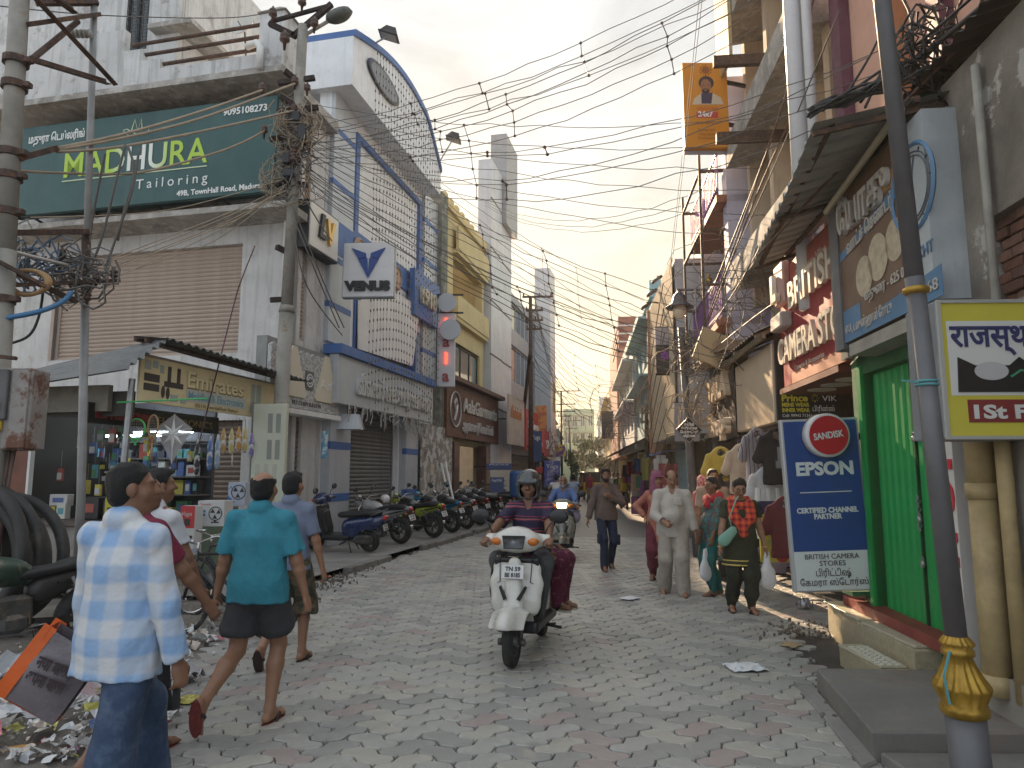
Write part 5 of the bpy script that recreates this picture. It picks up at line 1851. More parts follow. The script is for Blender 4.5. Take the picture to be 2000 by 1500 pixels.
 text(t,'STORES',w*.5,-.012,z0+.27,.075,k,.002,align='CENTER',width=.27)
 text(t,'பிரிட்டிஷ்',w*.5,-.012,z0+.165,.095,k,.002,align='CENTER',width=.36)
 text(t,'ேகமரா ஸ்ேடார்ஸ்',w*.5,-.012,z0+.07,.09,k,.002,align='CENTER',width=.7)
 pbox(t,'foot',M('old green paint',(.02,.13,.05)),.6,.95,.02,.3,.3,.345)
 a=D(1617,850,6.8)
 t=thing('round_sign','round red disc sign with white rim mounted at the top of the blue sign','sign',loc=a)
 X=Matrix.Rotation(R(90),4,'X')
 rr=42/1370*6.8
 m=MB()
 m.smooth=True
 m.lathe([(rr*1.02,-.12),(rr*1.02,.0),(rr,.012),(rr*.9,.016)],36,X)
 m.build('rim',M('disc rim',(.6,.6,.6),.4),t)
 m=MB()
 m.lathe([(rr*.9,.01),(rr*.9,.022)],36,X)
 m.build('face',M('disc red',(.5,.012,.03),.35),t)
 m=MB()
 m.lathe([(rr*1.05,-.14),(rr*1.05,-.1)],36,X)
 m.build('back_ring',m_black,t)
 text(t,'SANDISK',0,-.026,-.03,.09,wh,.002,align='CENTER',width=rr*1.4,bold=.002,X=Matrix.Rotation(R(-8),4,'Y'))
 m=MB()
 m.box(-.03,.5,.12,.16,-.03,.03)
 m.build('arm',m_dark,t)
camera_store()
X90=Matrix.Rotation(R(90),4,'X')
def garment_front():
 t=thing('blank_signboard','blank pale metal sign panel glowing in the low sun over the clothes stall','panel',Mx=FR.M)
 gp=M('blank aluminium',(.62,.5,.36),.38,.25,var=.06,scale=1.0)
 pbox(t,'panel',gp,-12.2,-9.85,-.05,.05,2.37,3.5,.01)
 pbox(t,'return',M('panel return',(.1,.08,.07),.6),-12.2,-9.85,.052,.5,2.37,3.48)
 t=thing('shop_board','black menswear shop board hung face on beside the blank panel','signboard',Mx=Frame(tuple(FR.w(-9.82,-.02,0).xy),(1,-.02)).M)
 bk=M('board black',(.014,.013,.015),.45)
 ye=M('yellow lettering',(.62,.55,.04),.5)
 wl=M('white lettering',(.75,.76,.74))
 pbox(t,'board',bk,0,.85,-.05,.0,2.38,3.75)
 text(t,'Prince',.06,-.056,2.66,.13,ye,.002,width=.36,bold=.004)
 text(t,'MENS WEAR',.06,-.056,2.585,.075,ye,.002,width=.38,bold=.003)
 text(t,'INNER WEAR',.06,-.056,2.51,.075,ye,.002,width=.38,bold=.003)
 text(t,'Cell: 99943 71341',.06,-.056,2.44,.06,wl,.002,width=.4)
 text(t,'VIK',.62,-.056,2.66,.11,wl,.002,width=.2)
 text(t,'பிரின்ஸ்',.48,-.056,2.52,.1,wl,.002,width=.3)
 text(t,'coobsoe',.16,-.056,3.62,.17,wl,.002,width=.8,X=Matrix.Rotation(R(90),4,'Y'))
 m=MB()
 m.lathe([(.09,0),(.09,.006)],16,Matrix.Translation((.13,-.051,3.68))@X90@Matrix.Diagonal((1,.45,1,1)))
 for k in range(8):
  m.bar((.52+.03*math.cos(k*.785),-.054,2.7+.03*math.sin(k*.785)),(.52+.055*math.cos(k*.785),-.054,2.7+.055*math.sin(k*.785)),.012,.004)
 m.build('emblem',ye,t)
 t=thing('wooden_canopy','dark sloping sheet canopy above the blank panel','canopy',Mx=FR.M)
 g=corrugated(lambda u,v:(-12.4+u*2.8,-.3+v*1.0,3.62+v*.42),16,2,.02)
 g.build('sheet',M('dark sheet',(.04,.035,.033)),t)
 m=MB()
 for x in(-12.7,-11.4,-10.0):
  m.bar((x+.3,-.3,3.56),(x+.3,.6,3.94),.05,.05)
 m.bar((-12.4,-.2,3.56),(-9.6,-.2,3.56),.05,.08)
 m.build('frame',M('weathered timber',(.2,.15,.1),.8,var=.3),t)
 t=thing('lettered_fascia','black shop fascia with raised pale capital letters beyond the blank panel','signboard',Mx=FR.M)
 pbox(t,'fascia',bk,-14.7,-12.3,-.05,.2,2.3,3.8)
 rl=M('pale raised letters',(.62,.5,.36),.4)
 text(t,'TALA',-14.5,-.1,3.1,.6,rl,.05,width=1.9,bold=.03)
 text(t,'Drops',-14.5,-.1,2.42,.5,rl,.05,width=1.8,bold=.03)
 m=MB()
 m.prism([(-14.9,3.82),(-12.2,3.82),(-12.2,4.0),(-14.9,4.0)],-.35,.3)
 m.build('hood',M('tan hood',(.3,.2,.12),.6),t)
 t=thing('leaning_board','tilted bare plywood board jammed between the cables above the fascia','board',loc=FR.w(-12.6,-.3,3.9))
 m=MB()
 m.box(-.35,.35,-.02,.02,-.35,.35,Matrix.Rotation(R(25),4,'Y')@Matrix.Rotation(R(-20),4,'X'))
 m.build('board',M('bare plywood',(.5,.36,.2),.7,var=.15),t)
X90=Matrix.Rotation(R(90),4,'X')
garment_front()
def billboards():
 a,c=D(1338,288,12.3),D(1419,122,12.3)
 w,h=c.x-a.x,c.z-a.z
 t=thing('orange_billboard','tall orange projecting billboard with a portrait of a man in a pale jacket','billboard',loc=(a.x,12.3,a.z))
 og=M('billboard orange',(.60,.235,.012),.5,var=.06)
 pbox(t,'board',og,0,w,0,.14,0,h,.01)
 pbox(t,'edge_frame',M('billboard edge',(.4,.42,.5),.5),.01,w-.01,.141,.2,-.05,h+.02)
 sk=M('print skin',(.28,.13,.07),.6)
 hr=M('print hair',(.03,.02,.025),.6)
 jk=M('print cream',(.55,.47,.36),.6)
 def blob(name,mat,cx,cz,rx,rz,y,half=None):
  m=MB()
  pts=[(cx+rx*math.cos(q),y,cz+rz*math.sin(q))for q in np.linspace(0,2*math.pi,25)[:-1]]
  m.add(pts,[tuple(range(24))])
  return m.build(name,mat,t)
 m=MB()
 m.prism([(w*.2,h*.5),(w*.9,h*.5),(w*.84,h*.58),(w*.65,h*.64),(w*.42,h*.64),(w*.24,h*.57)],-.006,-.001)
 m.build('printed_jacket',jk,t)
 m=MB()
 m.prism([(w*.4,h*.51),(w*.62,h*.51),(w*.66,h*.64),(w*.4,h*.63)],-.009,-.007)
 m.build('printed_shirt',M('print navy',(.05,.04,.09),.6),t)
 blob('printed_hair',hr,w*.52,h*.755,w*.17,h*.08,-.0075)
 blob('printed_face',sk,w*.51,h*.715,w*.12,h*.085,-.0085)
 blob('printed_beard',hr,w*.5,h*.655,w*.085,h*.032,-.0095)
 blob('printed_mouth',sk,w*.5,h*.668,w*.03,h*.01,-.0105)
 m=MB()
 for x in(.45,.57):
  m.box(w*x-w*.025,w*x+w*.025,-.0105,-.0095,h*.725,h*.732)
 m.build('printed_eyes',hr,t)
 rd=M('print red',(.5,.05,.05))
 wl=M('white lettering',(.75,.76,.74))
 pbox(t,'red_label',rd,w*.28,w*.76,-.006,-.001,h*.345,h*.415)
 text(t,'24x7',w*.31,-.009,h*.36,.14,wl,.001,width=w*.34,bold=.006)
 text(t,'GOLD LOAN',w*.3,-.005,h*.435,.09,rd,.001,width=w*.45)
 for i,z in enumerate((.27,.19,.14,.095)):
  text(t,['OTHER PRODUCTS','Business loan','Money transfer','Insurance'][i],w*.5,-.005,h*z,.075,M('print brown',(.25,.08,.02)),.001,align='CENTER',width=w*(.5 if i==0 else .38))
 m=MB()
 m.lathe([(.07,0),(.07,.006)],12,Matrix.Translation((w*.52,-.001,h*.91))@X90)
 for k in range(12):
  q=k*math.pi/6
  m.bar((w*.52+.075*math.cos(q),-.004,h*.91+.075*math.sin(q)),(w*.52+.12*math.cos(q),-.004,h*.91+.12*math.sin(q)),.02,.004)
 m.build('printed_sun',M('print brown',(.25,.08,.02),.6),t)
 m=MB()
 for z in(h*.3,h*.8):
  m.bar((w,.1,z),(w+.6,.3,z),.06,.06)
 m.build('bracket',m_dark,t)
 t=thing('yellow_sign','big yellow projecting box sign with dark Hindi lettering at the right edge','sign',loc=(2.56,4.15,0),rz=-.03)
 z0,z1,w=1.86,2.70,1.0
 yl=M('sign yellow',(.62,.55,.07),.45,var=.08,stain=.15,stain_col=(.4,.35,.1))
 gr=M('sign casing',(.25,.27,.29),.5,.3,var=.2,stain=.3)
 m=MB()
 m.rbox(0,w,0,.35,z0,z1,.012)
 m.build('casing',gr,t)
 m=MB()
 for q in((0,.02,z0,z1),(w-.02,w,z0,z1),(.02,w-.02,z1-.02,z1),(.02,w-.02,z0,z0+.02)):
  m.box(q[0],q[1],-.02,-.001,q[2],q[3])
 m.build('edge_frame',M('sign aluminium',(.5,.51,.5),.45,.4),t)
 pbox(t,'face',yl,.02,w-.02,-.008,-.001,z0+.02,z1-.02)
 wh=M('sign white',(.66,.67,.64),.5)
 pbox(t,'white_field',wh,.05,w-.05,-.010,-.0085,z0+.26,z1-.13)
 pbox(t,'yellow_field',yl,.05,w-.05,-.012,-.0105,z0+.26,z0+.5)if False else None
 text(t,'राजस्थान',.065,-.014,z1-.285,.19,M('navy lettering',(.03,.035,.13),.5),.002,width=.6,bold=.004)
 m=MB()
 m.prism([(.09,z0+.28),(.5,z0+.28),(.5,z0+.46),(.46,z0+.49),(.4,z0+.44),(.2,z0+.44),(.1,z0+.49)],-.016,-.012)
 m.build('printed_emblem',m_black,t)
 m=MB()
 m.add([(.29+.1*math.cos(q),-.018,z0+.405+.055*math.sin(q))for q in np.linspace(0,2*math.pi,25)[:-1]],[tuple(range(24))])
 m.build('printed_oval',M('print silver',(.5,.5,.5),.5),t)
 m=MB()
 m.tube([(.4,-.018,z0+.37),(.46,-.018,z0+.41),(.5,-.018,z0+.4)],.008,4)
 m.build('printed_leaf',M('print green',(.05,.3,.15),.5),t)
 pbox(t,'maroon_label',M('sign maroon',(.22,.03,.03),.5),.14,w-.02,-.013,-.009,z0+.1,z0+.235)
 text(t,'1St Floor',.17,-.016,z0+.125,.11,wh,.002,width=.6,bold=.004)
billboards()
def lower_right():
 b=building('lilac_building','lilac building with projecting railed balconies beyond the cream block',FR)
 lil=M('lilac plaster',(.36,.31,.52),.85,var=.12,stain=.35,streak=.35,stain_col=(.2,.17,.2))
 walls(b,-16.3,-13.0,.0,9.4,.7,1.0,[(-15.9,-14.9,4.9,6.5),(-14.4,-13.4,4.9,6.5),(-15.9,-14.9,7.3,8.8),(-14.4,-13.4,7.3,8.8),(-16,-13.2,.1,2.3)],lil)
 pbox(b,'storey_block',M('dark red plaster',(.2,.05,.04),.8),-16.3,-13.0,1.4,4.5,0,9.3)
 for x in(-15.9,-14.4):
  for z in(4.9,7.3):
   window(b,x,x+1.0,z,z+1.5,.85,m_white,2,4)
 rl=M('violet rail',(.22,.1,.3),.6,var=.2)
 for z in(4.45,6.85):
  pbox(b,'balcony_slab',M('terracotta soffit',(.35,.14,.08),.7,var=.2),-16.3,-13.0,-.1,.7,z,z+.14)
  m=MB()
  m.bar((-16.3,-.07,z+.95),(-13.0,-.07,z+.95),.05,.05)
  m.bar((-16.3,-.07,z+.25),(-13.0,-.07,z+.25),.04,.04)
  n=22
  for i in range(n+1):
   x=-16.3+3.3*i/n
   m.bar((x,-.07,z+.14),(x,-.07,z+.95),.025,.025)
  m.build('balcony_railing',rl,b)
 pbox(b,'corner_pier',M('pale lilac',(.5,.48,.58),.8,var=.1),-13.4,-13.0,.1,.7,3.8,9.4)
 m=MB()
 for x in(-15.6,-13.3):
  m.bar((x,-.35,4.0),(x,-.35,8.0),.05,.05)
  for z in(4.3,5.3,6.4,7.6):
   m.bar((x,-.35,z),(x,.6,z),.05,.05)
 for z in(4.3,6.4,7.6):
  m.bar((-15.6,-.35,z),(-13.3,-.35,z),.05,.05)
 m.build('sign_frame',m_rust,b)
 b=building('corrugated_building','beige corrugated clad building catching the low sun',FR)
 cg=M('beige cladding',(.56,.45,.31),.6,.1,var=.12,stain=.35,streak=.45,stain_col=(.28,.2,.13))
 pbox(b,'storey_block',M('grey end wall',(.42,.43,.43),.7,var=.12,stain=.3),-22.2,-16.6,-.44,3,2.6,6.85)
 g=MB()
 n=46
 vs_=[]
 for i in range(n*4+1):
  x=-22.2+5.6*i/(n*4)
  yy=-.52+(.03 if i%4 in(1,2)else 0)
  vs_+=[(x,yy,2.6),(x,yy,6.9)]
 g.add(vs_,[(2*i,2*i+2,2*i+3,2*i+1)for i in range(n*4)])
 g.build('cladding',cg,b)
 pbox(b,'roof_block',M('grey roof block',(.45,.46,.47),.8,var=.1),-19.4,-16.6,.2,3,6.86,7.4)
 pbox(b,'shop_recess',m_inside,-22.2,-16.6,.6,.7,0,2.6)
 pbox(b,'edge_pier',M('terracotta pier',(.4,.2,.12),.8),-22.35,-22.21,-.6,-.2,0,6.9)
 t=thing('flower_billboard','dark projecting billboard with a purple flower print','billboard',loc=D(1282,728,17.5))
 w,h=D(1319,640,17.5).x-t.location.x,D(1319,640,17.5).z-t.location.z
 pbox(t,'board',M('print dark',(.03,.028,.035),.5),0,w,0,.15,0,h*.62)
 pbox(t,'upper_board',M('grey lilac print',(.32,.3,.34),.6,var=.15),0,w,0,.15,h*.62,h)
 m=MB()
 for k in range(7):
  q=k*.9
  m.add([(w*.45+.12*math.cos(q+e)*s_,-.005,h*.38+.12*math.sin(q+e)*s_)for e,s_ in((0,.1),(-.35,.8),(0,1.1),(.35,.8))],[(0,1,2,3)])
 m.build('printed_flower',M('print purple',(.28,.06,.4),.5),t)
 m=MB()
 m.bar((0,.1,h+.02),(w+.9,.1,h+.02),.05,.05)
 m.bar((0,.1,-.03),(w+.9,.1,-.03),.05,.05)
 m.build('frame',m_dark,t)
 def far_block(label,x0,x1,z,off,mat,rows,cols,wm=None,parapet=None,name='shop_house',depth=4.0,fr=FR,ground=True):
  b=building(name,label,fr)
  holes=[]
  zs=[3.2+(z-3.6)*i/rows for i in range(rows)]
  hh=(z-3.6)/rows*.62
  for zz in zs:
   for c_ in range(cols):
    a=x0+(x1-x0)*(c_+.22)/cols
    holes.append((a,a+(x1-x0)/cols*.56,zz+.35,zz+.35+hh))
  walls(b,x0,x1,2.7 if ground else 0,z,off,off+.25,holes,mat)
  for h in holes:
   window(b,h[0],h[1],h[2],h[3],off+.1,wm or m_white,2)
  pbox(b,'storey_block',mat,x0,x1,off+.6,off+depth,0,z-.1)
  for i,zz in enumerate(zs):
   pbox(b,'sunshade',mat,x0+.1,x1-.1,off-.45,off-.002,zz+.35+hh+.08,zz+.35+hh+.16)
  if parapet:
   pbox(b,'parapet',parapet,x0-.05,x1+.05,off-.08,off+.3,z+.002,z+.55)
  if ground:
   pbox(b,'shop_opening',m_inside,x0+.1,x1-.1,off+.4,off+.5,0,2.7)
   m=MB()
   m.add([(x0,off-1.0,2.5),(x1,off-1.0,2.5),(x1,off,2.95),(x0,off,2.95)],[(0,1,2,3)])
   m.add([(x0,off-1.0,2.47),(x1,off-1.0,2.47),(x1,off,2.92),(x0,off,2.92)],[(3,2,1,0)])
   m.build('awning',M('awning '+label[:12],(rnd.uniform(.1,.4),rnd.uniform(.1,.3),rnd.uniform(.1,.35)),.7,var=.3),b)
  return b
 bl=M('sky blue plaster',(.24,.42,.47),.85,var=.1,stain=.3,streak=.3)
 gw=M('grey blue plaster',(.45,.49,.5),.85,var=.1,stain=.3,streak=.4)
 tc=M('terracotta plaster',(.42,.2,.13),.8,var=.12)
 rdb=M('brick red plaster',(.28,.09,.065),.85,var=.15)
 far_block('sky blue four storey shop house on the right beyond the corrugated cladding',-30,-22.5,7.4,-.4,bl,2,4,parapet=bl)
 far_block('grey blue shop house with a terracotta edge and brick red roof storey',-42,-30.2,7.2,-.5,gw,2,5,parapet=m_white)
 b=building('roof_storey','brick red roof storey with pale ledges above the grey blue house',FR,'roof storey')
 pbox(b,'wall',rdb,-56,-42.3,-.45,3,2.7,11.2)
 for z in(9.6,10.1,10.6):
  pbox(b,'ledge',m_white,-50,-42.2,-.5,1.5,z,z+.07)
 pbox(b,'edge_pier',tc,-42.28,-42.1,-.6,3,2.7,9.2)
 far_block('grey shop house under the brick red storey',-56,-42.3,2.65,-.6,m_acpd,0,1)if False else None
 far_block('ochre shop house further down the right side',-74,-56.3,8.6,-.5,m_yel,2,6)
 far_block('pale grey shop house at the far right of the street',-98,-74.5,9.5,-.3,m_wall_w,2,7)
 far_block('grey shop house beyond the banners on the left',.3,14,9.5,0,m_acpd,2,5,fr=FB)
 far_block('cream shop house far down the left side',14.4,34,7.5,.2,m_cream2,2,7,fr=FB)
 far_block('pale blue shop house near the far end on the left',34.5,60,7.0,.2,gw,2,8,fr=FB)
 fe=Frame((7.6,104),(1,-.05))
 far_block('pale green building closing the far end of the street',0,4.6,11.2,0,M('pale green plaster',(.36,.42,.29),.85,var=.1),3,4,fr=fe,ground=False)
 far_block('tall grey blue building at the far end behind the trees',4.8,10.5,11.6,-8,gw,3,5,parapet=m_white,fr=fe,ground=False)
 far_block('low teal house at the far left end of the street',-6,-.3,7.6,8,bl,2,4,fr=fe,ground=False)
 t=thing('dark_billboard','dark blank projecting billboard far down the right side','billboard',loc=D(1176,857,41))
 pbox(t,'board',M('print dark',(.03,.028,.035)),0,.68,0,.15,0,1.62)
 m=MB()
 m.bar((.68,.1,.3),(1.7,.1,.3),.06,.06)
 m.bar((.68,.1,1.4),(1.7,.1,1.4),.06,.06)
 m.build('bracket',m_dark,t)
 a=D(1346,840,13.8)
 t=thing('diamond_sign','black diamond sign with white Tamil lettering on the lamp pole','sign',loc=a)
 m=MB()
 s_=.27
 m.prism([(0,-s_),(s_,0),(0,s_),(-s_,0)],0,.02)
 m.build('plate',M('board black',(.014,.013,.015)),t)
 m=MB()
 c_=[(0,-s_*.93),(s_*.93,0),(0,s_*.93),(-s_*.93,0)]
 for i in range(4):
  p,q=c_[i],c_[(i+1)%4]
  m.bar((p[0],-.003,p[1]),(q[0],-.003,q[1]),.012,.004)
 m.build('border',M('white lettering',None),t)
 for i,(s2,w)in enumerate((('தமிழ்',.2),('குளிர் சாதன',.32),('ெபாருட்கள்',.36),('விற்பைன',.24))):
  text(t,s2,0,-.006,.09-.075*i,.07,M('white lettering',None),.001,align='CENTER',width=w,bold=.003)
 t=thing('hanging_banner','grey faded flex banner hung behind the diamond sign','banner',loc=D(1318,862,15.6))
 m=MB()
 m.grid(lambda u,v:(u*.55,.03*math.sin(v*5+u*3),v*.85),6,8)
 m.build('sheet',M('grey blue flex',(.3,.32,.35),.6,var=.2,scale=3),t)
 m=MB()
 m.tube([(-.03,0,.87),(.6,0,.87)],.012,5)
 m.build('rod',m_dark,t)
 m=MB()
 return far_block
far_block=lower_right()
# ================================================================ poles, lamps and overhead cables
m_pole=M('grey painted pole',(.125,.128,.138),.55,.2,var=.2,scale=4,stain=.35,stain_col=(.05,.05,.05),mottle=(.22,.21,.2),mscale=5,mth=(.66,.72))
m_zinc=M('weathered pole',(.30,.285,.25),.8,.15,var=.3,scale=3,mottle=(.2,.14,.09),mscale=6,mth=(.56,.7))
m_gold=M('gold paint',(.40,.24,.035),.38,.55,var=.4,scale=14,bump=.15,stain=.4,stain_col=(.1,.06,.015))
m_wire=M('grey cable',(.13,.12,.11),.7)
m_wireb=M('beige cable',(.34,.27,.19),.7,var=.2)
m_wirek=M('black cable',(.02,.02,.021),.55)
m_ins=M('brown insulator',(.07,.035,.025),.3)
def catenary(a,b,sag,n=14,jit=0.0):
 a,b=Vector(a),Vector(b)
 return[a.lerp(b,i/n)+Vector((rnd.uniform(-jit,jit),rnd.uniform(-jit,jit),-sag*4*(i/n)*(1-i/n)+rnd.uniform(-jit,jit)))for i in range(n+1)]
def bundle(label,a,b,n,sag,spread=.22,spacers=(),r=.007,mat=None,jit=.03,fan=None,group='overhead cable bundles'):
 """cables strung side by side from a to b, with their spacers"""
 a,b=Vector(a),Vector(b)
 t=thing('cable_bundle',label,'cables',loc=a,group=group)
 fan=fan or 1.0
 paths=[]
 for i in range(n):
  k=i-(n-1)/2
  o0,o1=Vector((.04*k,.1*k*spread,-k*spread*.55)),Vector((.05*k,.1*k,-k*spread*fan))
  p=catenary(o0,b-a+o1,sag*rnd.uniform(.85,1.2),18,jit)
  paths.append(p)
  m=MB()
  m.smooth=True
  m.tube(p,r*.78,4,False)
  m.build('cable',mat or m_wire,t)
 for s_ in spacers:
  m=MB()
  pts=[p[int(s_*18)]for p in paths]
  m.tube(pts,.008,4)
  for q in pts:
   m.ball(q,.026,6)
  m.build('spacer',m_ins,t)
 return t
def cable(label,pts,r=.012,mat=None,group='single overhead cables',smooth=6):
 P=[Vector(p)for p in pts]
 out=[]
 for i in range(len(P)-1):
  p0,p1,p2,p3=P[max(0,i-1)],P[i],P[i+1],P[min(len(P)-1,i+2)]
  for k in range(smooth):
   t=k/smooth
   out.append(.5*(2*p1+(p2-p0)*t+(2*p0-5*p1+4*p2-p3)*t*t+(3*p1-p0-3*p2+p3)*t**3))
 out.append(P[-1])
 m=MB()
 m.smooth=True
 m.tube(out,r,5)
 return tag(m.build('cable',mat or m_wire),label,'cable',group)
def insulator(p,s_=1.0):
 m=MB()
 m.smooth=True
 m.lathe([(.012,-.1),(.02,-.02),(.05,0),(.055,.02),(.03,.035),(.05,.05),(.045,.075),(.02,.09),(.012,.12)],10,Matrix.Translation(p)@Matrix.Scale(s_,4))
 return m
def hanks(c,rx,rz,n,seed,r=.011,loops=1.0):
 """tangle of cable loops round a pole"""
 q=np.random.RandomState(seed)
 m=MB()
 m.smooth=True
 for i in range(n):
  k=10
  ph,cx,cz=q.rand()*6.3,q.normal()*rx*.35,q.normal()*rz*.45
  ra,rb,el=rx*(.25+.6*q.rand()),rx*(.25+.7*q.rand()),q.rand()*.8
  span=(.5+q.rand()*.6)*2*math.pi*loops
  pts=[]
  for j in range(k+1):
   a=ph+span*j/k
   pts.append((c[0]+cx+ra*math.cos(a)+.03*q.normal(),c[1]+ra*.6*math.sin(a*el+ph)+.05*q.normal()-.08,c[2]+cz+rb*math.sin(a)+.04*q.normal()))
  m.tube(pts,r*(.6+.7*q.rand()),4,False)
 return m
def poles():
 Y=7.5
 lo,hi=D(3,600,Y),D(36,40,Y)
 d=(hi-lo)/(hi.z-lo.z)
 base=lo-d*lo.z
 t=thing('utility_pole','thick grey utility pole with rusty lattice arms at the left edge','utility pole',loc=(base.x,Y,0),group=None)
 B=Vector((base.x,Y,0))
 m=MB()
 m.smooth=True
 m.tube([d*0,d*4.1],[.125,.115],14)
 m.tube([d*4.1,d*8.2],[.105,.095],14)
 m.build('pole_shaft',m_zinc,t)
 L_=lambda px,py,Y_=Y:D(px,py,Y_)-B
 def arm(a,b,w=.075,k='angle'):
  m=MB()
  (m.angle(a,b,w)if k=='angle' else m.bar(a,b,w,w*.6)if k=='bar' else m.tube([a,b],w,8))
  m.build('lattice_arm',m_rust,t)
 arm(L_(58,-8),L_(222,168,8.6))
 arm(L_(95,-5,7.9),L_(142,28,8.2),.09)
 arm(L_(52,48),L_(192,28,8.6),.085,'bar')
 arm(L_(70,6,8.2),L_(192,6,8.6),.08,'bar')
 arm(L_(50,126),L_(152,42,8.4),.035,'tube')
 arm(L_(60,122),L_(208,166,8.6))
 arm(L_(-40,462),L_(176,458,8.6),.07)
 arm(L_(35,310),L_(108,290,7.9),.11,'bar')
 arm(L_(-40,560,7.3),L_(232,548,8.7),.07,'bar')
 arm(L_(-40,500,7.4),L_(150,590,8.3),.07,'bar')
 arm(L_(-60,690,7.2),L_(32,700,7.3),.06,'bar')
 arm(L_(-60,480,7.2),L_(90,560,7.6),.06,'bar')
 for y in(120,168,300,345,415,585):
  m=MB()
  c=L_(3+33*(600-y)/560,y)
  m.lathe([(.125,-.04),(.135,-.04),(.135,.04),(.125,.04)],14,Matrix.Translation(c))
  m.rbox(c.x+.1,c.x+.2,c.y-.06,c.y+.02,c.z-.03,c.z+.03,.005)
  m.build('clamp_band',m_rust,t)
 for k in range(5):
  m=MB()
  m.lathe([(.02,-.03),(.055,-.01),(.055,.01),(.02,.03)],10,Matrix.Translation(L_(143+k*8,66,8.5))@Matrix.Rotation(R(90),4,'Y'))
  m.build('insulator',M('grey insulator',(.3,.29,.26),.4),t)
 for px_,py_ in((140,545),(188,545),(222,540),(120,500),(55,530),(170,585)):
  insulator(L_(px_,py_,8.4)).build('insulator',m_ins,t)
 Y=8.6
 lo,hi=D(158,980,Y),D(184,12,Y)
 t=thing('thin_pole','thin steel pole standing in front of the stall counter','pole',loc=(lo.x+.02,Y,0))
 B=Vector((lo.x+.02,Y,0))
 m=MB()
 m.smooth=True
 m.tube([(0,0,0),lo-B,D(167,560,Y)-B],.05,10)
 m.tube([D(167,560,Y)-B,hi-B],.042,10)
 m.build('pole_shaft',M('grey galvanised pole',(.28,.28,.275),.6,.4,var=.25,scale=3,mottle=(.3,.23,.12),mscale=2,mth=(.62,.66)),t)
 m=MB()
 m.tube([D(168,512,Y)-B,D(168,452,Y)-B],.055,8)
 m.build('rusty_sleeve',m_rust,t)
 Y=12.2
 lo,hi=D(538,980,Y),D(592,50,Y)
 d=(hi-lo)/(hi.z-lo.z)
 base=lo-d*lo.z
 B=Vector((base.x,base.y,0))
 t=thing('utility_pole','leaning utility pole with a street lamp and a heavy tangle of cables','utility pole',loc=B)
 L_=lambda px,py,Y_=Y:D(px,py,Y_)-B
 m=MB()
 m.smooth=True
 m.tube([d*0,d*4.5],[.13,.125],14)
 m.tube([d*4.5,d*4.62],[.14,.12],14)
 m.tube([d*4.62,hi-B],[.105,.09],14)
 m.build('pole_shaft',m_zinc,t)
 def arm(a,b,w=.07):
  m=MB()
  m.bar(a,b,w,w)
  m.build('cross_arm',M('dark rusty arm',(.05,.035,.03),.8,.3,var=.4,scale=8),t)
 arm(L_(526,46),L_(576,70),.09)
 arm(L_(572,72),L_(648,8),.09)
 arm(L_(530,42),L_(640,12),.06)
 for a,b in(((543,162),(615,152)),((556,138),(580,158)),((548,188),(600,222)),((540,218),(622,210)),((528,272),(560,268)),((550,285),(575,300)),((545,355),(602,362)),((520,365),(575,352)),((528,586),(565,584)),((522,732),(566,728)),((540,482),(560,492))):
  arm(L_(*a,Y-.12),L_(*b,Y+.05),.085)
 for px_,py_,s_ in((533,30,1.5),(590,8,1.5),(556,80,1.8),(614,50,1.5),(576,162,1.3),(512,176,1.3),(574,216,1.3),(516,258,1.3),(600,175,1.2),(572,315,1.8),(574,300,1.8)):
  insulator(L_(px_,py_,Y-.15),s_).build('insulator',m_ins,t)
 l=MB()
 l.smooth=True
 l.tube([L_(580,215),L_(582,150),L_(588,95),L_(600,66),L_(640,42)],.035,8)
 l.build('lamp_arm',m_zinc,t)
 X=Matrix.Translation(L_(662,30))@Matrix.Rotation(R(-22),4,'Y')
 h=MB()
 h.smooth=True
 h.lathe([(.0,-.1),(.14,-.09),(.2,-.02),(.18,.06),(.08,.1),(0,.1)],14,X@Matrix.Diagonal((1.35,.8,1,1)),caps=False)
 h.build('lamp_head',M('dirty lamp housing',(.12,.125,.11),.6,.2,var=.4,scale=8),t)
 c=L_(585,250)
 k=hanks(c,.42,.5,46,4,.010)
 k.build('cable_tangle',m_wireb,t)
 k=hanks(L_(580,300),.3,.9,38,6,.012)
 k.build('cable_tangle',m_wire,t)
 k=hanks(L_(552,355),.5,.28,26,8,.009)
 k.build('cable_tangle',M('pale cable',(.3,.25,.18),.7),t)
 b=MB()
 for px_,py_,w,h_ in((575,228,.22,.2),(590,258,.16,.3),(565,338,.2,.16),(560,310,.14,.2)):
  q=L_(px_,py_,Y-.2)
  b.rbox(q.x-w/2,q.x+w/2,q.y-.05,q.y+.05,q.z-h_/2,q.z+h_/2,.02)
 b.build('junction_box',m_black,t)
 def far_pole(label,px_,top,Y,h,lean=0,arms=((0,.9),(.55,.5),(.95,.5),(1.3,.45))):
  c=D(px_,top,Y)
  x,z=c.x,c.z
  t=thing('utility_pole',label,'utility pole',loc=(x,Y,0))
  m=MB()
  m.smooth=True
  m.tube([(lean,0,0),(0,0,z)],[.12,.07],8)
  m.build('pole_shaft',m_rust,t)
  for dz,w in arms:
   m=MB()
   m.bar((-w*.35,0,z-dz),(w,0,z-dz+.02),.07,.07)
   for k in(-.3,.4,.9):
    m.lathe([(.015,0),(.035,.06),(.015,.14)],6,Matrix.Translation((w*k,0,z-dz+.03)))
   m.build('cross_arm',m_rust,t)
  return t
 far_pole('rusty pole with crossarms on the left kerb beyond the garment shop',1036,580,27,8)
 far_pole('thin distant pole with four crossarms in the middle of the street view',1096,764,58,8,0,((0,1.6),(1.1,1.2),(1.7,1.2),(2.1,.8)))
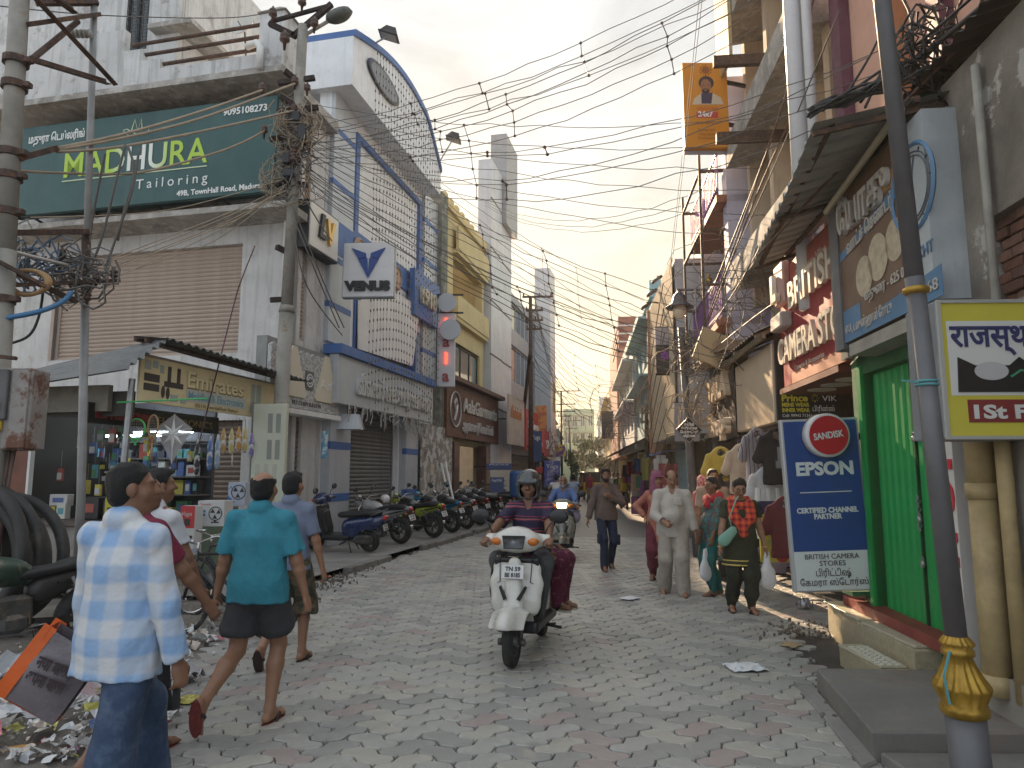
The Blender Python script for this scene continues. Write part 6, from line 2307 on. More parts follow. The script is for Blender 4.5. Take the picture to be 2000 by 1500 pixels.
 far_pole('short distant pole with a slanted arm near the far end',1111,822,70,8,.3,((0,1.2),(.8,.8)))
 far_pole('dark distant pole standing on the right before the sky blue house',1262,790,24,6,0,((.3,.5),(.6,.6)))
 m=MB()
 a,b=G(1004,962),D(1036,690,26)
 m.tube([(0,0,0),b-a],[.11,.08],8)
 tag(m.build('leaning_post',m_rust),'leaning brown timber post against the rusty pole on the left','post').location=a
 Y=3.3
 lo,hi=D(1890,1440,Y),D(1723,0,Y)
 d=(hi-lo)/(hi.z-lo.z)
 base=lo-d*lo.z
 B=Vector((base.x,Y,0))
 t=thing('lamp_post','dark grey lamp post with a fluted gold collar on the right','lamp post',loc=B)
 zc=[(D(1885,y,Y)).z for y in(1398,1380,1345,1320,1300,1282,1262,1250)]
 m=MB()
 m.smooth=True
 z0=zc[0]
 m.tube([(0,0,.0),d*(z0+.01)],.082,20)
 m.tube([d*zc[-2],d*2.6],[.046,.043],20)
 m.tube([d*2.6,d*6.5],[.042,.038],20)
 m.build('post_shaft',m_pole,t)
 c=MB()
 c.smooth=True
 n=32
 prof=[(.084,zc[0]),(.098,zc[0]+.012),(.1,zc[1]),(.09,zc[1]+.02),(.108,zc[2]),(.111,zc[2]+.015),(.087,zc[3]),(.066,zc[4]),(.055,zc[5]),(.067,zc[5]+.01),(.067,zc[5]+.03),(.057,zc[5]+.04),(.069,(zc[5]+zc[6])/2+.035),(.067,zc[6]+.02),(.046,zc[7]+.02)]
 vs_,fs=[],[]
 for i,(r,z)in enumerate(prof):
  fl=.07 if 4<=i<=7 else(.05 if i>=12 else 0)
  for j in range(n*2):
   a=math.pi*j/n
   rr=r*(1+(fl*(1 if j%4<2 else-1)if fl else 0))
   p=d*z
   vs_.append((p.x+rr*math.cos(a),p.y+rr*math.sin(a),z))
 for i in range(len(prof)-1):
  for j in range(n*2):
   k=n*2
   fs.append((i*k+j,i*k+(j+1)%k,(i+1)*k+(j+1)%k,(i+1)*k+j))
 c.add(vs_,fs)
 c.build('gold_collar',m_gold,t)
 zr=D(1785,568,Y).z
 m=MB()
 m.smooth=True
 m.lathe([(.042,-.02),(.057,-.012),(.06,.0),(.057,.012),(.042,.02)],20,Matrix.Translation(d*zr))
 m.build('gold_ring',m_gold,t)
 s_=MB()
 for y,rr in((745,.046),(752,.047),(1268,.055)):
  z=D(1800,y,Y).z
  s_.torus(d*z,rr,.006,20,5,axis='z')
 z=D(1860,1268,Y).z
 p=d*z
 s_.tube([(p.x-.06,p.y-.04,z),(p.x-.1,p.y-.05,z-.1),(p.x-.09,p.y-.06,z-.22)],.006,4)
 z=D(1800,748,Y).z
 p=d*z
 s_.tube([(p.x-.05,p.y-.02,z),(p.x-.13,p.y-.02,z+.01)],.005,4)
 s_.build('string',M('turquoise string',(.08,.3,.33),.7),t)
 lamps=(('nearest hanging street lamp, dark bell hood with a round globe, over the right shops',1326,566,14.6,1385),('hanging street lamp in front of the sky blue shop house',1251,748,30,1277),('hanging street lamp third along the right side',1227,808,42,1246),('small hanging street lamp before the dark blank billboard',1189,842,50,1204),('tiny hanging street lamp near the distant tree',1175,860,66,1187))
 gl=M('lamp globe',(.75,.68,.5),.15,alpha=.75)
 hd=M('lamp hood',(.07,.07,.085),.5,.3,var=.2)
 for label,px_,top,Y,pp in lamps:
  a=D(px_,top,Y)
  pb=D(pp,top,Y)
  t=thing('street_lamp',label,'street lamp',loc=(pb.x,Y,0),group='hanging street lamps on the right')
  z=a.z
  v=a.x-pb.x
  m=MB()
  m.smooth=True
  m.tube([(.05,0,0),(0,0,z+.15)],[.09,.06],10)
  m.build('post',m_pole,t)
  m=MB()
  m.tube([(0,0,z),(v-.05,0,z)],.025,6)
  m.tube([(0,0,z-.3),(v*.5,0,z-.03)],.015,5)
  m.torus((v*.45,0,z-.12),.08,.012,12,4)
  m.build('arm',m_pole,t)
  m=MB()
  m.smooth=True
  m.lathe([(.03,.02),(.05,-.06),(.12,-.12),(.17,-.28),(.27,-.36),(.3,-.38),(.29,-.4),(.2,-.38)],18,Matrix.Translation((v,0,z)),caps=False)
  m.build('hood',hd,t)
  m=MB()
  m.smooth=True
  m.ball((v,0,z-.47),(.15,.15,.17),14)
  m.build('globe',gl,t)
  m=MB()
  m.smooth=True
  m.lathe([(.05,z+.15),(.09,z+.19),(.06,z+.25),(.02,z+.3),(.03,z+.33),(0,z+.36)],10)
  m.build('finial',m_gold,t)
 a,b=G(1358,1075),D(1330,640,14.4)
 t=thing('cable_pole','grey pole wrapped in cables just left of the hanging clothes','utility pole',loc=(b.x+.12,14.4,0))
 B=Vector((b.x+.12,14.4,0))
 m=MB()
 m.smooth=True
 m.tube([(.08,0,0),b-B],[.1,.07],10)
 m.build('pole_shaft',m_pole,t)
 hanks(D(1342,690,14.3)-B,.35,.4,26,12,.012).build('cable_tangle',m_wire,t)
 hanks(D(1360,800,14.3)-B,.5,.5,14,13,.014).build('cable_tangle',m_wireb,t)
 for i,(px_,py_)in enumerate(((1283,546),(1273,572),(1262,597))):
  p=D(px_,py_,19.5)
  t=thing('arm_lamp',['upper','middle','lower'][i]+' small floodlight on an arm off the beige corrugated building','lamp',loc=p,group='floodlights on the corrugated building')
  m=MB()
  m.tube([(0,0,.1),(.75,.2,.1)],.015,5)
  m.build('arm',m_dark,t)
  m=MB()
  m.rbox(-.16,.16,-.1,.1,-.04,.04,.01,Matrix.Rotation(R(-35),4,'Y'))
  m.build('lamp_head',m_dark,t)
poles()
def wires():
 PC=D(575,230,12.1)
 q=lambda x,y,Y:D(x,y,Y)
 bundle('four spaced cables crossing high from the tangled pole to the top right',q(600,262,12.2),q(1475,-40,9.6),4,.35,.16,(.28,.45,.68),.008)
 bundle('five spaced cables crossing below the top bundle towards the cream block',q(600,300,12.2),q(1470,0,10.0),5,.55,.16,(.34,.55,.84),.009,jit=.035)
 bundle('pair of cables running level to the peach house',q(610,285,12.2),q(1730,118,6.6),2,.5,.14,(.3,.45,.6),.007)
 bundle('three drooping cables to the tin awning',q(620,300,12.3),q(1700,165,6.2),3,.75,.2,(.5,),.007)
 bundle('six slack cables from the tangled pole to the cream block middle floor',q(615,250,12.3),q(1490,350,10.5),6,.3,.3,(.4,),.0075,fan=1.2)
 bundle('three low sagging cables in front of the evening sky',q(945,395,27),q(1390,380,15.6),3,.9,.18,(),.011)
 bundle('eight descending cables from the tangled pole to the right lamp posts',q(600,320,12.3),q(1345,665,14.3),8,.25,.28,(.45,.62,.8),.009,fan=.8)
 bundle('heavy descending cable run below the eight cables',q(600,345,12.3),q(1385,700,14.6),5,.6,.2,(.55,),.012,fan=.9)
 bundle('cables descending from the blue building end to the sky blue house',q(850,380,22.5),q(1265,645,24),5,.3,.5,(.5,.7),.012)
 bundle('cables from the left kerb pole to the right side at mid street',q(1040,640,27),q(1245,765,30),6,.8,.35,(.4,.65),.014,jit=.06)
 bundle('lower cables from the left kerb pole across the far street',q(1040,690,27),q(1200,800,44),5,.9,.4,(),.016,jit=.08)
 bundle('line wires running away from the left kerb pole to the distant pole',q(1045,590,27),q(1100,768,58),5,.9,.4,(),.014,fan=1.0)
 bundle('level cables at the far end of the street',q(1040,740,28),q(1190,790,56),3,.5,.5,(),.016)
 bundle('pair of near vertical cables left of the orange billboard',q(1372,-30,9.6),q(1308,540,15),2,.02,.05,(),.008,fan=.5,jit=.004)
 for i,(a,m_,b)in enumerate((((600,235,12),(520,390,13),(225,520,10)),((560,360,12),(460,410,12),(200,512,9.4)),((555,365,12),(470,425,12),(210,530,9.4)),((550,370,12),(430,450,12),(230,540,9.6)),((560,372,12),(380,450,11.5),(190,520,9.4)),((555,350,12),(330,410,11),(60,425,9)),((548,375,12),(420,470,12),(250,530,10)))):
  cable(['thin beige cable fanning down from the tangle to the thin pole, '+w for w in('topmost','second','third','fourth','fifth','nearly level','lowest')][i],[q(*a),q(*m_),q(*b)],.009,m_wireb,'beige cables fanning to the thin pole')
 c='thick beige cables across the green signboard'
 cable('upper of two thick beige cables across the top of the green signboard',[q(108,290,7.9),q(255,258,9.3),q(400,215,10.7),q(512,176,12)],.02,m_wireb,c)
 cable('second thick beige cable just below the upper one on the green signboard',[q(108,293,7.9),q(260,265,9.3),q(410,225,10.7),q(576,163,12)],.02,m_wireb,c)
 cable('beige cable dipping over the middle of the green lettering',[q(110,296,7.9),q(230,287,9),q(400,255,10.6),q(574,216,12)],.02,m_wireb,c)
 cable('low drooping beige cable under the lime lettering',[q(-20,330,7.4),q(130,338,8.6),q(270,337,9.6),q(400,305,10.8),q(470,280,11.6),q(516,256,12)],.018,m_wireb,c)
 for i,(a,b,d,e)in enumerate((((205,300),(195,350),(180,430),(172,500)),((245,282),(225,360),(200,460),(178,520)),((272,290),(258,370),(235,440),(205,525)),((250,285),(262,340),(240,420),(230,470)))):
  cable(['loose twisted cable hanging in front of the green signboard, '+w for w in('leftmost','second','third','rightmost')][i],[q(*a,9),q(*b,9),q(*d,9.1),q(*e,9.2)],.017,m_wire,'loose cables hanging over the signboard')
 cable('thin wire across the roof rails at the upper left',[q(0,12,9),q(200,30,10),q(440,35,12),q(540,22,12)],.009,m_wire)
 cable('stay wire with a turnbuckle dropping in front of the beige shutter',[q(498,480,12),q(472,545,11.7),q(458,590,11.6),q(420,740,11),q(385,880,10.6)],.011,M('maroon wire',(.08,.03,.04),.6))
 cable('white cable running from the left edge along the insulator arm',[q(-20,478,7.3),q(60,500,7.8),q(170,527,8.6)],.022,M('white sheathed cable',(.5,.47,.44),.5))
 cable('blue cable looping at the left edge',[q(-20,626,7.4),q(70,610,7.6),q(120,590,7.9),q(140,570,8)],.03,M('blue cable',(.05,.17,.33),.5))
 cable('dark drooping cable below the insulator arms',[q(85,560,8),q(75,620,8),q(50,660,7.9),q(-20,680,7.5)],.016,m_wirek)
 t=thing('cable_coil','yellowed coil of cable hung on the insulator arms at the left','cable',loc=q(52,552,7.7))
 m=MB()
 m.smooth=True
 m.torus((0,0,0),.18,.03,20,6,Matrix.Diagonal((1.3,1,.8,1)))
 m.torus((.02,.03,.01),.17,.022,20,6,Matrix.Diagonal((1.3,1,.8,1)))
 m.build('coil',M('yellow tan cable',(.36,.22,.1),.6,var=.2),t)
 t=thing('cable_mess','knot of small cables and insulators round the steel arms at the left','cables',loc=q(150,540,8.4))
 hanks(Vector((0,0,0)),.45,.14,26,21,.011).build('cable_tangle',m_wire,t)
 hanks(Vector((-.4,-.2,.05)),.35,.12,12,22,.012).build('cable_tangle',M('blue grey cable',(.12,.17,.25),.6),t)
 hanks(Vector((-.5,-.2,.25)),.3,.18,6,23,.014).build('cable_tangle',m_zinc,t)
 g='brown cables slanting along the right facades'
 for i,(a,b,d)in enumerate((((1592,-10,8),(1500,290,9.5),(1388,575,13.8)),((1585,10,8),(1490,320,9.8),(1375,640,14)),((1560,200,8.6),(1470,400,10.5),(1360,690,14)),((1640,20,7),(1510,330,9),(1405,560,13)),((1500,455,8.8),(1440,560,11),(1350,700,14)),((1480,480,9),(1420,620,12),(1345,830,14.2)),((1620,560,7.6),(1500,600,9.5),(1350,720,14)))):
  cable('brown cable slanting along the right facades from the awning to the street lamps',[q(*a),q(*b),q(*d)],.014 if i<3 else .009,m_wire if i%2 else M('brown cable',(.13,.07,.05),.6),g)
 g='black cables rising over the tin awning'
 for i,(a,b,d)in enumerate((((1480,500,7.6),(1640,330,6),(2040,-80,4.0)),((1660,180,5.6),(1800,80,5),(1960,-60,4.2)),((1700,185,5.4),(1850,70,4.8),(1990,-50,4.2)),((1740,180,5.3),(1870,90,4.8),(1930,-30,4.4)),((1680,200,5.5),(1780,60,5.6),(1740,-40,6)),((1640,205,6),(1720,60,6.2),(1700,-40,6.6)),((1760,165,5.2),(1850,60,5),(1900,-60,4.6)),((1690,210,5.5),(1750,90,5.8),(1860,-20,5.4)))):
  cable('black cable rising from the tin awning past the peach wall',[q(*a),q(*b),q(*d)],.013 if i!=2 else .022,m_wirek if i%3 else M('brown cable',(.13,.07,.05),.6),g)
 t=thing('cable_mess','heap of black cables lying along the top of the tin awning','cables',loc=q(1700,195,5.3))
 for k in range(14):
  m=MB()
  m.smooth=True
  pts=[]
  for j in range(8):
   u=j/7
   pts.append(Vector((-.35+.85*u*(1 if k<9 else .7),.55*(.5-u)+.1*rnd.random(),.02+.1*rnd.random()+.1*u)))
  m.tube(pts,.013,4,False)
  m.build('cable',m_wirek,t)
 hanks(Vector((.35,-.25,.2)),.3,.22,26,31,.009).build('cable_tangle',m_wirek,t)
 t=thing('cable_mess','web of thin cables strung in front of the cream block windows','cables',loc=q(1440,560,11.5))
 hanks(Vector((0,0,0)),1.0,.9,22,35,.007).build('cable_tangle',m_wire,t)
 t=thing('cable_mess','web of pale cables sagging before the lettered fascia','cables',loc=q(1370,760,13.6))
 hanks(Vector((0,0,0)),.7,.7,12,36,.01).build('cable_tangle',m_wireb,t)
 for i,(x,y,Y,w,h_)in enumerate(((1295,800,22,1.2,1.2),(1240,790,30,1.4,1.4),(1215,850,40,1.6,1.2),(1200,870,60,2,1.5),(1095,830,56,1.8,1.6),(1075,870,40,.9,.8))):
  t=thing('cable_mess',['tangle of cables on the beige corrugated wall','tangle of cables before the sky blue house','tangle of cables by the third hanging lamp','distant tangle of cables on the right','tangle of service wires round the thin distant pole','tangle of wires over the left banners'][i],'cables',loc=q(x,y,Y))
  hanks(Vector((0,0,0)),w*.8,h_*.8,18,40+i,.014).build('cable_tangle',m_wire if i%2 else m_wireb,t)
 for i in range(8):
  z=6.3-i*.62
  cable('slack cable strung diagonally over the beige corrugated wall',[FR.w(-22,-.6,z-1.4),FR.w(-19.5,-.62,z-.55),FR.w(-16.8,-.7,z)],.013,m_wire,'slack cables over the corrugated wall',4)
 for i,(a,m_,b)in enumerate((((575,430,12),(620,540,12.6),(662,640,14.8)),((572,440,12),(600,560,12.4),(668,655,14.8)),((570,400,12),(640,570,13),(672,640,15)),((575,350,12),(620,430,12.8),(648,470,14.6)))):
  cable(['grey service cable dropping from the pole past the side shutter, '+w for w in('first','second','third','shortest')][i],[q(*a),q(*m_),q(*b)],.013,m_wire,'service cables past the side shutter')
wires()
# ================================================================ people
def cloth(key,c,var=.16,scale=7,bump=.35,bscale=30,**k):
 return M(key,c,.9,var=var,scale=scale,bump=bump,bscale=bscale,**k)
def banded(key,cols,axis='Z',scale=5.0,check=False,rough=.9,bump=.3):
 """woven stripes or checks: cols is a list of (position 0..1, colour) along one repeat"""
 m=bpy.data.materials.new(key)
 MATS[key]=m
 m.use_nodes=True
 nt=m.node_tree
 N,L=nt.nodes.new,nt.links.new
 b=nt.nodes['Principled BSDF']
 b.inputs['Roughness'].default_value=rough
 tc,sp=N('ShaderNodeTexCoord'),N('ShaderNodeSeparateXYZ')
 nz=N('ShaderNodeTexNoise')
 nz.inputs['Scale'].default_value=5
 va=N('ShaderNodeVectorMath')
 va.operation='MULTIPLY_ADD'
 L(nz.outputs['Color'],va.inputs[0])
 va.inputs[1].default_value=(.03,.03,.03)
 L(tc.outputs['Object'],va.inputs[2])
 L(tc.outputs['Object'],nz.inputs['Vector'])
 L(va.outputs[0],sp.inputs[0])
 def ramp(ax):
  mu,fr,rp=N('ShaderNodeMath'),N('ShaderNodeMath'),N('ShaderNodeValToRGB')
  mu.operation,fr.operation='MULTIPLY','FRACT'
  mu.inputs[1].default_value=scale
  L(sp.outputs[ax],mu.inputs[0])
  L(mu.outputs[0],fr.inputs[0])
  L(fr.outputs[0],rp.inputs[0])
  e=rp.color_ramp.elements
  rp.color_ramp.interpolation='CONSTANT' if not check else 'LINEAR'
  while len(e)>1:
   e.remove(e[0])
  e[0].position,e[0].color=cols[0][0],(*cols[0][1],1)
  for p,c in cols[1:]:
   q=e.new(p)
   q.color=(*c,1)
  return rp.outputs[0]
 r1=ramp(axis)
 if check:
  mx=N('ShaderNodeMix')
  mx.data_type='RGBA'
  mx.inputs[0].default_value=.5
  L(r1,mx.inputs[6])
  L(ramp('X' if axis=='Z' else 'Z'),mx.inputs[7])
  r1=mx.outputs[2]
 L(r1,b.inputs['Base Color'])
 bn,n2=N('ShaderNodeBump'),N('ShaderNodeTexNoise')
 n2.inputs['Scale'].default_value=26
 L(tc.outputs['Object'],n2.inputs['Vector'])
 bn.inputs['Strength'].default_value,bn.inputs['Distance'].default_value=bump,.02
 L(n2.outputs['Fac'],bn.inputs['Height'])
 L(bn.outputs[0],b.inputs['Normal'])
 return m
SKIN=M('brown skin',(.29,.15,.09),.5,var=.12,scale=12)
SKIN2=M('deep brown skin',(.21,.105,.062),.5,var=.12,scale=12)
SKIN3=M('tan skin',(.30,.155,.095),.5,var=.12,scale=12)
HAIR=M('black hair',(.010,.009,.009),.6,var=.3,scale=30,bump=.9,bscale=260)
GREY=M('grey hair',(.42,.41,.39),.7,var=.3,scale=30)
LIP=M('lips',(.17,.055,.045),.5)
EYE=M('dark eye',(.018,.012,.01),.25)
SOLE=M('sandal sole',(.04,.022,.018),.7,var=.2)
STRAP=M('dark strap',(.03,.022,.02),.6)
def ik(a,c,l1,l2,hint):
 a,c,hint=Vector(a),Vector(c),Vector(hint)
 d=c-a
 L_=min(d.length,(l1+l2)*.9995)
 u=d.normalized()
 c=a+u*L_
 x=(l1*l1-l2*l2+L_*L_)/(2*L_)
 h=math.sqrt(max(0,l1*l1-x*x))
 n=hint-u*hint.dot(u)
 n=n.normalized()if n.length>1e-5 else Vector((0,0,1))
 return a+u*x+n*h,c
def person(label,loc,rz=0.0,H=1.7,w=1.0,skin=SKIN,feet=((-.1,0,0),(.1,0,0)),fp=(0,0),hands=((-.27,.05,.74),(.27,.05,.74)),elbow=((-.5,-1,0),(.5,-1,0)),knee=((0,1,0),(0,1,0)),pelvis=(0,0,.93),lean=(0,0),head=(0,0),belly=0.0,palms=None,grip=.35,top=None,legs=None,shoe='sandal',shoe_mat=SOLE,hair='short',hair_mat=HAIR,beard=None,moustache=None,female=False,res=.009,group=None,extra=None,z=0.0,scarf=None):
 s=H/1.7
 t=thing('person',label,'person',loc=(loc[0],loc[1],z),rz=rz,group=group)
 P=lambda p:(Vector(p)*s)
 pel=P(pelvis)
 chest=pel+P((lean[0]*.8,lean[1]*.8,.33))
 neck=pel+P((lean[0]*1.1,lean[1]*1.1,.51))
 up=(neck-pel).normalized()
 sw=(.155 if female else .168)*s*w
 sh=[neck+Vector((k*sw,0,-.075*s))for k in(-1,1)]
 hip=[pel+Vector((k*.092*s,0,-.03*s))for k in(-1,1)]
 hc=neck+Vector((0,.025*s,0))+Vector((0,0,.15*s))+Vector((lean[0],lean[1],0))*.15
 E=Euler((head[1],0,head[0]))
 Q=E.to_matrix()
 hs=s**.5
 hp=lambda p:hc+Q@(Vector(p)*hs)
 A,W_,K,F=[],[],[],[]
 for i in(0,1):
  e,wr=ik(sh[i],P(hands[i]),.285*s,.25*s,elbow[i])
  A.append(e)
  W_.append(wr)
  an=P(feet[i])+Vector((0,0,.085*s))
  k,an=ik(hip[i],an,.43*s,.43*s,knee[i])
  K.append(k)
  F.append(an)
 pts=[pel,neck,hp((0,0,.12)),*A,*W_,*K,*F]
 lo=np.min([list(p)for p in pts],0)-.24
 hi=np.max([list(p)for p in pts],0)+.24
 lo[2]=min(lo[2],min(f.z for f in F)-.1)
 def limb_r(i):
  return None
 b=Body(lo,hi,res)
 b.tag=0
 b.cap(pel,chest,.115*s*w,.125*s*w,.05,flat=((0,1,0),.72))
 b.cap(chest,neck-up*.05*s,.13*s*w,.075*s,.05,flat=((0,1,0),.72))
 b.cap(neck-up*.05*s,hp((0,-.012,-.06)),.056*s,.05*s,.03)
 for i in(0,1):
  k=(-1,1)[i]
  b.cap(neck+Vector((k*.05*s,0,-.02*s)),sh[i],.05*s,.055*s*w,.03)
  b.chain([sh[i],A[i],W_[i]],[.05*s*w,.04*s*w,.026*s],.02)
  fm=A[i].lerp(W_[i],.3)
  b.ell(fm,.040*s*w,.02)
  th=hip[i].lerp(K[i],.25)
  b.chain([hip[i],th,K[i]],[.082*s*w,.08*s*w,.052*s*w],.03)
  ca=K[i].lerp(F[i],.32)+Vector((0,-.012*s,0))
  b.chain([K[i],ca,F[i]],[.05*s*w,.053*s*w,.034*s],.02)
  pt=fp[i]
  fd=Vector((k*.12,math.cos(pt),math.sin(pt))).normalized()
  dn=Vector((0,math.sin(pt),-math.cos(pt)))
  heel=F[i]+dn*.05*s-fd*.035*s
  toe=F[i]+dn*.06*s+fd*.15*s
  b.tag=4 if shoe=='shoe' else 0
  b.cap(heel,toe,.032*s,.026*s,.02)
  b.cap(F[i],F[i]+dn*.04*s+fd*.08*s,.034*s,.028*s,.03)
  if shoe!='shoe':
   sd=fd.cross(dn)
   for j,(q,ln)in enumerate(((-1.2,.18),(-.5,.178),(.1,.17),(.7,.16),(1.2,.15))):
    o=-k*q*.022*s
    b.cap(toe+sd*o*.8-fd*.02,F[i]+dn*.066*s+fd*ln*s+sd*o,.013*s,.010*s,.01)
  b.tag=0
  d=(W_[i]-A[i]).normalized()
  n=Vector(palms[i])if palms and palms[i]else Vector((-k,.15,0))
  n=(n-d*n.dot(d)).normalized()
  sd=n.cross(d)*(-1 if i==0 else 1)
  if sd.dot(Vector((0,1,.3)))<0:
   sd=-sd
  pe=W_[i]+d*.085*s
  b.chain([W_[i],W_[i]+d*.04*s,pe],[.027*s,.036*s,.036*s],.012,flat=(n,.5))
  g=grip if isinstance(grip,(int,float))else grip[i]
  for j,ln in enumerate((.07,.08,.074,.058)):
   o=sd*(.027-.0185*j)*s
   f0=pe+o-d*.005
   c1,s1=math.cos(g),math.sin(g)
   f1=f0+(d*c1+n*s1)*ln*.5*s
   c2,s2=math.cos(g*2.3),math.sin(g*2.3)
   f2=f1+(d*c2+n*s2)*ln*.52*s
   rr=max(.0085*s,res*.85)
   b.chain([f0,f1,f2],[rr*1.05,rr,rr*.85],.004)
  t0=W_[i]+d*.025*s+sd*.028*s
  t1=t0+(d*.6+sd*.55+n*.35).normalized()*.04*s
  t2=t1+(d*.85+sd*.1+n*.5).normalized()*.034*s
  b.chain([t0,t1,t2],[.014*s,max(.0105*s,res*.85),max(.009*s,res*.8)],.008)
 b.ell(hp((0,-.012,.03)),(.075*hs,.093*hs,.086*hs),.02,rot=tuple(E))
 b.ell(hp((0,.022,-.035)),(.058*hs,.068*hs,.078*hs),.03,rot=tuple(E))
 b.cap(hp((0,.058,-.088)),hp((0,.05,-.085)),.026*hs,.03*hs,.03)
 b.cap(hp((0,.083,.02)),hp((0,.108,-.018)),.011*hs,.016*hs,.012)
 for k in(-1,1):
  b.cap(hp((k*.018,.08,.035)),hp((k*.045,.07,.034)),.012*hs,.010*hs,.012)
  b.ell(hp((k*.043,.052,-.025)),.028*hs,.025)
  b.ell(hp((k*.077,-.004,-.004)),(.012*hs,.024*hs,.034*hs),.008,rot=tuple(E))
  b.cap(hp((k*.013,.092,-.02)),hp((k*.014,.09,-.022)),.01*hs,.009*hs,.008)
 b.tag=-1
 for k in(-1,1):
  b.ell(hp((k*.033,.092,.014)),(.017*hs,.012*hs,.011*hs),.012,'sub',rot=tuple(E))
 b.tag=0
 for k in(-1,1):
  b.ell(hp((k*.033,.07,.013)),.0135*hs,.003)
 b.cap(hp((-.016,.086,-.053)),hp((.016,.086,-.053)),.0085*hs,None,.008)
 b.cap(hp((-.014,.086,-.063)),hp((.014,.086,-.063)),.0085*hs,None,.008)
 r_=max(1.0,res/.008)
 b.tag=2
 for k in(-1,1):
  b.ell(hp((k*.033,.086,.0135)),(.0125*r_*hs,.014,.0062*r_*hs),0,'paint',rot=tuple(E))
  b.ell(hp((k*.034,.09,.036)),(.022*hs,.02,.0055*r_*hs),0,'paint',rot=tuple(E))
 b.tag=1
 b.ell(hp((0,.1,-.058)),(.024*hs,.018,.011*hs),0,'paint',rot=tuple(E))
 if moustache:
  b.tag=3
  b.ell(hp((0,.1,-.04)),(.032*hs,.024,.010*r_*hs),0,'paint',rot=tuple(E))
 if beard:
  b.tag=3
  b.ell(hp((0,.05,-.092)),(.058*hs,.07,.034*hs),0,'paint',rot=tuple(E))
  for k in(-1,1):
   b.ell(hp((k*.06,.02,-.05)),(.02*hs,.035,.05*hs),0,'paint',rot=tuple(E))
 b.build('body',[skin,LIP,EYE,moustache or beard or HAIR,shoe_mat],t)
 h=Body(np.array(hc)-.3,np.array(hc)+.3,min(res,.008))
 if hair in('short','long','bun','fringe','crop'):
  th=.007 if hair=='crop' else .012
  h.ell(hp((0,-.014,.034)),((.075+th)*hs,(.093+th)*hs,(.086+th*1.1)*hs),.01,rot=tuple(E))
  h.ell(hp((0,-.045,-.02)),((.066+th)*hs,(.055+th)*hs,.07*hs),.02,rot=tuple(E))
  h.plane(hp((0,.055,.062)),Q@Vector((0,1,-.62)))
  h.plane(hp((0,-.02,-.085)),Q@Vector((0,.12,-1)))
  for k in(-1,1):
   h.ell(hp((k*.085,.012,-.01)),(.02,.03,.04),.004,'sub',rot=tuple(E))
  if hair=='fringe':
   h.ell(hp((0,.0,.105)),(.082*hs,.115*hs,.075*hs),.004,'sub',rot=tuple(E))
  if hair=='short':
   h.ell(hp((0,.045,.1)),(.06*hs,.05*hs,.024*hs),.02,rot=tuple(E))
  if hair=='bun':
   h.ell(hp((0,-.12,-.02)),.05*hs,.02)
  h.folds(.0055,95,3,stretch=(1,1,1))
  h.build('hair',hair_mat,t)
 elif hair in('hood','scarf'):
  h.ell(hp((0,-.01,.03)),(.098*hs,.115*hs,.11*hs),.02,rot=tuple(E))
  h.cap(hp((0,-.02,.0)),hp((0,-.03,-.17)),.098*hs,.115*hs,.03)
  h.ell(hp((0,.11,-.02)),(.066*hs,.09,.085*hs),.015,'sub',rot=tuple(E))
  h.folds(.005,40,5)
  h.build('head_scarf',hair_mat,t)
 elif hair=='helmet':
  h.ell(hp((0,-.015,.03)),(.125*hs,.148*hs,.135*hs),.01,rot=tuple(E))
  h.cap(hp((0,-.01,.0)),hp((0,.0,-.07)),.122*hs,.116*hs,.02)
  h.rbx(hp((0,.13,-.035)),(.078,.1,.062),.03,.01,'sub',rot=tuple(E))
  h.plane(hp((0,0,-.115)),Q@Vector((0,0,-1)))
  h.ell(hp((0,.01,-.06)),(.085,.1,.1),.01,'sub',rot=tuple(E))
  h.cap(hp((-.08,.105,.05)),hp((.08,.105,.05)),.022,None,.02)
  h.build('helmet',hair_mat,t)
 lg=legs or{}
 if lg:
  g=Body(lo,hi,max(res,.009))
  kind=lg.get('kind','trousers')
  wz=pel+up*.1*s
  ez=lg.get('ease',.012)
  g.cap(pel-up*.02,wz,(.135*s*w)+ez,(.128*s*w)+ez+belly*.3,.04,flat=((0,1,0),.78))
  fr={'trousers':1.0,'shorts':lg.get('len',.8),'salwar':.97}[kind]
  for i in(0,1):
   an=F[i]+Vector((0,0,-.03*s))*(kind=='trousers')
   up_=lg.get('flare',0)
   r0,r1,r2=.083*s*w+ez*.8,.06*s*w+ez+up_*.5,.048*s+ez+up_
   if kind=='salwar':
    r0,r1,r2=.105*s,.1*s,.052*s
   if kind=='shorts':
    e=hip[i].lerp(K[i],min(1,fr))
    pl=[hip[i],hip[i].lerp(K[i],.5),e]
    if fr>1:
     pl=[hip[i],K[i],K[i].lerp(F[i],fr-1)]
    g.chain(pl,[r0,(r0+r1)/2+.008,r1+.014+ez*.8],.03)
   elif kind=='salwar':
    g.chain([hip[i],K[i],K[i].lerp(an,.6),an],[r0,r1,.085*s,r2],.04)
   else:
    g.chain([hip[i],K[i],an],[r0,r1,r2],.03)
  g.folds(lg.get('fold',.006),34,11,stretch=(1,1,.7))
  g.folds(lg.get('fold',.006)*.4,80,12,stretch=(1,1,.9))
  g.plane(wz+up*.02,up)
  if kind=='shorts':
   for i in(0,1):
    e=hip[i].lerp(K[i],fr)if fr<=1 else K[i].lerp(F[i],fr-1)
    q=(K[i]-hip[i]).normalized()if fr<=1 else(F[i]-K[i]).normalized()
    r=.16
    g.tag=-1
    g.cap(e+q*(r+.002),e+q*(r+.06),r,r,0,'sub',flat=None)if abs(q.z)>.2 else None
  g.build(kind if kind!='salwar' else 'salwar_trousers',lg['mat'],t)
 tp=top or{}
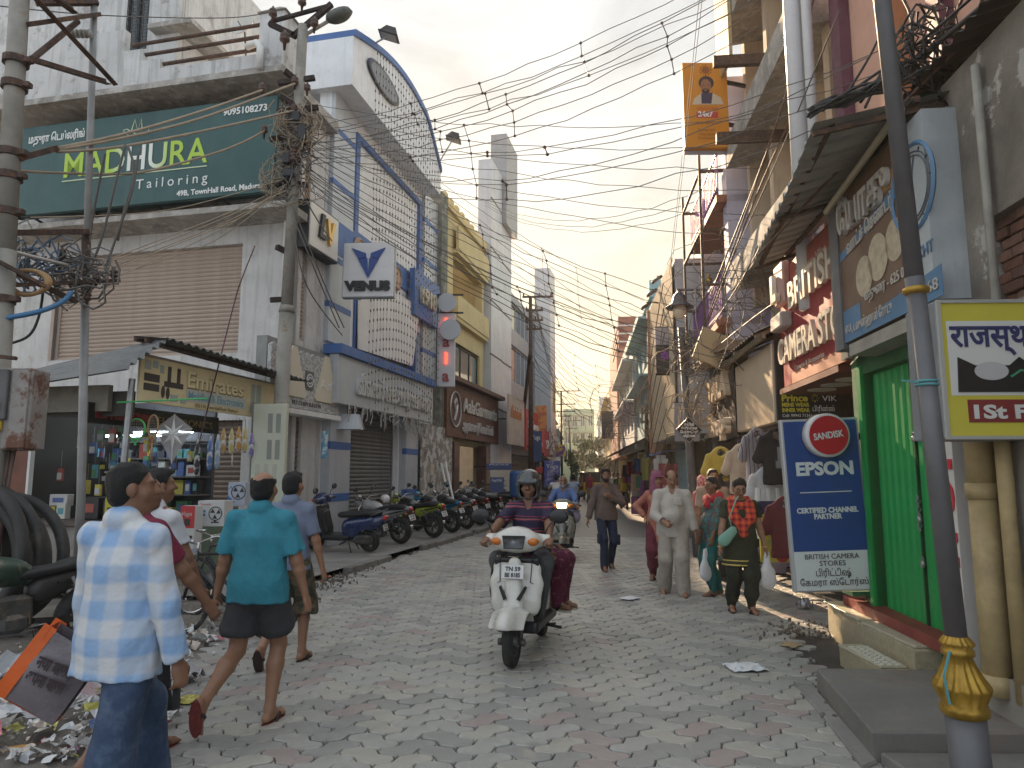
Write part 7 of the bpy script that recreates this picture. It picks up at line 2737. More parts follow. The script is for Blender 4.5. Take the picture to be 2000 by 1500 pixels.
 if tp:
  g=Body(lo,hi,max(res,.009))
  ez=tp.get('ease',.014)
  hem=tp.get('hem',.05)*s
  fl=tp.get('flare',.02)
  bt=pel-up*(hem+.05)
  mat_top=tp['mat']if isinstance(tp['mat'],(list,tuple))else[tp['mat']]
  fz=((0,1,0),.76)
  g.cap(bt,pel+up*.0*s,.16*s*w+ez+fl,.155*s*w+ez,.05,flat=((0,1,0),.72))
  g.cap(pel+up*.0*s,pel+up*.1*s,.165*s*w+ez,.145*s*w+ez,.05,flat=((0,1,0),.72))
  g.cap(pel+up*.05*s,chest,.128*s*w+ez,.13*s*w+ez,.06,flat=fz)
  if belly:
   g.ell(pel+Vector((0,.06*s+belly*.5,.14*s)),(.13*s*w,.09*s+belly,.15*s),.06)
  if female:
   for k in(-1,1):
    g.ell(chest+Vector((k*.07*s,.085*s,.02*s)),(.07*s,.055*s,.065*s),.05)
  g.cap(chest,neck-up*.06*s,.13*s*w+ez,.08*s,.06,flat=fz)
  for i in(0,1):
   k=(-1,1)[i]
   g.cap(neck+Vector((k*.03*s,0,-.03*s)),sh[i],.058*s,.05*s*w+ez*.6,.04)
  g.plane(bt+up*.05,-up)
  if tp.get('open',0):
   pass
  sv=Body(lo,hi,max(res,.009))
  for i in(0,1):
   sl=tp.get('sleeve',.55)
   r0,r1=.049*s*w+ez*.6,.041*s*w+ez*.65
   if sl<=1:
    e,q=sh[i].lerp(A[i],sl),(A[i]-sh[i]).normalized()
    sv.chain([sh[i],e+q*.03],[r0,r1+.008+tp.get('cuff',0)],.03)
   else:
    e,q=A[i].lerp(W_[i],sl-1),(W_[i]-A[i]).normalized()
    sv.chain([sh[i],A[i],e+q*.03],[r0,r1,.03*s+ez*.6+tp.get('cuff',0)],.03)
   sv.tag=-1
   sv.cap(e+q*.112,e+q*.15,.11,.11,.004,'sub')
   sv.tag=0
  hh=np.clip(.03-np.abs(g.d-sv.d),0,None)/.03
  g.d=np.minimum(g.d,sv.d)-hh*hh*.0075
  g.folds(tp.get('fold',.006),30,tp.get('seed',4),stretch=(1,1,.55))
  g.folds(tp.get('fold',.006)*.38,85,8,stretch=(1,1,.35))
  if tp.get('collar'):
   g.cap(neck+Vector((-.022,-.02,.012)),neck+Vector((.022,-.02,.012)),.064*s,None,.008)
   g.ell(neck+Vector((0,.05,.0)),(.034,.05,.09),.01,'sub')
  else:
   g.ell(neck+up*.03,(.072*s,.072*s,.05),.015,'sub')
  if tp.get('stripe'):
   pass
  g.build(tp.get('name','shirt'),mat_top,t)
 if extra:
  extra(t,dict(pel=pel,neck=neck,chest=chest,sh=sh,A=A,W=W_,K=K,F=F,hp=hp,s=s,up=up,lo=lo,hi=hi,res=res,Q=Q,E=E))
 if shoe=='sandal':
  for i in(0,1):
   k=(-1,1)[i]
   pt=fp[i]
   fd=Vector((k*.12,math.cos(pt),math.sin(pt))).normalized()
   dn=Vector((0,math.sin(pt),-math.cos(pt)))
   sd=fd.cross(dn).normalized()
   o=F[i]+dn*.088*s
   m=MB()
   m.smooth=False
   out=[]
   for a in np.linspace(0,2*math.pi,19)[:-1]:
    y,x=math.cos(a),math.sin(a)
    out.append(o+fd*(.052+.135*y)*s+sd*x*(.04+.007*y)*s)
   n=len(out)
   m.add([p+dn*.014 for p in out]+[p-dn*.006 for p in out],[tuple(range(n)),tuple(range(2*n-1,n-1,-1))]+[(j,(j+1)%n,n+(j+1)%n,n+j)for j in range(n)])
   so=m.build('sandal',shoe_mat,t)
   m=MB()
   m.smooth=True
   tp_=o+fd*.12*s-dn*.02
   for q in(-1,1):
    m.tube([o+fd*.02+sd*q*.042*s,o+fd*.07*s+sd*q*.034*s-dn*.045,tp_-dn*.012,tp_+dn*.015],.012,5)
   m.build('strap',STRAP,so)
 return t
def bag(label,loc,h,wd,mat,rz=0.0,name='carrier_bag'):
 q=np.random.RandomState(int(abs(loc[0])*1000)%999)
 b=Body((-.3,-.2,-.1-h),(.3,.2,.2),.011)
 b.cap((0,0,-h*.72),(0,0,-h+.03),wd*.42,wd*.5,.03,flat=((0,1,0),.45))
 b.cap((0,0,-h*.15),(0,0,-h*.72),.022,wd*.42,.05,flat=((0,1,0),.5))
 b.cap((-.018,0,0),(-.02,0,-h*.3),.012,.02,.02)
 b.cap((.018,0,0),(.02,0,-h*.3),.012,.02,.02)
 b.folds(.011,42,9,stretch=(1,1,.35))
 t=thing(name,label,'bag',loc=loc,rz=rz)
 b.build('bag_body',mat,t)
 return t
DEN=cloth('blue denim',(.035,.06,.115),mottle=(.09,.13,.2),mscale=5,mth=(.5,.7))
def people():
 sh1=banded('light blue check',[(0,(.22,.36,.58)),(.40,(.27,.40,.59)),(.5,(.55,.57,.59)),(.88,(.58,.585,.59)),(1.0,(.22,.36,.58))],'Z',6.6,True)
 def e1(t,k):
  ph=MB()
  w=k['W'][1]
  ph.rbox(w.x-.02,w.x+.02,w.y+.0,w.y+.012,w.z-.2,w.z-.06,.004)
  m=MB()
  for i in(0,1):
   for j in range(8):
    pass
  o=put('phone',ph.mesh('phone',m_black),None,Mx=Matrix.Translation(t.location)@Matrix.Rotation(t.rotation_euler.z,4,'Z'))
  tag(o,'black phone held in the right hand of the man in the checked shirt','phone')
  g=Body(k['lo'],k['hi'],.009)
  for i in(1,):
   a,b_=k['pel']+Vector((.125,-.01,-.05)),k['K'][i]+Vector((.055,-.01,0))
   g.cap(a,b_,.035,.03,.0)
   g.cap(b_,k['F'][i]+Vector((.03,0,0)),.03,.03,.0)
  g.build('side_stripe',cloth('grey stripe',(.27,.27,.27)),t)
 person('man in a light blue and white checked long sleeved shirt and blue track trousers',(-1.76,3.25),-.32,1.70,1.0,SKIN2,feet=((-.08,.34,.06),(.12,-.26,.0)),fp=(.1,-.3),hands=((-.3,.1,.74),(.33,.06,.70)),head=(-.75,.02),top=dict(mat=sh1,sleeve=1.93,hem=.15,ease=.03,flare=.035,fold=.011,collar=True,cuff=.006),legs=dict(mat=DEN,ease=.02,flare=.02,fold=.009),hair='crop',res=.0075,extra=e1,shoe='shoe',grip=.6)
 mar=cloth('maroon cotton',(.16,.015,.04))
 person('man in a maroon shirt mostly hidden behind the man in the checked shirt',(-2.2,4.2),-.5,1.66,1.05,SKIN2,feet=((-.08,.25,.0),(.12,-.3,.06)),fp=(0,-.7),hands=((-.3,.15,.78),(.32,.36,.80)),elbow=((-.5,-1,0),(.6,-1,-.3)),head=(-.2,.1),top=dict(mat=mar,sleeve=.7,hem=.1,ease=.02,collar=True),legs=dict(kind='shorts',mat=cloth('dark shorts',(.03,.03,.035)),len=.8),hair='crop',shoe_mat=M('red sandal',(.25,.03,.03),.6),res=.008)
 wht=cloth('white cotton',(.56,.57,.6))
 person('man in a white collared t-shirt with black hair walking ahead of the checked shirt',(-2.48,4.95),-.35,1.68,.95,SKIN2,feet=((-.08,.25,.0),(.1,-.3,.16)),fp=(0,-1.0),hands=((-.28,.2,.78),(.3,.22,.76)),head=(-.5,.08),top=dict(mat=wht,sleeve=.62,hem=.1,ease=.016,collar=True),legs=dict(mat=cloth('charcoal trousers',(.025,.025,.03)),fold=.009),hair='short',shoe='shoe',shoe_mat=SOLE,res=.008)
 turq=cloth('turquoise polo',(.035,.22,.29),var=.2,scale=5)
 person('balding man in a turquoise polo shirt, dark shorts and red flip flops',(-1.74,4.95),-.12,1.665,1.1,SKIN,feet=((-.17,-.34,.15),(.1,.04,.0)),fp=(-1.25,0),hands=((-.34,.02,.74),(.36,.06,.72)),head=(-.05,.12),belly=.02,top=dict(mat=turq,sleeve=.72,hem=.12,ease=.026,flare=.03,fold=.009,collar=True,cuff=.012),legs=dict(kind='shorts',mat=cloth('charcoal shorts',(.045,.045,.05)),len=.62,ease=.03,fold=.01),hair='fringe',hair_mat=HAIR,shoe_mat=M('red black flip flop',(.16,.03,.025),.7,var=.4,scale=20),res=.0075,grip=.5)
 gb=cloth('grey blue cotton',(.16,.19,.27))
 person('man in a grey blue t-shirt and camouflage shorts ahead of the turquoise shirt',(-2.0,6.45),-.1,1.66,1.0,SKIN,feet=((-.1,-.28,.1),(.1,.12,.0)),fp=(-1.0,0),hands=((-.28,.1,.76),(.33,.04,.74)),head=(-.25,.1),top=dict(mat=gb,sleeve=.75,hem=.1,ease=.022,fold=.008,collar=True),legs=dict(kind='shorts',mat=cloth('camouflage',(.13,.1,.06),mottle=(.04,.045,.03),mscale=14,mth=(.48,.52)),len=1.15,ease=.03,fold=.01),hair='short',res=.009)
 a=Matrix.Translation(G(120,1330,.62)*0+D(100,1300,3.35))@Matrix.Rotation(.25,4,'Z')@Matrix.Rotation(R(33),4,'Y')
 t=thing('shopping_bag','orange and clear plastic shopping bag with dark Hindi print swinging at the left','bag',Mx=a)
 og=M('orange bag',(.62,.11,.015),.5,var=.12,bump=.25,bscale=14)
 cl=M('smoky clear film',(.17,.15,.16),.3,var=.2,bump=.3,bscale=12)
 m=MB()
 m.smooth=True
 def sheet(x0,x1,yy,z0,z1,bulge):
  m.grid(lambda u,v:(x0+(x1-x0)*u,yy+bulge*math.sin(math.pi*u)*math.sin(math.pi*v)+.006*math.sin(9*v+5*u),z0+(z1-z0)*v),8,10)
 sheet(-.09,.17,-.06,-.18,.15,-.02)
 sheet(.17,-.09,.06,-.18,.15,.02)
 m.build('clear_side',cl,t)
 m=MB()
 m.smooth=True
 m.grid(lambda u,v:(-.092-.006*math.sin(7*v),-.062+.124*u,-.18+.34*v),6,8)
 m.grid(lambda u,v:(-.125+.06*u,-.066-.006*math.sin(5*v),-.18+.34*v),4,8)
 m.grid(lambda u,v:(-.09+.26*u,-.062+.124*v,-.182),4,4)
 m.grid(lambda u,v:(-.125+.06*u,.066,-.18+.34*v),4,8)
 m.build('orange_gusset',og,t)
 dk=M('dark print',(.04,.025,.03),.5)
 text(t,'नया बाजा,',-.045,-.092,.0,.07,dk,.001,width=.16,X=Matrix.Rotation(R(-8),4,'Y'),bold=.003)
 text(t,'अपना बाजा',-.045,-.095,-.07,.07,dk,.001,width=.17,X=Matrix.Rotation(R(-8),4,'Y'),bold=.003)
 jk=cloth('brown grey jacket',(.125,.092,.078),var=.2)
 nv=cloth('navy cargo cloth',(.018,.026,.05),var=.25)
 def e9(t,k):
  for i in(0,1):
   g=MB()
   c=k['K'][i]+Vector(((-1,1)[i]*.075,0,.02))
   g.rbox(c.x-.03,c.x+.03,c.y-.07,c.y+.07,c.z-.09,c.z+.09,.012)
   g.build('cargo_pocket',nv,t)
  z=MB()
  n,p=k['neck'],k['pel']
  z.tube([n+Vector((0,.085,-.06)),k['chest']+Vector((0,.125,0)),p+Vector((0,.125,-.02))],.006,4)
  z.build('zip',m_dark,t)
 person('young man in a brown zipped jacket and navy cargo trousers walking in the road',(1.66,12.6),math.pi+.12,1.74,.97,SKIN2,feet=((-.09,.2,.0),(.1,-.1,.04)),fp=(0,-.5),hands=((.07,.17,1.24),(.34,.02,.74)),elbow=((-1,-.4,-.3),(.5,-1,0)),palms=((0,-1,0),None),head=(.05,-.05),top=dict(mat=jk,sleeve=1.9,hem=.1,ease=.035,fold=.01,collar=True,name='jacket',cuff=.006),legs=dict(mat=nv,ease=.016,fold=.009),hair='short',shoe_mat=SOLE,beard=HAIR,moustache=HAIR,extra=e9)if False else person('young man in a brown zipped jacket and navy cargo trousers walking in the road',(1.66,12.6),math.pi+.12,1.74,.97,SKIN2,feet=((-.1,-.12,.05),(.09,.2,.0)),fp=(-.5,0),hands=((-.05,.17,1.22),(.34,.02,.76)),elbow=((-1,-.4,-.3),(.5,-1,0)),palms=((0,-1,0),None),head=(.05,-.05),top=dict(mat=jk,sleeve=1.9,hem=.1,ease=.035,fold=.01,collar=True,name='jacket',cuff=.006),legs=dict(mat=nv,ease=.016,fold=.009),hair='short',shoe_mat=SOLE,beard=HAIR,extra=e9)
 salm=cloth('salmon print',(.40,.14,.10),mottle=(.36,.2,.12),mscale=16,mth=(.5,.6))
 mauve=cloth('mauve scarf',(.24,.075,.13))
 def gown(key,mat,z1,r1,dx=.0,name='tunic_skirt',r0=.15):
  def f(t,k):
   g=Body(k['lo'],k['hi'],.01)
   p=k['pel']
   g.cap(p+k['up']*.12,Vector((p.x+dx,p.y,z1-.08)),r0*k['s'],r1,.03,flat=((0,1,0),.78))
   g.folds(.012,24,7,stretch=(1,1,.12))
   g.plane((0,0,z1),(0,0,-1))
   g.build(name,mat,t)
  return f
 cap_m=cloth('mauve cap',(.26,.08,.15))
 def e10(t,k):
  gown('g',salm,.34,.2)(t,k)
  m=MB()
  m.smooth=True
  m.lathe([(.09,.0),(.088,.05),(.05,.085),(0,.09)],14,Matrix.Translation(k['hp']((0,.0,.075)))@k['Q'].to_4x4(),caps=False)
  v=[k['hp']((.085*math.sin(a),.09+.075*math.cos(a),.07-.01*math.cos(a)))for a in np.linspace(-1.4,1.4,9)]
  c0=k['hp']((-.07,.07,.085)),k['hp']((.07,.07,.085))
  m.add([*v,*c0],[(9,*range(9),10)])
  m.add([p-Vector((0,0,.006))for p in[*v,*c0]],[(10,*range(8,-1,-1),9)])
  m.build('cap',cap_m,t)
 person('woman in a salmon printed tunic and mauve hood, hand on hip',(2.32,11.35),math.pi-.25,1.66,.95,SKIN,feet=((-.1,.0,.0),(.1,-.06,.0)),hands=((-.28,.08,.84),(.2,.05,1.0)),elbow=((-.5,-.8,0),(1,-.5,0)),palms=(None,(0,0,-1)),head=(.5,.0),top=dict(mat=salm,sleeve=1.92,hem=.3,ease=.02,flare=.03,fold=.008,cuff=.004,name='tunic'),legs=dict(mat=cloth('wine trousers',(.14,.03,.045)),kind='salwar'),hair='hood',hair_mat=mauve,female=True,extra=e10)
 beige=cloth('beige cotton',(.46,.42,.37),var=.1)
 beige2=cloth('beige trousers',(.36,.32,.27),var=.12)
 def e11(t,k):
  m=MB()
  for dz in(-.02,-.12,-.22,-.32):
   p=k['chest']+Vector((0,.13,dz+.08))
   m.ball((p.x,p.y+.02,p.z),.007,6)
  m.build('button',m_white,t)
  g=Body(np.array(k['chest'])-.25,np.array(k['chest'])+.25,.009)
  c=k['chest']+Vector((-.08,.13,.02))
  g.rbx(c,(.05,.012,.06),.01)
  g.build('chest_pocket',beige,t)
 person('heavy moustached man in a beige shirt and trousers looking down',(2.25,10.0),math.pi-.18,1.70,1.13,SKIN,feet=((-.12,.12,.0),(.13,-.1,.03)),fp=(0,-.3),hands=((-.33,.06,.72),(.12,.3,1.0)),elbow=((-.5,-1,0),(.8,-.8,-.3)),palms=(None,(-.3,-1,.2)),head=(.12,-.5),lean=(0,.04),belly=.06,top=dict(mat=beige,sleeve=1.75,hem=.13,ease=.03,flare=.02,fold=.009,collar=True,cuff=.01),legs=dict(mat=beige2,ease=.022,flare=.022,fold=.012),hair='fringe',moustache=HAIR,shoe_mat=M('brown sandal',(.1,.04,.025),.6),extra=e11,grip=(.4,.8))
 flo=cloth('floral print',(.10,.09,.085),mottle=(.05,.2,.2),mscale=18,mth=(.5,.53),stain=.8,stain_col=(.45,.1,.06))
 teal=cloth('teal cotton',(.012,.125,.12))
 redsc=cloth('red scarf',(.42,.02,.03),mottle=(.1,.02,.02),mscale=12,mth=(.55,.6))
 def scarfy(mat,tails,r=.06,name='scarf'):
  def f(t,k):
   g=Body(np.array(k['neck'])-.55,np.array(k['neck'])+.45,.01)
   n=k['neck']
   ring=[n+Vector((.11*math.cos(a),.085*math.sin(a)+.005,-.03-.04*math.sin(a)))for a in np.linspace(0,2*math.pi,11)]
   for i in range(10):
    g.cap(ring[i],ring[i+1],r*.8,None,.02)
   for tl in tails:
    pts=[n+Vector(p)for p in tl]
    g.chain(pts,[r]*len(pts),.02,flat=((0,1,0),.55))
   g.folds(.012,45,6)
   g.build(name,mat,t)
  return f
 def e12(t,k):
  gown('g',flo,.48,.19)(t,k)
  scarfy(redsc,[[(0,.1,-.05),(-.06,.14,-.12)],[(.08,-.06,-.03),(.12,-.1,-.2),(.12,-.12,-.42)]],.065)(t,k)
  m=MB()
  for a in(-1,1):
   m.torus(k['hp']((a*.034,.1,.01)),.019,.003,12,4)
  m.build('spectacles',m_dark,t)
 person('woman in a floral tunic, teal trousers and a red scarf seen from the side',(2.82,9.95),math.pi/2+.25,1.60,.98,SKIN2,feet=((-.09,.1,.0),(.09,-.1,.0)),hands=((-.2,.16,.8),(.18,.14,.8)),elbow=((-.4,-1,0),(.4,-1,0)),head=(.15,-.1),belly=.02,top=dict(mat=flo,sleeve=1.6,hem=.35,ease=.025,flare=.03,fold=.009,name='tunic'),legs=dict(mat=teal,kind='salwar',fold=.012),hair='bun',female=True,shoe_mat=M('blue sandal',(.05,.16,.45),.6),extra=e12)
 tan=cloth('tan cotton',(.34,.25,.19))
 person('man in a tan shirt with a name badge standing behind the red scarf',(3.2,11.3),math.pi-.1,1.72,1.1,SKIN,head=(.1,-.05),top=dict(mat=tan,sleeve=.8,hem=.1,ease=.025,collar=True),legs=dict(mat=cloth('dark trousers',(.03,.03,.035))),hair='short',moustache=HAIR,shoe='shoe')
 person('person with a red patterned headscarf half hidden behind the tan shirt',(3.35,12.4),math.pi+.3,1.62,1,SKIN,head=(.5,0),top=dict(mat=cloth('pink print',(.4,.12,.12)),sleeve=.9,hem=.2),legs=dict(mat=teal,kind='salwar'),hair='scarf',hair_mat=cloth('red print',(.42,.06,.07),mottle=(.5,.4,.38),mscale=25,mth=(.5,.55)),female=True,res=.012)
 grn=cloth('dark green tunic',(.022,.03,.014),mottle=(.3,.25,.1),mscale=26,mth=(.74,.78))
 gld=M('gold trim',(.55,.42,.12),.35,.6)
 garl=banded('orange red weave',[(0,(.55,.03,.02)),(.35,(.65,.13,.03)),(.6,(.5,.02,.04)),(.85,(.05,.01,.02))],'Z',14,True)
 mint=M('mint leather',(.18,.36,.29),.5,var=.15)
 def e15(t,k):
  g=Body(k['lo'],k['hi'],.01)
  p=k['pel']
  g.cap(p+k['up']*.12,Vector((p.x,p.y,.5)),.165,.235,.03,flat=((0,1,0),.74))
  g.folds(.009,24,7,stretch=(1,1,.12))
  g.plane((0,0,.56),(0,0,-1))
  g.build('tunic_skirt',grn,t)
  for z in(.575,.625):
   g=Body(k['lo'],k['hi'],.01)
   g.cap(p+k['up']*.12,Vector((p.x,p.y,.5)),.167,.24,.03,flat=((0,1,0),.74))
   g.folds(.009,24,7,stretch=(1,1,.12))
   g.plane((0,0,z-.013),(0,0,-1))
   g.plane((0,0,z+.013),(0,0,1))
   g.build('gold_border',gld,t)
  scarfy(garl,[[(-.1,.08,-.06),(-.1,.14,-.2),(.0,.16,-.3)],[(.1,.08,-.06),(.1,.14,-.2),(.0,.16,-.3)],[(.02,.15,-.28),(.0,.16,-.38)]],.06,'garland_scarf')(t,k)
  m=MB()
  for a in(-1,1):
   m.torus(k['hp']((a*.034,.1,.01)),.02,.003,12,4)
  m.build('spectacles',m_dark,t)
  for i in(0,1):
   m=MB()
   m.torus(k['W'][i],.033,.006,14,5,axis='z')
   m.build('bangle',gld,t)
 gw_=person('woman in a dark green tunic with gold borders and a bright red garland scarf',(2.78,8.72),math.pi-.08,1.585,1.12,SKIN3,feet=((-.11,.02,.0),(.11,-.14,.0)),hands=((-.31,.1,.74),(.3,.1,.72)),elbow=((-.7,-1,0),(.7,-1,0)),head=(.05,-.45),lean=(0,.03),belly=.05,top=dict(mat=grn,sleeve=.5,hem=.2,ease=.025,flare=.02,fold=.006,name='tunic'),legs=dict(mat=cloth('black green trousers',(.018,.022,.014)),kind='salwar',fold=.012),hair='bun',female=True,extra=e15)
 w=D(1422,1045,8.55)
 t=thing('handbag','mint green crossbody handbag worn by the woman in the dark green tunic','handbag',loc=w)
 b=Body((-.2,-.12,-.2),(.2,.12,.2),.009)
 b.cap((-.05,0,-.06),(.06,0,.05),.075,.055,.03,flat=((0,1,0),.5))
 b.build('pouch',mint,t)
 m=MB()
 m.smooth=True
 m.tube([(.06,.0,.05),(.02,.0,.2),(.12,.02,.42),(.22,.12,.5)],.008,5)
 m.build('strap',mint,t)
 plast=M('white plastic bag',(.62,.64,.66),.35,var=.1,bump=.3)
 bag('white plastic carrier bag in the hand of the woman in the dark green tunic',D(1497,1078,8.6),.36,.22,plast,.2)
 bag('white plastic carrier bag in the hand of the woman with the red scarf',D(1377,1072,9.75),.36,.2,plast,.5)
 far=((1216,33,'yellow t-shirt and grey trousers',(.5,.36,.03),0.1),(1240,32,'black t-shirt, hand at ear',(.02,.022,.03),0),(1262,36,'pale blue shirt',(.3,.4,.5),.2),(1290,26,'olive shirt',(.17,.14,.09),.3),(1196,38,'white shirt',(.55,.55,.55),0),(1178,44,'grey shirt',(.25,.25,.26),.1),(1158,48,'brown shirt',(.2,.12,.09),.2),(1276,30,'orange sari',(.55,.25,.04),.1))
 far+=((1150,40,'wine red shirt',(.25,.04,.06),.2),(1205,36,'dark green shirt',(.04,.1,.06),0),(1230,40,'cream shirt',(.5,.45,.36),.1),(1255,41,'navy shirt',(.03,.05,.12),0),(1270,44,'pink sari',(.5,.12,.22),.2),(1186,56,'blue shirt',(.1,.18,.38),.1),(1170,62,'light grey shirt',(.42,.42,.42),0),(1135,52,'rust shirt',(.35,.12,.05),3.0))
 for i,(px_,Y,c,col,a)in enumerate(far):
  x=(px_-1000)/FPX*Y*1.0
  hn=((-.26,.1,.78),(.26,.1,.78))if i!=1 else((-.12,.08,1.5),(.26,.1,.78))
  person('distant person in a %s far down the right side'%c,(x,Y),math.pi+a,1.68+.03*(i%3),1.0,SKIN2,feet=((-.1,.15,0),(.1,-.12,.03)),hands=hn,top=dict(mat=cloth('far shirt %d'%i,col),sleeve=.6,hem=.1),legs=dict(mat=cloth('far trousers %d'%(i%3),((.05,.055,.07),(.03,.03,.035),(.2,.19,.18))[i%3])),hair='short',shoe='shoe',res=.018)
people()
# ================================================================ scooters, motorcycles, bicycle
m_tyre=M('tyre rubber',(.028,.027,.026),.8,var=.3,scale=12,mottle=(.09,.08,.07),mscale=6,mth=(.55,.75))
m_alloy=M('dusty alloy',(.16,.155,.15),.45,.5,var=.3,scale=10)
m_chrome=M('chrome',(.5,.5,.5),.18,.95)
m_engine=M('engine grey',(.09,.088,.085),.5,.5,var=.35,scale=14,mottle=(.16,.13,.1),mscale=8)
m_seat=M('black seat',(.018,.018,.019),.55,bump=.12,bscale=90)
m_blk=M('satin black',(.02,.02,.022),.4)
m_lens=M('headlamp glass',(.5,.52,.54),.08,.3,var=.2,scale=40)
m_amber=M('amber lens',(.55,.16,.02),.2)
m_red=M('red lens',(.42,.015,.015),.2,coat=.5)
m_plate=M('number plate',(.62,.62,.6),.5)
m_mirror=M('mirror glass',(.45,.5,.5),.06,.9)
def paint(key,c,**k):
 return M(key,c,.28,coat=.6,var=.1,scale=3,stain=.14,stain_col=tuple(q*.6+.04 for q in c),**k)
def wheel(t,y,r,tw,name,spokes=5,x=0):
 X=Matrix.Translation((x,y,r))
 m=MB()
 m.smooth=True
 prof=[(r-tw*.95,-tw*.42),(r-tw*.6,-tw*.52),(r-tw*.12,-tw*.4),(r,-tw*.14),(r,tw*.14),(r-tw*.12,tw*.4),(r-tw*.6,tw*.52),(r-tw*.95,tw*.42)]
 RX=X@Matrix.Rotation(R(90),4,'Y')
 m.lathe(prof,30,RX,caps=False)
 w=m.build(name,m_tyre,t)
 q=MB()
 q.smooth=True
 ri=r-tw*.9
 q.lathe([(ri+.004,-tw*.42),(ri-.018,-tw*.36),(ri-.02,tw*.36),(ri+.004,tw*.42)],26,RX,caps=False)
 q.smooth=False
 for i in range(spokes):
  a=2*math.pi*i/spokes
  c,s_=math.cos(a),math.sin(a)
  q.bar((x,y+c*.03,r+s_*.03),(x,y+c*(ri-.01),r+s_*(ri-.01)),.022,.03)
 q.smooth=True
 q.lathe([(.045,-.06),(.055,-.03),(.055,.03),(.045,.06)],14,RX)
 q.build('rim',m_alloy,w)
 return w
def plate(t,p,rz,txt,up=0.0,w=.2,h=.12):
 X=Matrix.Translation(p)@Matrix.Rotation(rz,4,'Z')@Matrix.Rotation(up,4,'X')
 m=MB()
 m.rbox(-w/2,w/2,-.004,.004,-h/2,h/2,.003,X)
 o=m.build('number_plate',m_plate,t)
 for i,s_ in enumerate(txt):
  me=text_mesh(s_,h*.42,.0005,.002,'CENTER',1,w*.7)
  me.materials.clear()
  me.materials.append(m_blk)
  put('lettering',me,o,Mx=X@Matrix.Translation((0,-.006,h*.06-i*h*.44))@FLAT)
def mirror(t,a,b,sz=.075,rz=0):
 m=MB()
 m.smooth=True
 a,b=Vector(a),Vector(b)
 m.tube([a,a.lerp(b,.4)+Vector((0,0,.04)),b],.007,6)
 m.ball((b.x,b.y,b.z),(sz*1.25,.022,sz*.85),12,)
 o=m.build('mirror',m_blk,t)
 g=MB()
 g.lathe([(1,0),(.98,.002)],16,Matrix.Translation((b.x,b.y-.021,b.z))@Matrix.Rotation(R(90),4,'X')@Matrix.Diagonal((sz*1.1,sz*.72,1,1)))
 g.build('mirror_glass',m_mirror,o)
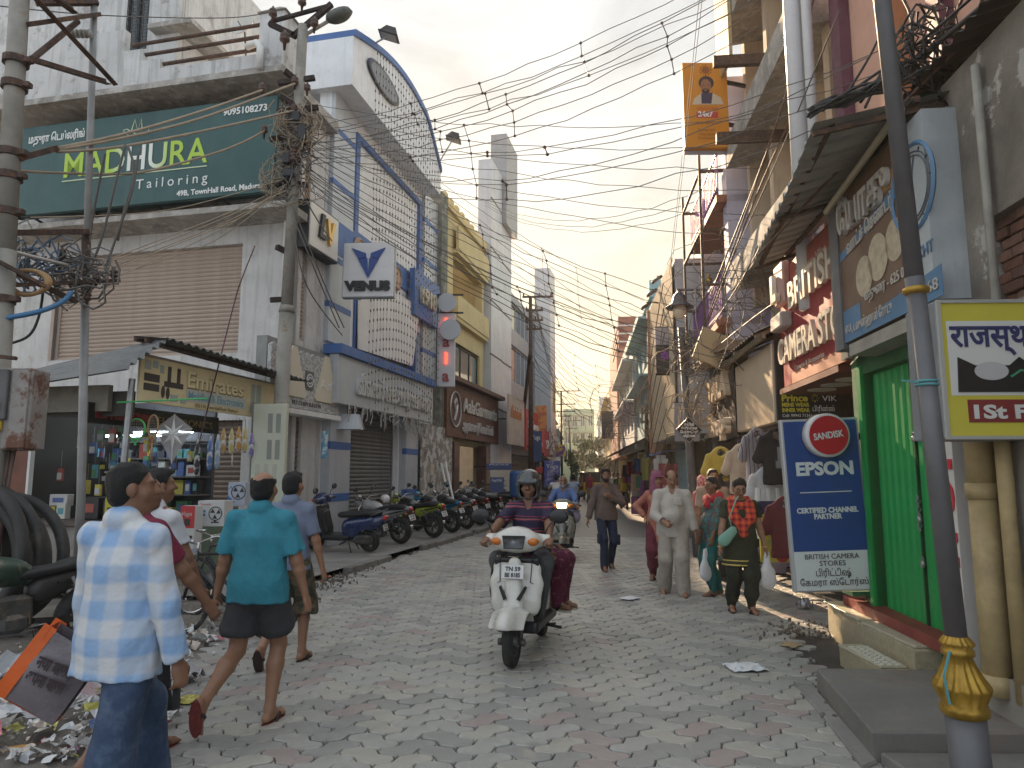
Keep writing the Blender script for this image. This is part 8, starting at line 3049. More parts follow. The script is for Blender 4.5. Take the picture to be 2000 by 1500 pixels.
def scooter(label,loc,rz,body,inner=m_blk,lit=False,txt=('TN 59','BE 8185'),lean=0.0,seat=m_seat,stand=False,res=.011,group=None):
 t=thing('scooter',label,'scooter',loc=loc,rz=rz,group=group)
 if lean:
  t.rotation_euler=(0,lean,rz)
 wheel(t,.63,.215,.095,'front_wheel',5)
 wheel(t,-.60,.215,.095,'rear_wheel',5)
 b=Body((-.32,.1,.12),(.32,.8,1.05),res)
 Fy=((0,1,0),.4)
 b.cap((-.11,.405,.92),(.11,.405,.92),.08,None,.03,flat=Fy)
 b.cap((-.13,.425,.84),(.13,.425,.84),.105,None,.06,flat=Fy)
 b.cap((-.135,.465,.68),(.135,.465,.68),.115,None,.09,flat=Fy)
 b.cap((-.11,.49,.52),(.11,.49,.52),.12,None,.09,flat=Fy)
 b.cap((-.045,.49,.36),(.045,.49,.36),.12,None,.09,flat=Fy)
 b.cap((0,.53,.86),(0,.60,.5),.06,.10,.08,flat=((0,1,0),.55))
 b.plane((0,.395,.5),(0,-1,.14))
 b.cap((-.4,.64,.215),(.4,.64,.215),.25,.25,.02,'sub')
 b.build('front_apron',body,t)
 b=Body((-.3,.1,.1),(.3,.6,1.0),res)
 b.rbx((0,.385,.62),(.215,.03,.3),.03,.02,rot=(R(-12),0,0))
 b.rbx((0,.33,.62),(.13,.05,.22),.04,.04,rot=(R(-12),0,0))
 b.build('leg_shield_liner',inner,t)
 m=MB()
 m.smooth=True
 for k in(-1,1):
  m.tube([(k*.1,.40,.95),(k*.205,.40,.90),(k*.243,.42,.78),(k*.25,.44,.62),(k*.22,.44,.45),(k*.15,.43,.28)],.011,6)
  m.tube([(k*.15,.475,.92),(k*.14,.52,.7),(k*.235,.475,.66)],.004,5)
 m.build('edge_moulding',m_blk,t)
 for k in(-1,1):
  m=MB()
  q=[(k*.045,.648,.575),(k*.11,.612,.68),(k*.125,.602,.665),(k*.075,.634,.56)]
  m.add([(p[0],p[1]+.012,p[2])for p in q]+[(p[0],p[1]-.03,p[2])for p in q],[(0,1,2,3),(3,2,1,0),(0,4,5,1),(1,5,6,2),(2,6,7,3),(3,7,4,0)])
  m.build('air_slot',m_blk,t)
 b=Body((-.16,.25,.1),(.16,1.0,.62),res)
 b.cap((-.045,.64,.22),(.045,.64,.22),.27,None,.0)
 b.ell((0,.72,.37),(.12,.25,.16),.05)
 b.cap((-.3,.64,.215),(.3,.64,.215),.236,None,.01,'sub')
 b.plane((0,.62,.33),(0,.12,-1))
 b.plane((0,.42,.4),(0,-1,-.3))
 b.build('front_fender',body,t)
 m=MB()
 m.smooth=True
 for k in(-1,1):
  m.tube([(k*.075,.63,.215),(k*.075,.56,.45)],.022,8)
  m.tube([(k*.07,.64,.21),(k*.12,.64,.21)],.03,10)
 m.build('fork',m_engine,t)
 b=Body((-.4,.1,.86),(.4,.7,1.26),res)
 b.rbx((0,.40,1.04),(.2,.1,.07),.06,.05)
 b.ell((0,.47,1.06),(.22,.1,.105),.05)
 b.cap((-.27,.39,1.06),(.27,.39,1.06),.055,.055,.05)
 b.ell((0,.41,1.13),(.12,.12,.05),.05)
 b.plane((0,.5,.95),(0,.3,-1))
 b.build('handlebar_cowl',body,t)
 g=MB()
 g.smooth=True
 pts=[(-.085,.585,1.0),(.085,.585,1.0),(.105,.565,1.105),(-.105,.565,1.105)]
 g.add(pts+[(p[0]*.8,p[1]-.08,p[2])for p in pts],[(0,1,2,3),(3,2,1,0),(0,4,5,1),(1,5,6,2),(2,6,7,3),(3,7,4,0)])
 g.build('headlight',M('lit headlamp',(.9,.8,.55),.2,emit=(1,.78,.36,5.0))if lit else m_lens,t)
 g=MB()
 g.tube([(p[0],p[1]+.004,p[2])for p in pts+pts[:1]],.006,5)
 g.build('headlight_bezel',m_blk,t)
 for k in(-1,1):
  b=MB()
  b.smooth=True
  b.ball((k*.165,.525,1.055),(.058,.045,.036),12)
  b.build('indicator',m_amber,t)
  m=MB()
  m.smooth=True
  m.tube([(k*.24,.37,1.05),(k*.36,.33,1.045)],.02,10)
  o=m.build('grip',m_blk,t)
  m=MB()
  m.tube([(k*.25,.41,1.04),(k*.37,.4,1.03)],.007,6)
  m.build('brake_lever',m_alloy,o)
  mirror(t,(k*.23,.4,1.08),(k*.37,.36,1.27))
 b=Body((-.3,-1.1,.12),(.3,.5,.95),res)
 b.rbx((0,.12,.3),(.2,.36,.055),.04,.02)
 b.build('floorboard',inner,t)
 b=Body((-.34,-1.15,.2),(.34,.2,.95),res)
 b.cap((0,-.18,.5),(0,-.75,.6),.17,.15,.05)
 b.cap((0,-.2,.38),(0,-.6,.46),.165,.14,.05)
 b.cap((0,-.75,.62),(0,-.95,.68),.13,.075,.06)
 b.plane((0,0,.715),(0,.1,1))
 b.cap((-.4,-.6,.215),(.4,-.6,.215),.25,None,.02,'sub')
 b.build('rear_body',body,t)
 b=Body((-.25,-1.0,.62),(.25,.15,1.0),res)
 b.cap((0,-.05,.74),(0,-.78,.78),.125,.125,.03,flat=((0,0,1),.5))
 b.ell((0,-.62,.8),(.13,.24,.06),.05)
 b.build('seat',seat,t)
 m=MB()
 m.smooth=True
 m.tube([(-.13,-.7,.74),(-.14,-.95,.84),(0,-1.02,.86),(.14,-.95,.84),(.13,-.7,.74)],.014,8)
 m.build('grab_rail',m_alloy,t)
 m=MB()
 m.smooth=True
 m.ball((0,-.97,.69),(.12,.05,.06),12)
 m.build('tail_light',m_red,t)
 m=MB()
 m.box(-.09,.09,-.95,-.9,.33,.6)
 m.build('mudguard',m_blk,t)
 plate(t,(0,-.965,.5),0,txt,R(-12))
 plate(t,(0,.605,.80),math.pi,txt,R(-16),.2,.12)
 m=MB()
 m.smooth=True
 m.tube([(.14,-.25,.22),(.16,-.5,.24),(.17,-.85,.32)],[.035,.05,.05],10)
 m.build('exhaust',m_engine,t)
 m=MB()
 m.rbox(-.14,.1,-.72,-.3,.16,.36,.04)
 m.build('engine',m_engine,t)
 m=MB()
 for k in(-1,1):
  m.tube([(k*.1,-.2,.2),(k*.17,-.28 if stand else-.45,.01 if stand else .16)],.012,6)
 m.build('centre_stand',m_dark,t)
 m=MB()
 m.tube([(-.1,-.12,.22),(-.3,-.1,.2)],.014,6)
 m.tube([(.1,-.12,.22),(.3,-.1,.2)],.014,6)
 m.build('foot_peg',m_dark,t)
 return t
def motorbike(label,loc,rz,body,accent=None,lean=0.0,group=None,res=.013,txt=('TN 58','AX 4120'),spokes=5,steer=0,bodyname='fuel_tank',guard=False):
 t=thing('motorcycle',label,'motorcycle',loc=loc,rz=rz,group=group)
 t.rotation_euler=(0,lean,rz)
 accent=accent or body
 wheel(t,.66,.3,.1,'front_wheel',spokes)
 wheel(t,-.62,.3,.115,'rear_wheel',spokes)
 m=MB()
 m.smooth=True
 for k in(-1,1):
  m.tube([(k*.09,.66,.3),(k*.09,.5,.82)],[.026,.022],8)
 m.tube([(-.1,.5,.82),(.1,.5,.82)],.03,8)
 m.build('fork',m_chrome,t)
 b=Body((-.1,.3,.2),(.1,1.05,.7),res)
 b.cap((-.03,.66,.3),(.03,.66,.3),.335,None,0)
 b.cap((-.2,.66,.3),(.2,.66,.3),.315,None,0,'sub')
 b.plane((0,.66,.45),(0,.1,-1))
 b.build('front_mudguard',accent,t)
 b=Body((-.25,-.2,.55),(.25,.5,1.05),res)
 b.cap((0,.3,.84),(0,-.05,.76),.135,.095,.04)
 b.ell((0,.18,.82),(.165,.27,.12),.05)
 b.plane((0,0,.66),(0,-.1,-1))
 b.build(bodyname,body,t)
 m=MB()
 m.smooth=True
 m.lathe([(.04,0),(.04,.02),(.03,.03)],12,Matrix.Translation((0,.2,.93)))
 m.build('fuel_cap',m_blk,t)
 b=Body((-.2,-1.05,.6),(.2,.15,1.0),res)
 b.cap((0,-.02,.76),(0,-.75,.82),.125,.10,.03,flat=((0,0,1),.5))
 b.ell((0,-.6,.83),(.13,.25,.06),.05)
 b.build('seat',m_seat,t)
 b=Body((-.22,-1.15,.4),(.22,0,.95),res)
 b.cap((0,-.2,.62),(0,-.95,.8),.13,.055,.03,flat=((1,0,0),.8))
 b.plane((0,0,.755),(0,.12,1))
 b.cap((-.4,-.62,.3),(.4,-.62,.3),.335,None,.02,'sub')
 b.build('tail_cowl',accent,t)
 m=MB()
 m.smooth=True
 m.ball((0,-.98,.79),(.07,.04,.04),10)
 m.build('tail_light',m_red,t)
 m=MB()
 m.add([(-.075,-.9,.74),(.075,-.9,.74),(.07,-1.02,.45),(-.07,-1.02,.45),(-.075,-.88,.74),(.075,-.88,.74),(.07,-1.0,.45),(-.07,-1.0,.45)],[(0,1,2,3),(7,6,5,4),(0,4,5,1),(1,5,6,2),(2,6,7,3),(3,7,4,0)])
 m.build('rear_mudguard',m_blk,t)
 plate(t,(0,-1.0,.6),0,txt,R(-20),.19,.13)
 for k in(-1,1):
  m=MB()
  m.smooth=True
  m.ball((k*.12,-.93,.7),(.035,.025,.025),8)
  m.build('indicator',m_amber,t)
 m=MB()
 m.rbox(-.12,.12,-.1,.32,.3,.6,.04)
 m.rbox(-.16,.16,-.05,.2,.28,.44,.04)
 for i in range(5):
  m.box(-.1,.1,.1,.34,.45+i*.03,.46+i*.03)
 m.build('engine',m_engine,t)
 m=MB()
 m.bar((0,.45,.8),(0,-.02,.36),.05,.05)
 m.bar((0,.45,.82),(0,-.3,.66),.05,.05)
 for k in(-1,1):
  m.bar((k*.09,-.1,.36),(k*.09,-.62,.3),.03,.05)
  m.bar((k*.1,-.3,.66),(k*.1,-.95,.78),.025,.025)
 m.build('frame',m_dark,t)
 for k in(-1,1):
  m=MB()
  m.smooth=True
  m.tube([(k*.12,-.58,.34),(k*.12,-.42,.7)],.018,8)
  for i in range(7):
   m.torus(Vector((k*.12,-.57,.38)).lerp(Vector((k*.12,-.45,.62)),i/6),.03,.007,10,4,axis='z')
  m.build('shock_absorber',m_alloy,t)
 m=MB()
 m.smooth=True
 m.tube([(.1,.3,.42),(.15,.25,.27),(.16,-.3,.27),(.17,-.85,.36)],[.02,.022,.04,.042],10)
 m.build('exhaust',m_chrome,t)
 Hs=Matrix.Translation((0,.5,0))@Matrix.Rotation(steer,4,'Z')@Matrix.Translation((0,-.5,0))
 m=MB()
 m.smooth=True
 m.tube([(-.36,.3,1.02),(-.22,.42,1.03),(-.08,.46,.94),(.08,.46,.94),(.22,.42,1.03),(.36,.3,1.02)],.013,8,X=Hs)
 hb=m.build('handlebar',m_chrome,t)
 for k in(-1,1):
  m=MB()
  m.smooth=True
  m.tube([(k*.26,.4,1.03),(k*.38,.29,1.02)],.019,8,X=Hs)
  m.build('grip',m_blk,hb)
  m=MB()
  m.tube([(k*.22,.46,1.02),(k*.37,.37,1.01)],.006,5,X=Hs)
  m.build('lever',m_alloy,hb)
  a,c=Hs@Vector((k*.2,.43,1.04)),Hs@Vector((k*.3,.38,1.24))
  mirror(t,a,c,.065)
 b=Body((-.2,.4,.7),(.2,.8,1.15),res)
 b.ell((0,.57,.9),(.12,.12,.12),.02)
 b.ell((0,.58,1.0),(.09,.06,.08),.05)
 b.plane((0,.645,.9),(0,1,.15))
 b.build('headlight_cowl',accent,t)
 m=MB()
 m.smooth=True
 m.lathe([(.095,0),(.07,.02),(0,.028)],16,Matrix.Translation((0,.64,.9))@Matrix.Rotation(R(-90),4,'X'),caps=False)
 m.build('headlight',m_lens,t)
 m=MB()
 m.smooth=True
 m.lathe([(.06,-.03),(.065,.0),(.055,.02)],14,Matrix.Translation((-.06,.5,1.0))@Matrix.Rotation(R(25),4,'X'))
 m.lathe([(.06,-.03),(.065,.0),(.055,.02)],14,Matrix.Translation((.07,.5,1.0))@Matrix.Rotation(R(25),4,'X'))
 m.build('instrument',m_blk,t)
 m=MB()
 m.tube([(-.1,-.1,.28),(-.26,-.05,.01)],.012,6)
 m.build('side_stand',m_dark,t)
 if guard:
  m=MB()
  m.smooth=True
  m.tube([(0,.42,.6),(-.3,.45,.58),(-.34,.4,.34),(0,.36,.3),(.34,.4,.34),(.3,.45,.58),(0,.42,.6)],.014,7)
  m.build('crash_guard',m_chrome,t)
 return t
def vehicles():
 white=paint('white scooter paint',(.60,.585,.53))
 fwd=Vector((-.25,-.968,0))
 rz=math.atan2(-fwd.x,fwd.y)
 fw=G(1000,1303)
 c=Vector((fw.x,fw.y,0))-fwd*.63
 hero=scooter('white scooter ridden towards the camera by a helmeted man in a striped polo',c,rz,white,m_blk,txt=('TN 59','BE 8185'),res=.009)
 stripe=banded('striped polo',[(0,(.028,.02,.05)),(.30,(.028,.02,.05)),(.44,(.30,.045,.06)),(.52,(.36,.16,.15)),(.56,(.028,.02,.05)),(.72,(.3,.045,.06)),(.78,(.028,.02,.05))],'Z',8.5)
 helm=paint('grey black helmet',(.045,.05,.052))
 def rider(label,base,rz,H,skin,top,legs,hair,hm,hands=((-.3,.44,1.06),(.3,.44,1.06)),**k):
  return person(label,base,rz,H,1.05,skin,feet=((-.15,.26,.35),(.15,.26,.35)),hands=hands,elbow=((-1,-.5,-.6),(1,-.5,-.6)),knee=((-.35,.8,.6),(.35,.8,.6)),pelvis=(0,-.12,.88),lean=(0,.05),palms=((0,.2,-1),(0,.2,-1)),grip=1.0,top=top,legs=legs,hair=hair,hair_mat=hm,**k)
 rider('man in a dark helmet and a striped polo riding the white scooter',(c.x,c.y),rz,1.70,SKIN2,dict(mat=stripe,sleeve=.8,hem=.06,ease=.024,collar=True,fold=.007),dict(mat=cloth('grey trousers',(.08,.08,.085)),ease=.02),'helmet',helm,moustache=HAIR,belly=.05,shoe='shoe',head=(.1,-.08),res=.008)
 red_s=cloth('wine check skirt',(.10,.012,.035),mottle=(.3,.12,.13),mscale=22,mth=(.58,.62))
 def sk(t,k):
  g=Body(k['lo'],k['hi'],.01)
  for i in(0,1):
   g.chain([k['pel'],k['K'][i],k['F'][i]],[.11,.082,.07],.05)
  g.folds(.012,36,3)
  g.build('skirt',red_s,t)
 back=Vector((c.x,c.y,0))-fwd*.42
 person('woman pillion in a wine checked skirt sitting sideways behind the helmeted rider',(back.x,back.y),rz+1.35,1.56,.95,SKIN2,feet=((-.06,.26,.36),(.08,.26,.36)),hands=((-.2,.22,.95),(.2,.2,.95)),knee=((0,1,.6),(0,1,.6)),pelvis=(0,-.12,.9),head=(-.7,-.1),top=dict(mat=cloth('dark blouse',(.06,.03,.04)),sleeve=.9,hem=.05),hair='bun',female=True,extra=sk,shoe_mat=M('pale sandal',(.4,.36,.3),.6))
 gw=paint('grey beige scooter paint',(.16,.155,.125))
 f2=Vector((-.12,-.993,0))
 rz2=math.atan2(-f2.x,f2.y)
 p2=G(1098,1098)
 c2=Vector((p2.x,p2.y,0))-f2*.63
 scooter('grey beige scooter with its headlamp lit ridden by an old man',c2,rz2,gw,m_blk,lit=True,txt=('TN 58','U 2281'),res=.013)
 rider('old man with white beard in a blue shirt riding the grey beige scooter',(c2.x,c2.y),rz2,1.66,SKIN2,dict(mat=cloth('mid blue shirt',(.09,.15,.33)),sleeve=1.85,hem=.06,ease=.025,collar=True,fold=.009),dict(kind='shorts',mat=cloth('lilac dhoti',(.26,.24,.36)),len=.95,ease=.035),'fringe',GREY,beard=GREY,moustache=GREY,head=(.1,-.05),res=.011)
 blue=paint('dark blue paint',(.018,.032,.10))
 silver=paint('silver grey paint',(.35,.35,.34))
 black=paint('gloss black paint',(.014,.014,.016))
 lime=paint('lime green paint',(.36,.42,.05))
 sky=paint('sky blue paint',(.03,.25,.45))
 wht=paint('pearl white paint',(.55,.55,.54))
 def park(fn,px_,py_,deg,*a,ry=-.62,**k):
  g=G(px_,py_,.1)
  f=Vector((-math.sin(R(deg)),math.cos(R(deg)),0))
  o=Vector((g.x,g.y,.1))-f*ry
  return fn(k.pop('label'),o,R(deg),*a,lean=k.pop('lean',-.12),group='two wheelers parked in a row on the left pavement',**k)
 park(scooter,722,1078,75,blue,m_blk,ry=-.6,label='dark blue scooter parked first in the row, its tail towards the road',txt=('TN 59','CB 5108'),stand=True)
 park(motorbike,783,1062,58,silver,silver,label='silver grey motorcycle parked second in the row beside the blue scooter',txt=('TN 58','AK 9031'))
 park(motorbike,848,1050,56,black,lime,label='black motorcycle with a lime green side panel parked in the row',txt=('TN 59','Y 7712'))
 park(motorbike,884,1040,54,black,sky,label='black motorcycle with a sky blue tail stripe parked in the row',txt=('TN 64','L 3387'))
 park(motorbike,912,1033,52,black,wht,label='dark motorcycle with a white tail parked beside the sky blue striped one',txt=('TN 59','R 1450'))
 park(motorbike,938,1026,50,black,paint('dark red paint',(.12,.015,.015)),label='dark motorcycle with a dark red tail parked in the row',txt=('TN 57','D 6204'))
 park(motorbike,988,1016,62,black,black,label='all black motorcycle parked last in the row, its seat covered in dust',txt=('TN 58','H 8890'))
 park(motorbike,700,1046,68,wht,wht,label='white and grey motorcycle parked behind the dark blue scooter',txt=('TN 59','E 2219'),lean=.05)
 park(scooter,960,992,60,paint('grey scooter paint',(.2,.2,.2)),m_blk,ry=-.6,label='grey scooter under a silver cover behind the black motorcycles',txt=('TN 59','K 7004'),stand=True)
 src=[o for o in bpy.data.objects if o.type=='EMPTY' and o.name.startswith('motorcycle')]
 for i,(k,px_,py_,deg,lb)in enumerate(((1,818,1024,60,'dusty motorcycle standing in the second rank behind the lime green side panel'),(4,866,1016,58,'motorcycle in the second rank behind the sky blue striped tail'),(2,908,1008,55,'motorcycle in the second rank near the garment shop door'),(5,962,1022,56,'dark motorcycle squeezed in before the all black one'),(3,1012,1000,50,'motorcycle parked by the leaning timber post'),(0,1030,984,48,'silver motorcycle parked beyond the leaning timber post'))):
  g=G(px_,py_,.1)
  f=Vector((-math.sin(R(deg)),math.cos(R(deg)),0))
  c_=dup(src[k],lb,Vector((g.x,g.y,.1))+f*.62)
  c_.rotation_euler=(0,-.1+.03*(i%3),R(deg))
 w=D(752,975,17.0)
 b=Body((-.2,-.2,-.2),(.2,.2,.2),.012)
 b.ell((0,0,0),(.12,.14,.12),.01)
 b.plane((0,0,-.08),(0,0,-1))
 o=b.build('helmet',paint('white helmet paint',(.6,.6,.58)))
 o.location=w
 tag(o,'white helmet resting on the parked bikes','helmet')
 b=Body((-.25,-.2,-.3),(.25,.2,.3),.013)
 b.cap((0,0,-.18),(.02,0,.12),.13,.1,.03,flat=((0,1,0),.7))
 b.folds(.012,30,4)
 o=b.build('rucksack',cloth('orange black nylon',(.02,.018,.017),mottle=(.6,.16,.02),mscale=5,mth=(.52,.56)))
 o.location=D(738,992,16.8)
 tag(o,'black and orange rucksack hanging on a parked motorcycle','rucksack')
 g=MB()
 g.smooth=True
 q=np.random.RandomState(2)
 H_=q.normal(size=(13,11))*.06
 def cov(u,v):
  x,y=(u-.5)*1.3,(v-.5)*1.7
  z=1.05-.5*abs(u-.5)**1.5*2-.55*abs(v-.5)**2*2
  return(x,y,z+H_[int(u*12),int(v*10)])
 g.grid(cov,12,10)
 o=g.build('vehicle_cover',M('silver cover',(.40,.41,.43),.4,.3,var=.2,bump=.3))
 o.location,o.rotation_euler=G(925,1012,0)+Vector((-.3,.5,.1)),(0,0,1.0)
 tag(o,'crumpled silver cover thrown over the parked bikes','cover')
 grn=M('faded green tank',(.035,.07,.05),.4,.2,var=.4,scale=5,mottle=(.2,.17,.13),mscale=6,mth=(.56,.66),stain=.6)
 motorbike('old motorcycle with a faded green tank and chrome crash guard at the left edge',(-4.32,6.35,0),R(152),grn,M('faded black paint',(.025,.024,.024),.5,var=.3),lean=.12,guard=True,steer=-.3,txt=('TN 59','A 301'),spokes=12)
 def bicycle(label,loc,rz):
  t=thing('bicycle',label,'bicycle',loc=loc,rz=rz)
  for y,nm in((.52,'front_wheel'),(-.52,'rear_wheel')):
   m=MB()
   m.smooth=True
   m.torus((0,y,.34),.32,.02,32,7,axis='x')
   w=m.build(nm,m_tyre,t)
   m=MB()
   m.torus((0,y,.34),.295,.012,30,5,axis='x')
   m.tube([(-.04,y,.34),(.04,y,.34)],.02,8)
   m.build('rim',m_chrome,w)
   m=MB()
   for i in range(18):
    a=i*math.pi/9
    m.tube([((-1)**i*.025,y,.34),(0,y+.295*math.cos(a),.34+.295*math.sin(a))],.0018,3,False)
   m.build('spoke',m_chrome,w)
  m=MB()
  m.smooth=True
  P_=dict(h=(0,.36,.82),h2=(0,.38,.7),s=(0,-.2,.85),b=(0,-.08,.3),f=(0,.52,.34),r=(0,-.52,.34))
  for a,b_ in(('h','s'),('h2','b'),('s','b'),('h','f')):
   m.tube([P_[a],P_[b_]],.017,8)
  for k in(-1,1):
   m.tube([(k*.04,-.52,.34),(k*.02,-.08,.3)],.01,6)
   m.tube([(k*.04,-.52,.34),(k*.02,-.2,.8)],.01,6)
  m.build('frame',m_blk,t)
  b=Body((-.2,-.45,.8),(.2,.1,1.0),.012)
  b.cap((0,-.3,.92),(0,-.08,.91),.085,.03,.02,flat=((0,0,1),.5))
  b.build('saddle',m_seat,t)
  m=MB()
  m.smooth=True
  m.tube([(-.28,.2,.98),(-.25,.36,.98),(0,.38,.93),(.25,.36,.98),(.28,.2,.98)],.012,7)
  m.tube([(0,.36,.82),(0,.37,.94)],.014,7)
  m.build('handlebar',m_chrome,t)
  m=MB()
  for k in(-1,1):
   m.bar((k*.1,-.55,.0),(k*.05,-.5,.36),.025,.025)
   m.bar((k*.1,-.68,.62),(k*.1,-.2,.62),.02,.02)
  m.bar((-.1,-.68,.62),(.1,-.68,.62),.02,.02)
  m.bar((-.12,-.55,.02),(.12,-.55,.02),.025,.025)
  m.build('rear_stand',M('maroon stand',(.12,.02,.02),.5),t)
  m=MB()
  m.smooth=True
  m.tube([(.1,-.08,.3),(.12,.08,.2)],.01,6)
  m.torus((.05,-.08,.3),.1,.008,18,5,axis='x')
  m.build('crank',m_chrome,t)
  m=MB()
  for y in(.52,-.52):
   for i in range(10):
    a,b_=R(20+i*14),R(34+i*14)
    m.bar((0,y+.365*math.cos(a),.34+.365*math.sin(a)),(0,y+.365*math.cos(b_),.34+.365*math.sin(b_)),.05,.005)
  m.build('mudguard',m_blk,t)
  return t
 bicycle('black bicycle on a maroon stand parked by the stall behind the walking men',(-2.95,7.45,0),R(75))
 bicycle('second black bicycle leaning against the stall counter',(-3.3,8.3,0),R(68)).rotation_euler=(0,R(8),R(68))
 for i,(px_,Y,col)in enumerate(((1086,24,(.6,.6,.62)),(1118,26,(.33,.40,.52)))):
  x=(px_-1000)/FPX*Y
  motorbike('distant motorcycle ridden away from the camera by a person in a %s shirt'%('white','pale blue')[i],(x,Y,0),-.05,black,black,res=.022)
  person('distant rider in a %s shirt seen from behind on a motorcycle'%('white','pale blue')[i],(x,Y),-.05,1.68,1,SKIN2,feet=((-.15,.1,.35),(.15,.1,.35)),hands=((-.3,.5,1.05),(.3,.5,1.05)),elbow=((-1,-.5,-.6),(1,-.5,-.6)),knee=((-.3,1,.4),(.3,1,.4)),pelvis=(0,-.2,.88),top=dict(mat=cloth('rider shirt %d'%i,col),sleeve=1.3,hem=.08),legs=dict(mat=cloth('dark trousers',(.03,.03,.035))),hair='short',shoe='shoe',res=.016)
 x=(1152-1000)/FPX*46
 t=thing('auto_rickshaw','small yellow and black auto rickshaw driving away far down the street','auto rickshaw',loc=(x,46,0))
 ye,bk=M('rickshaw yellow',(.5,.3,.03),.4,var=.15),m_blk
 b=Body((-.75,-1.4,.2),(.75,1.3,1.9),.05)
 b.rbx((0,-.2,.75),(.62,1.0,.38),.1,.05)
 b.rbx((0,.8,.8),(.4,.35,.4),.15,.1)
 b.build('body',ye,t)
 b=Body((-.8,-1.4,1.0),(.8,1.3,2.0),.05)
 b.rbx((0,-.1,1.66),(.62,1.0,.12),.1,.05)
 b.build('canopy',bk,t)
 m=MB()
 for xx in(-.58,.58):
  for yy in(-1.1,-.1,.8):
   m.bar((xx,yy,.9),(xx,yy,1.6),.06,.06)
 m.rbox(-.6,.6,-1.15,-1.12,1.1,1.55,.01)
 m.build('frame',bk,t)
 wheel(t,.95,.2,.1,'front_wheel')
 for xx in(-.5,.5):
  wheel(t,-.7,.2,.1,'rear_wheel',x=xx)
vehicles()
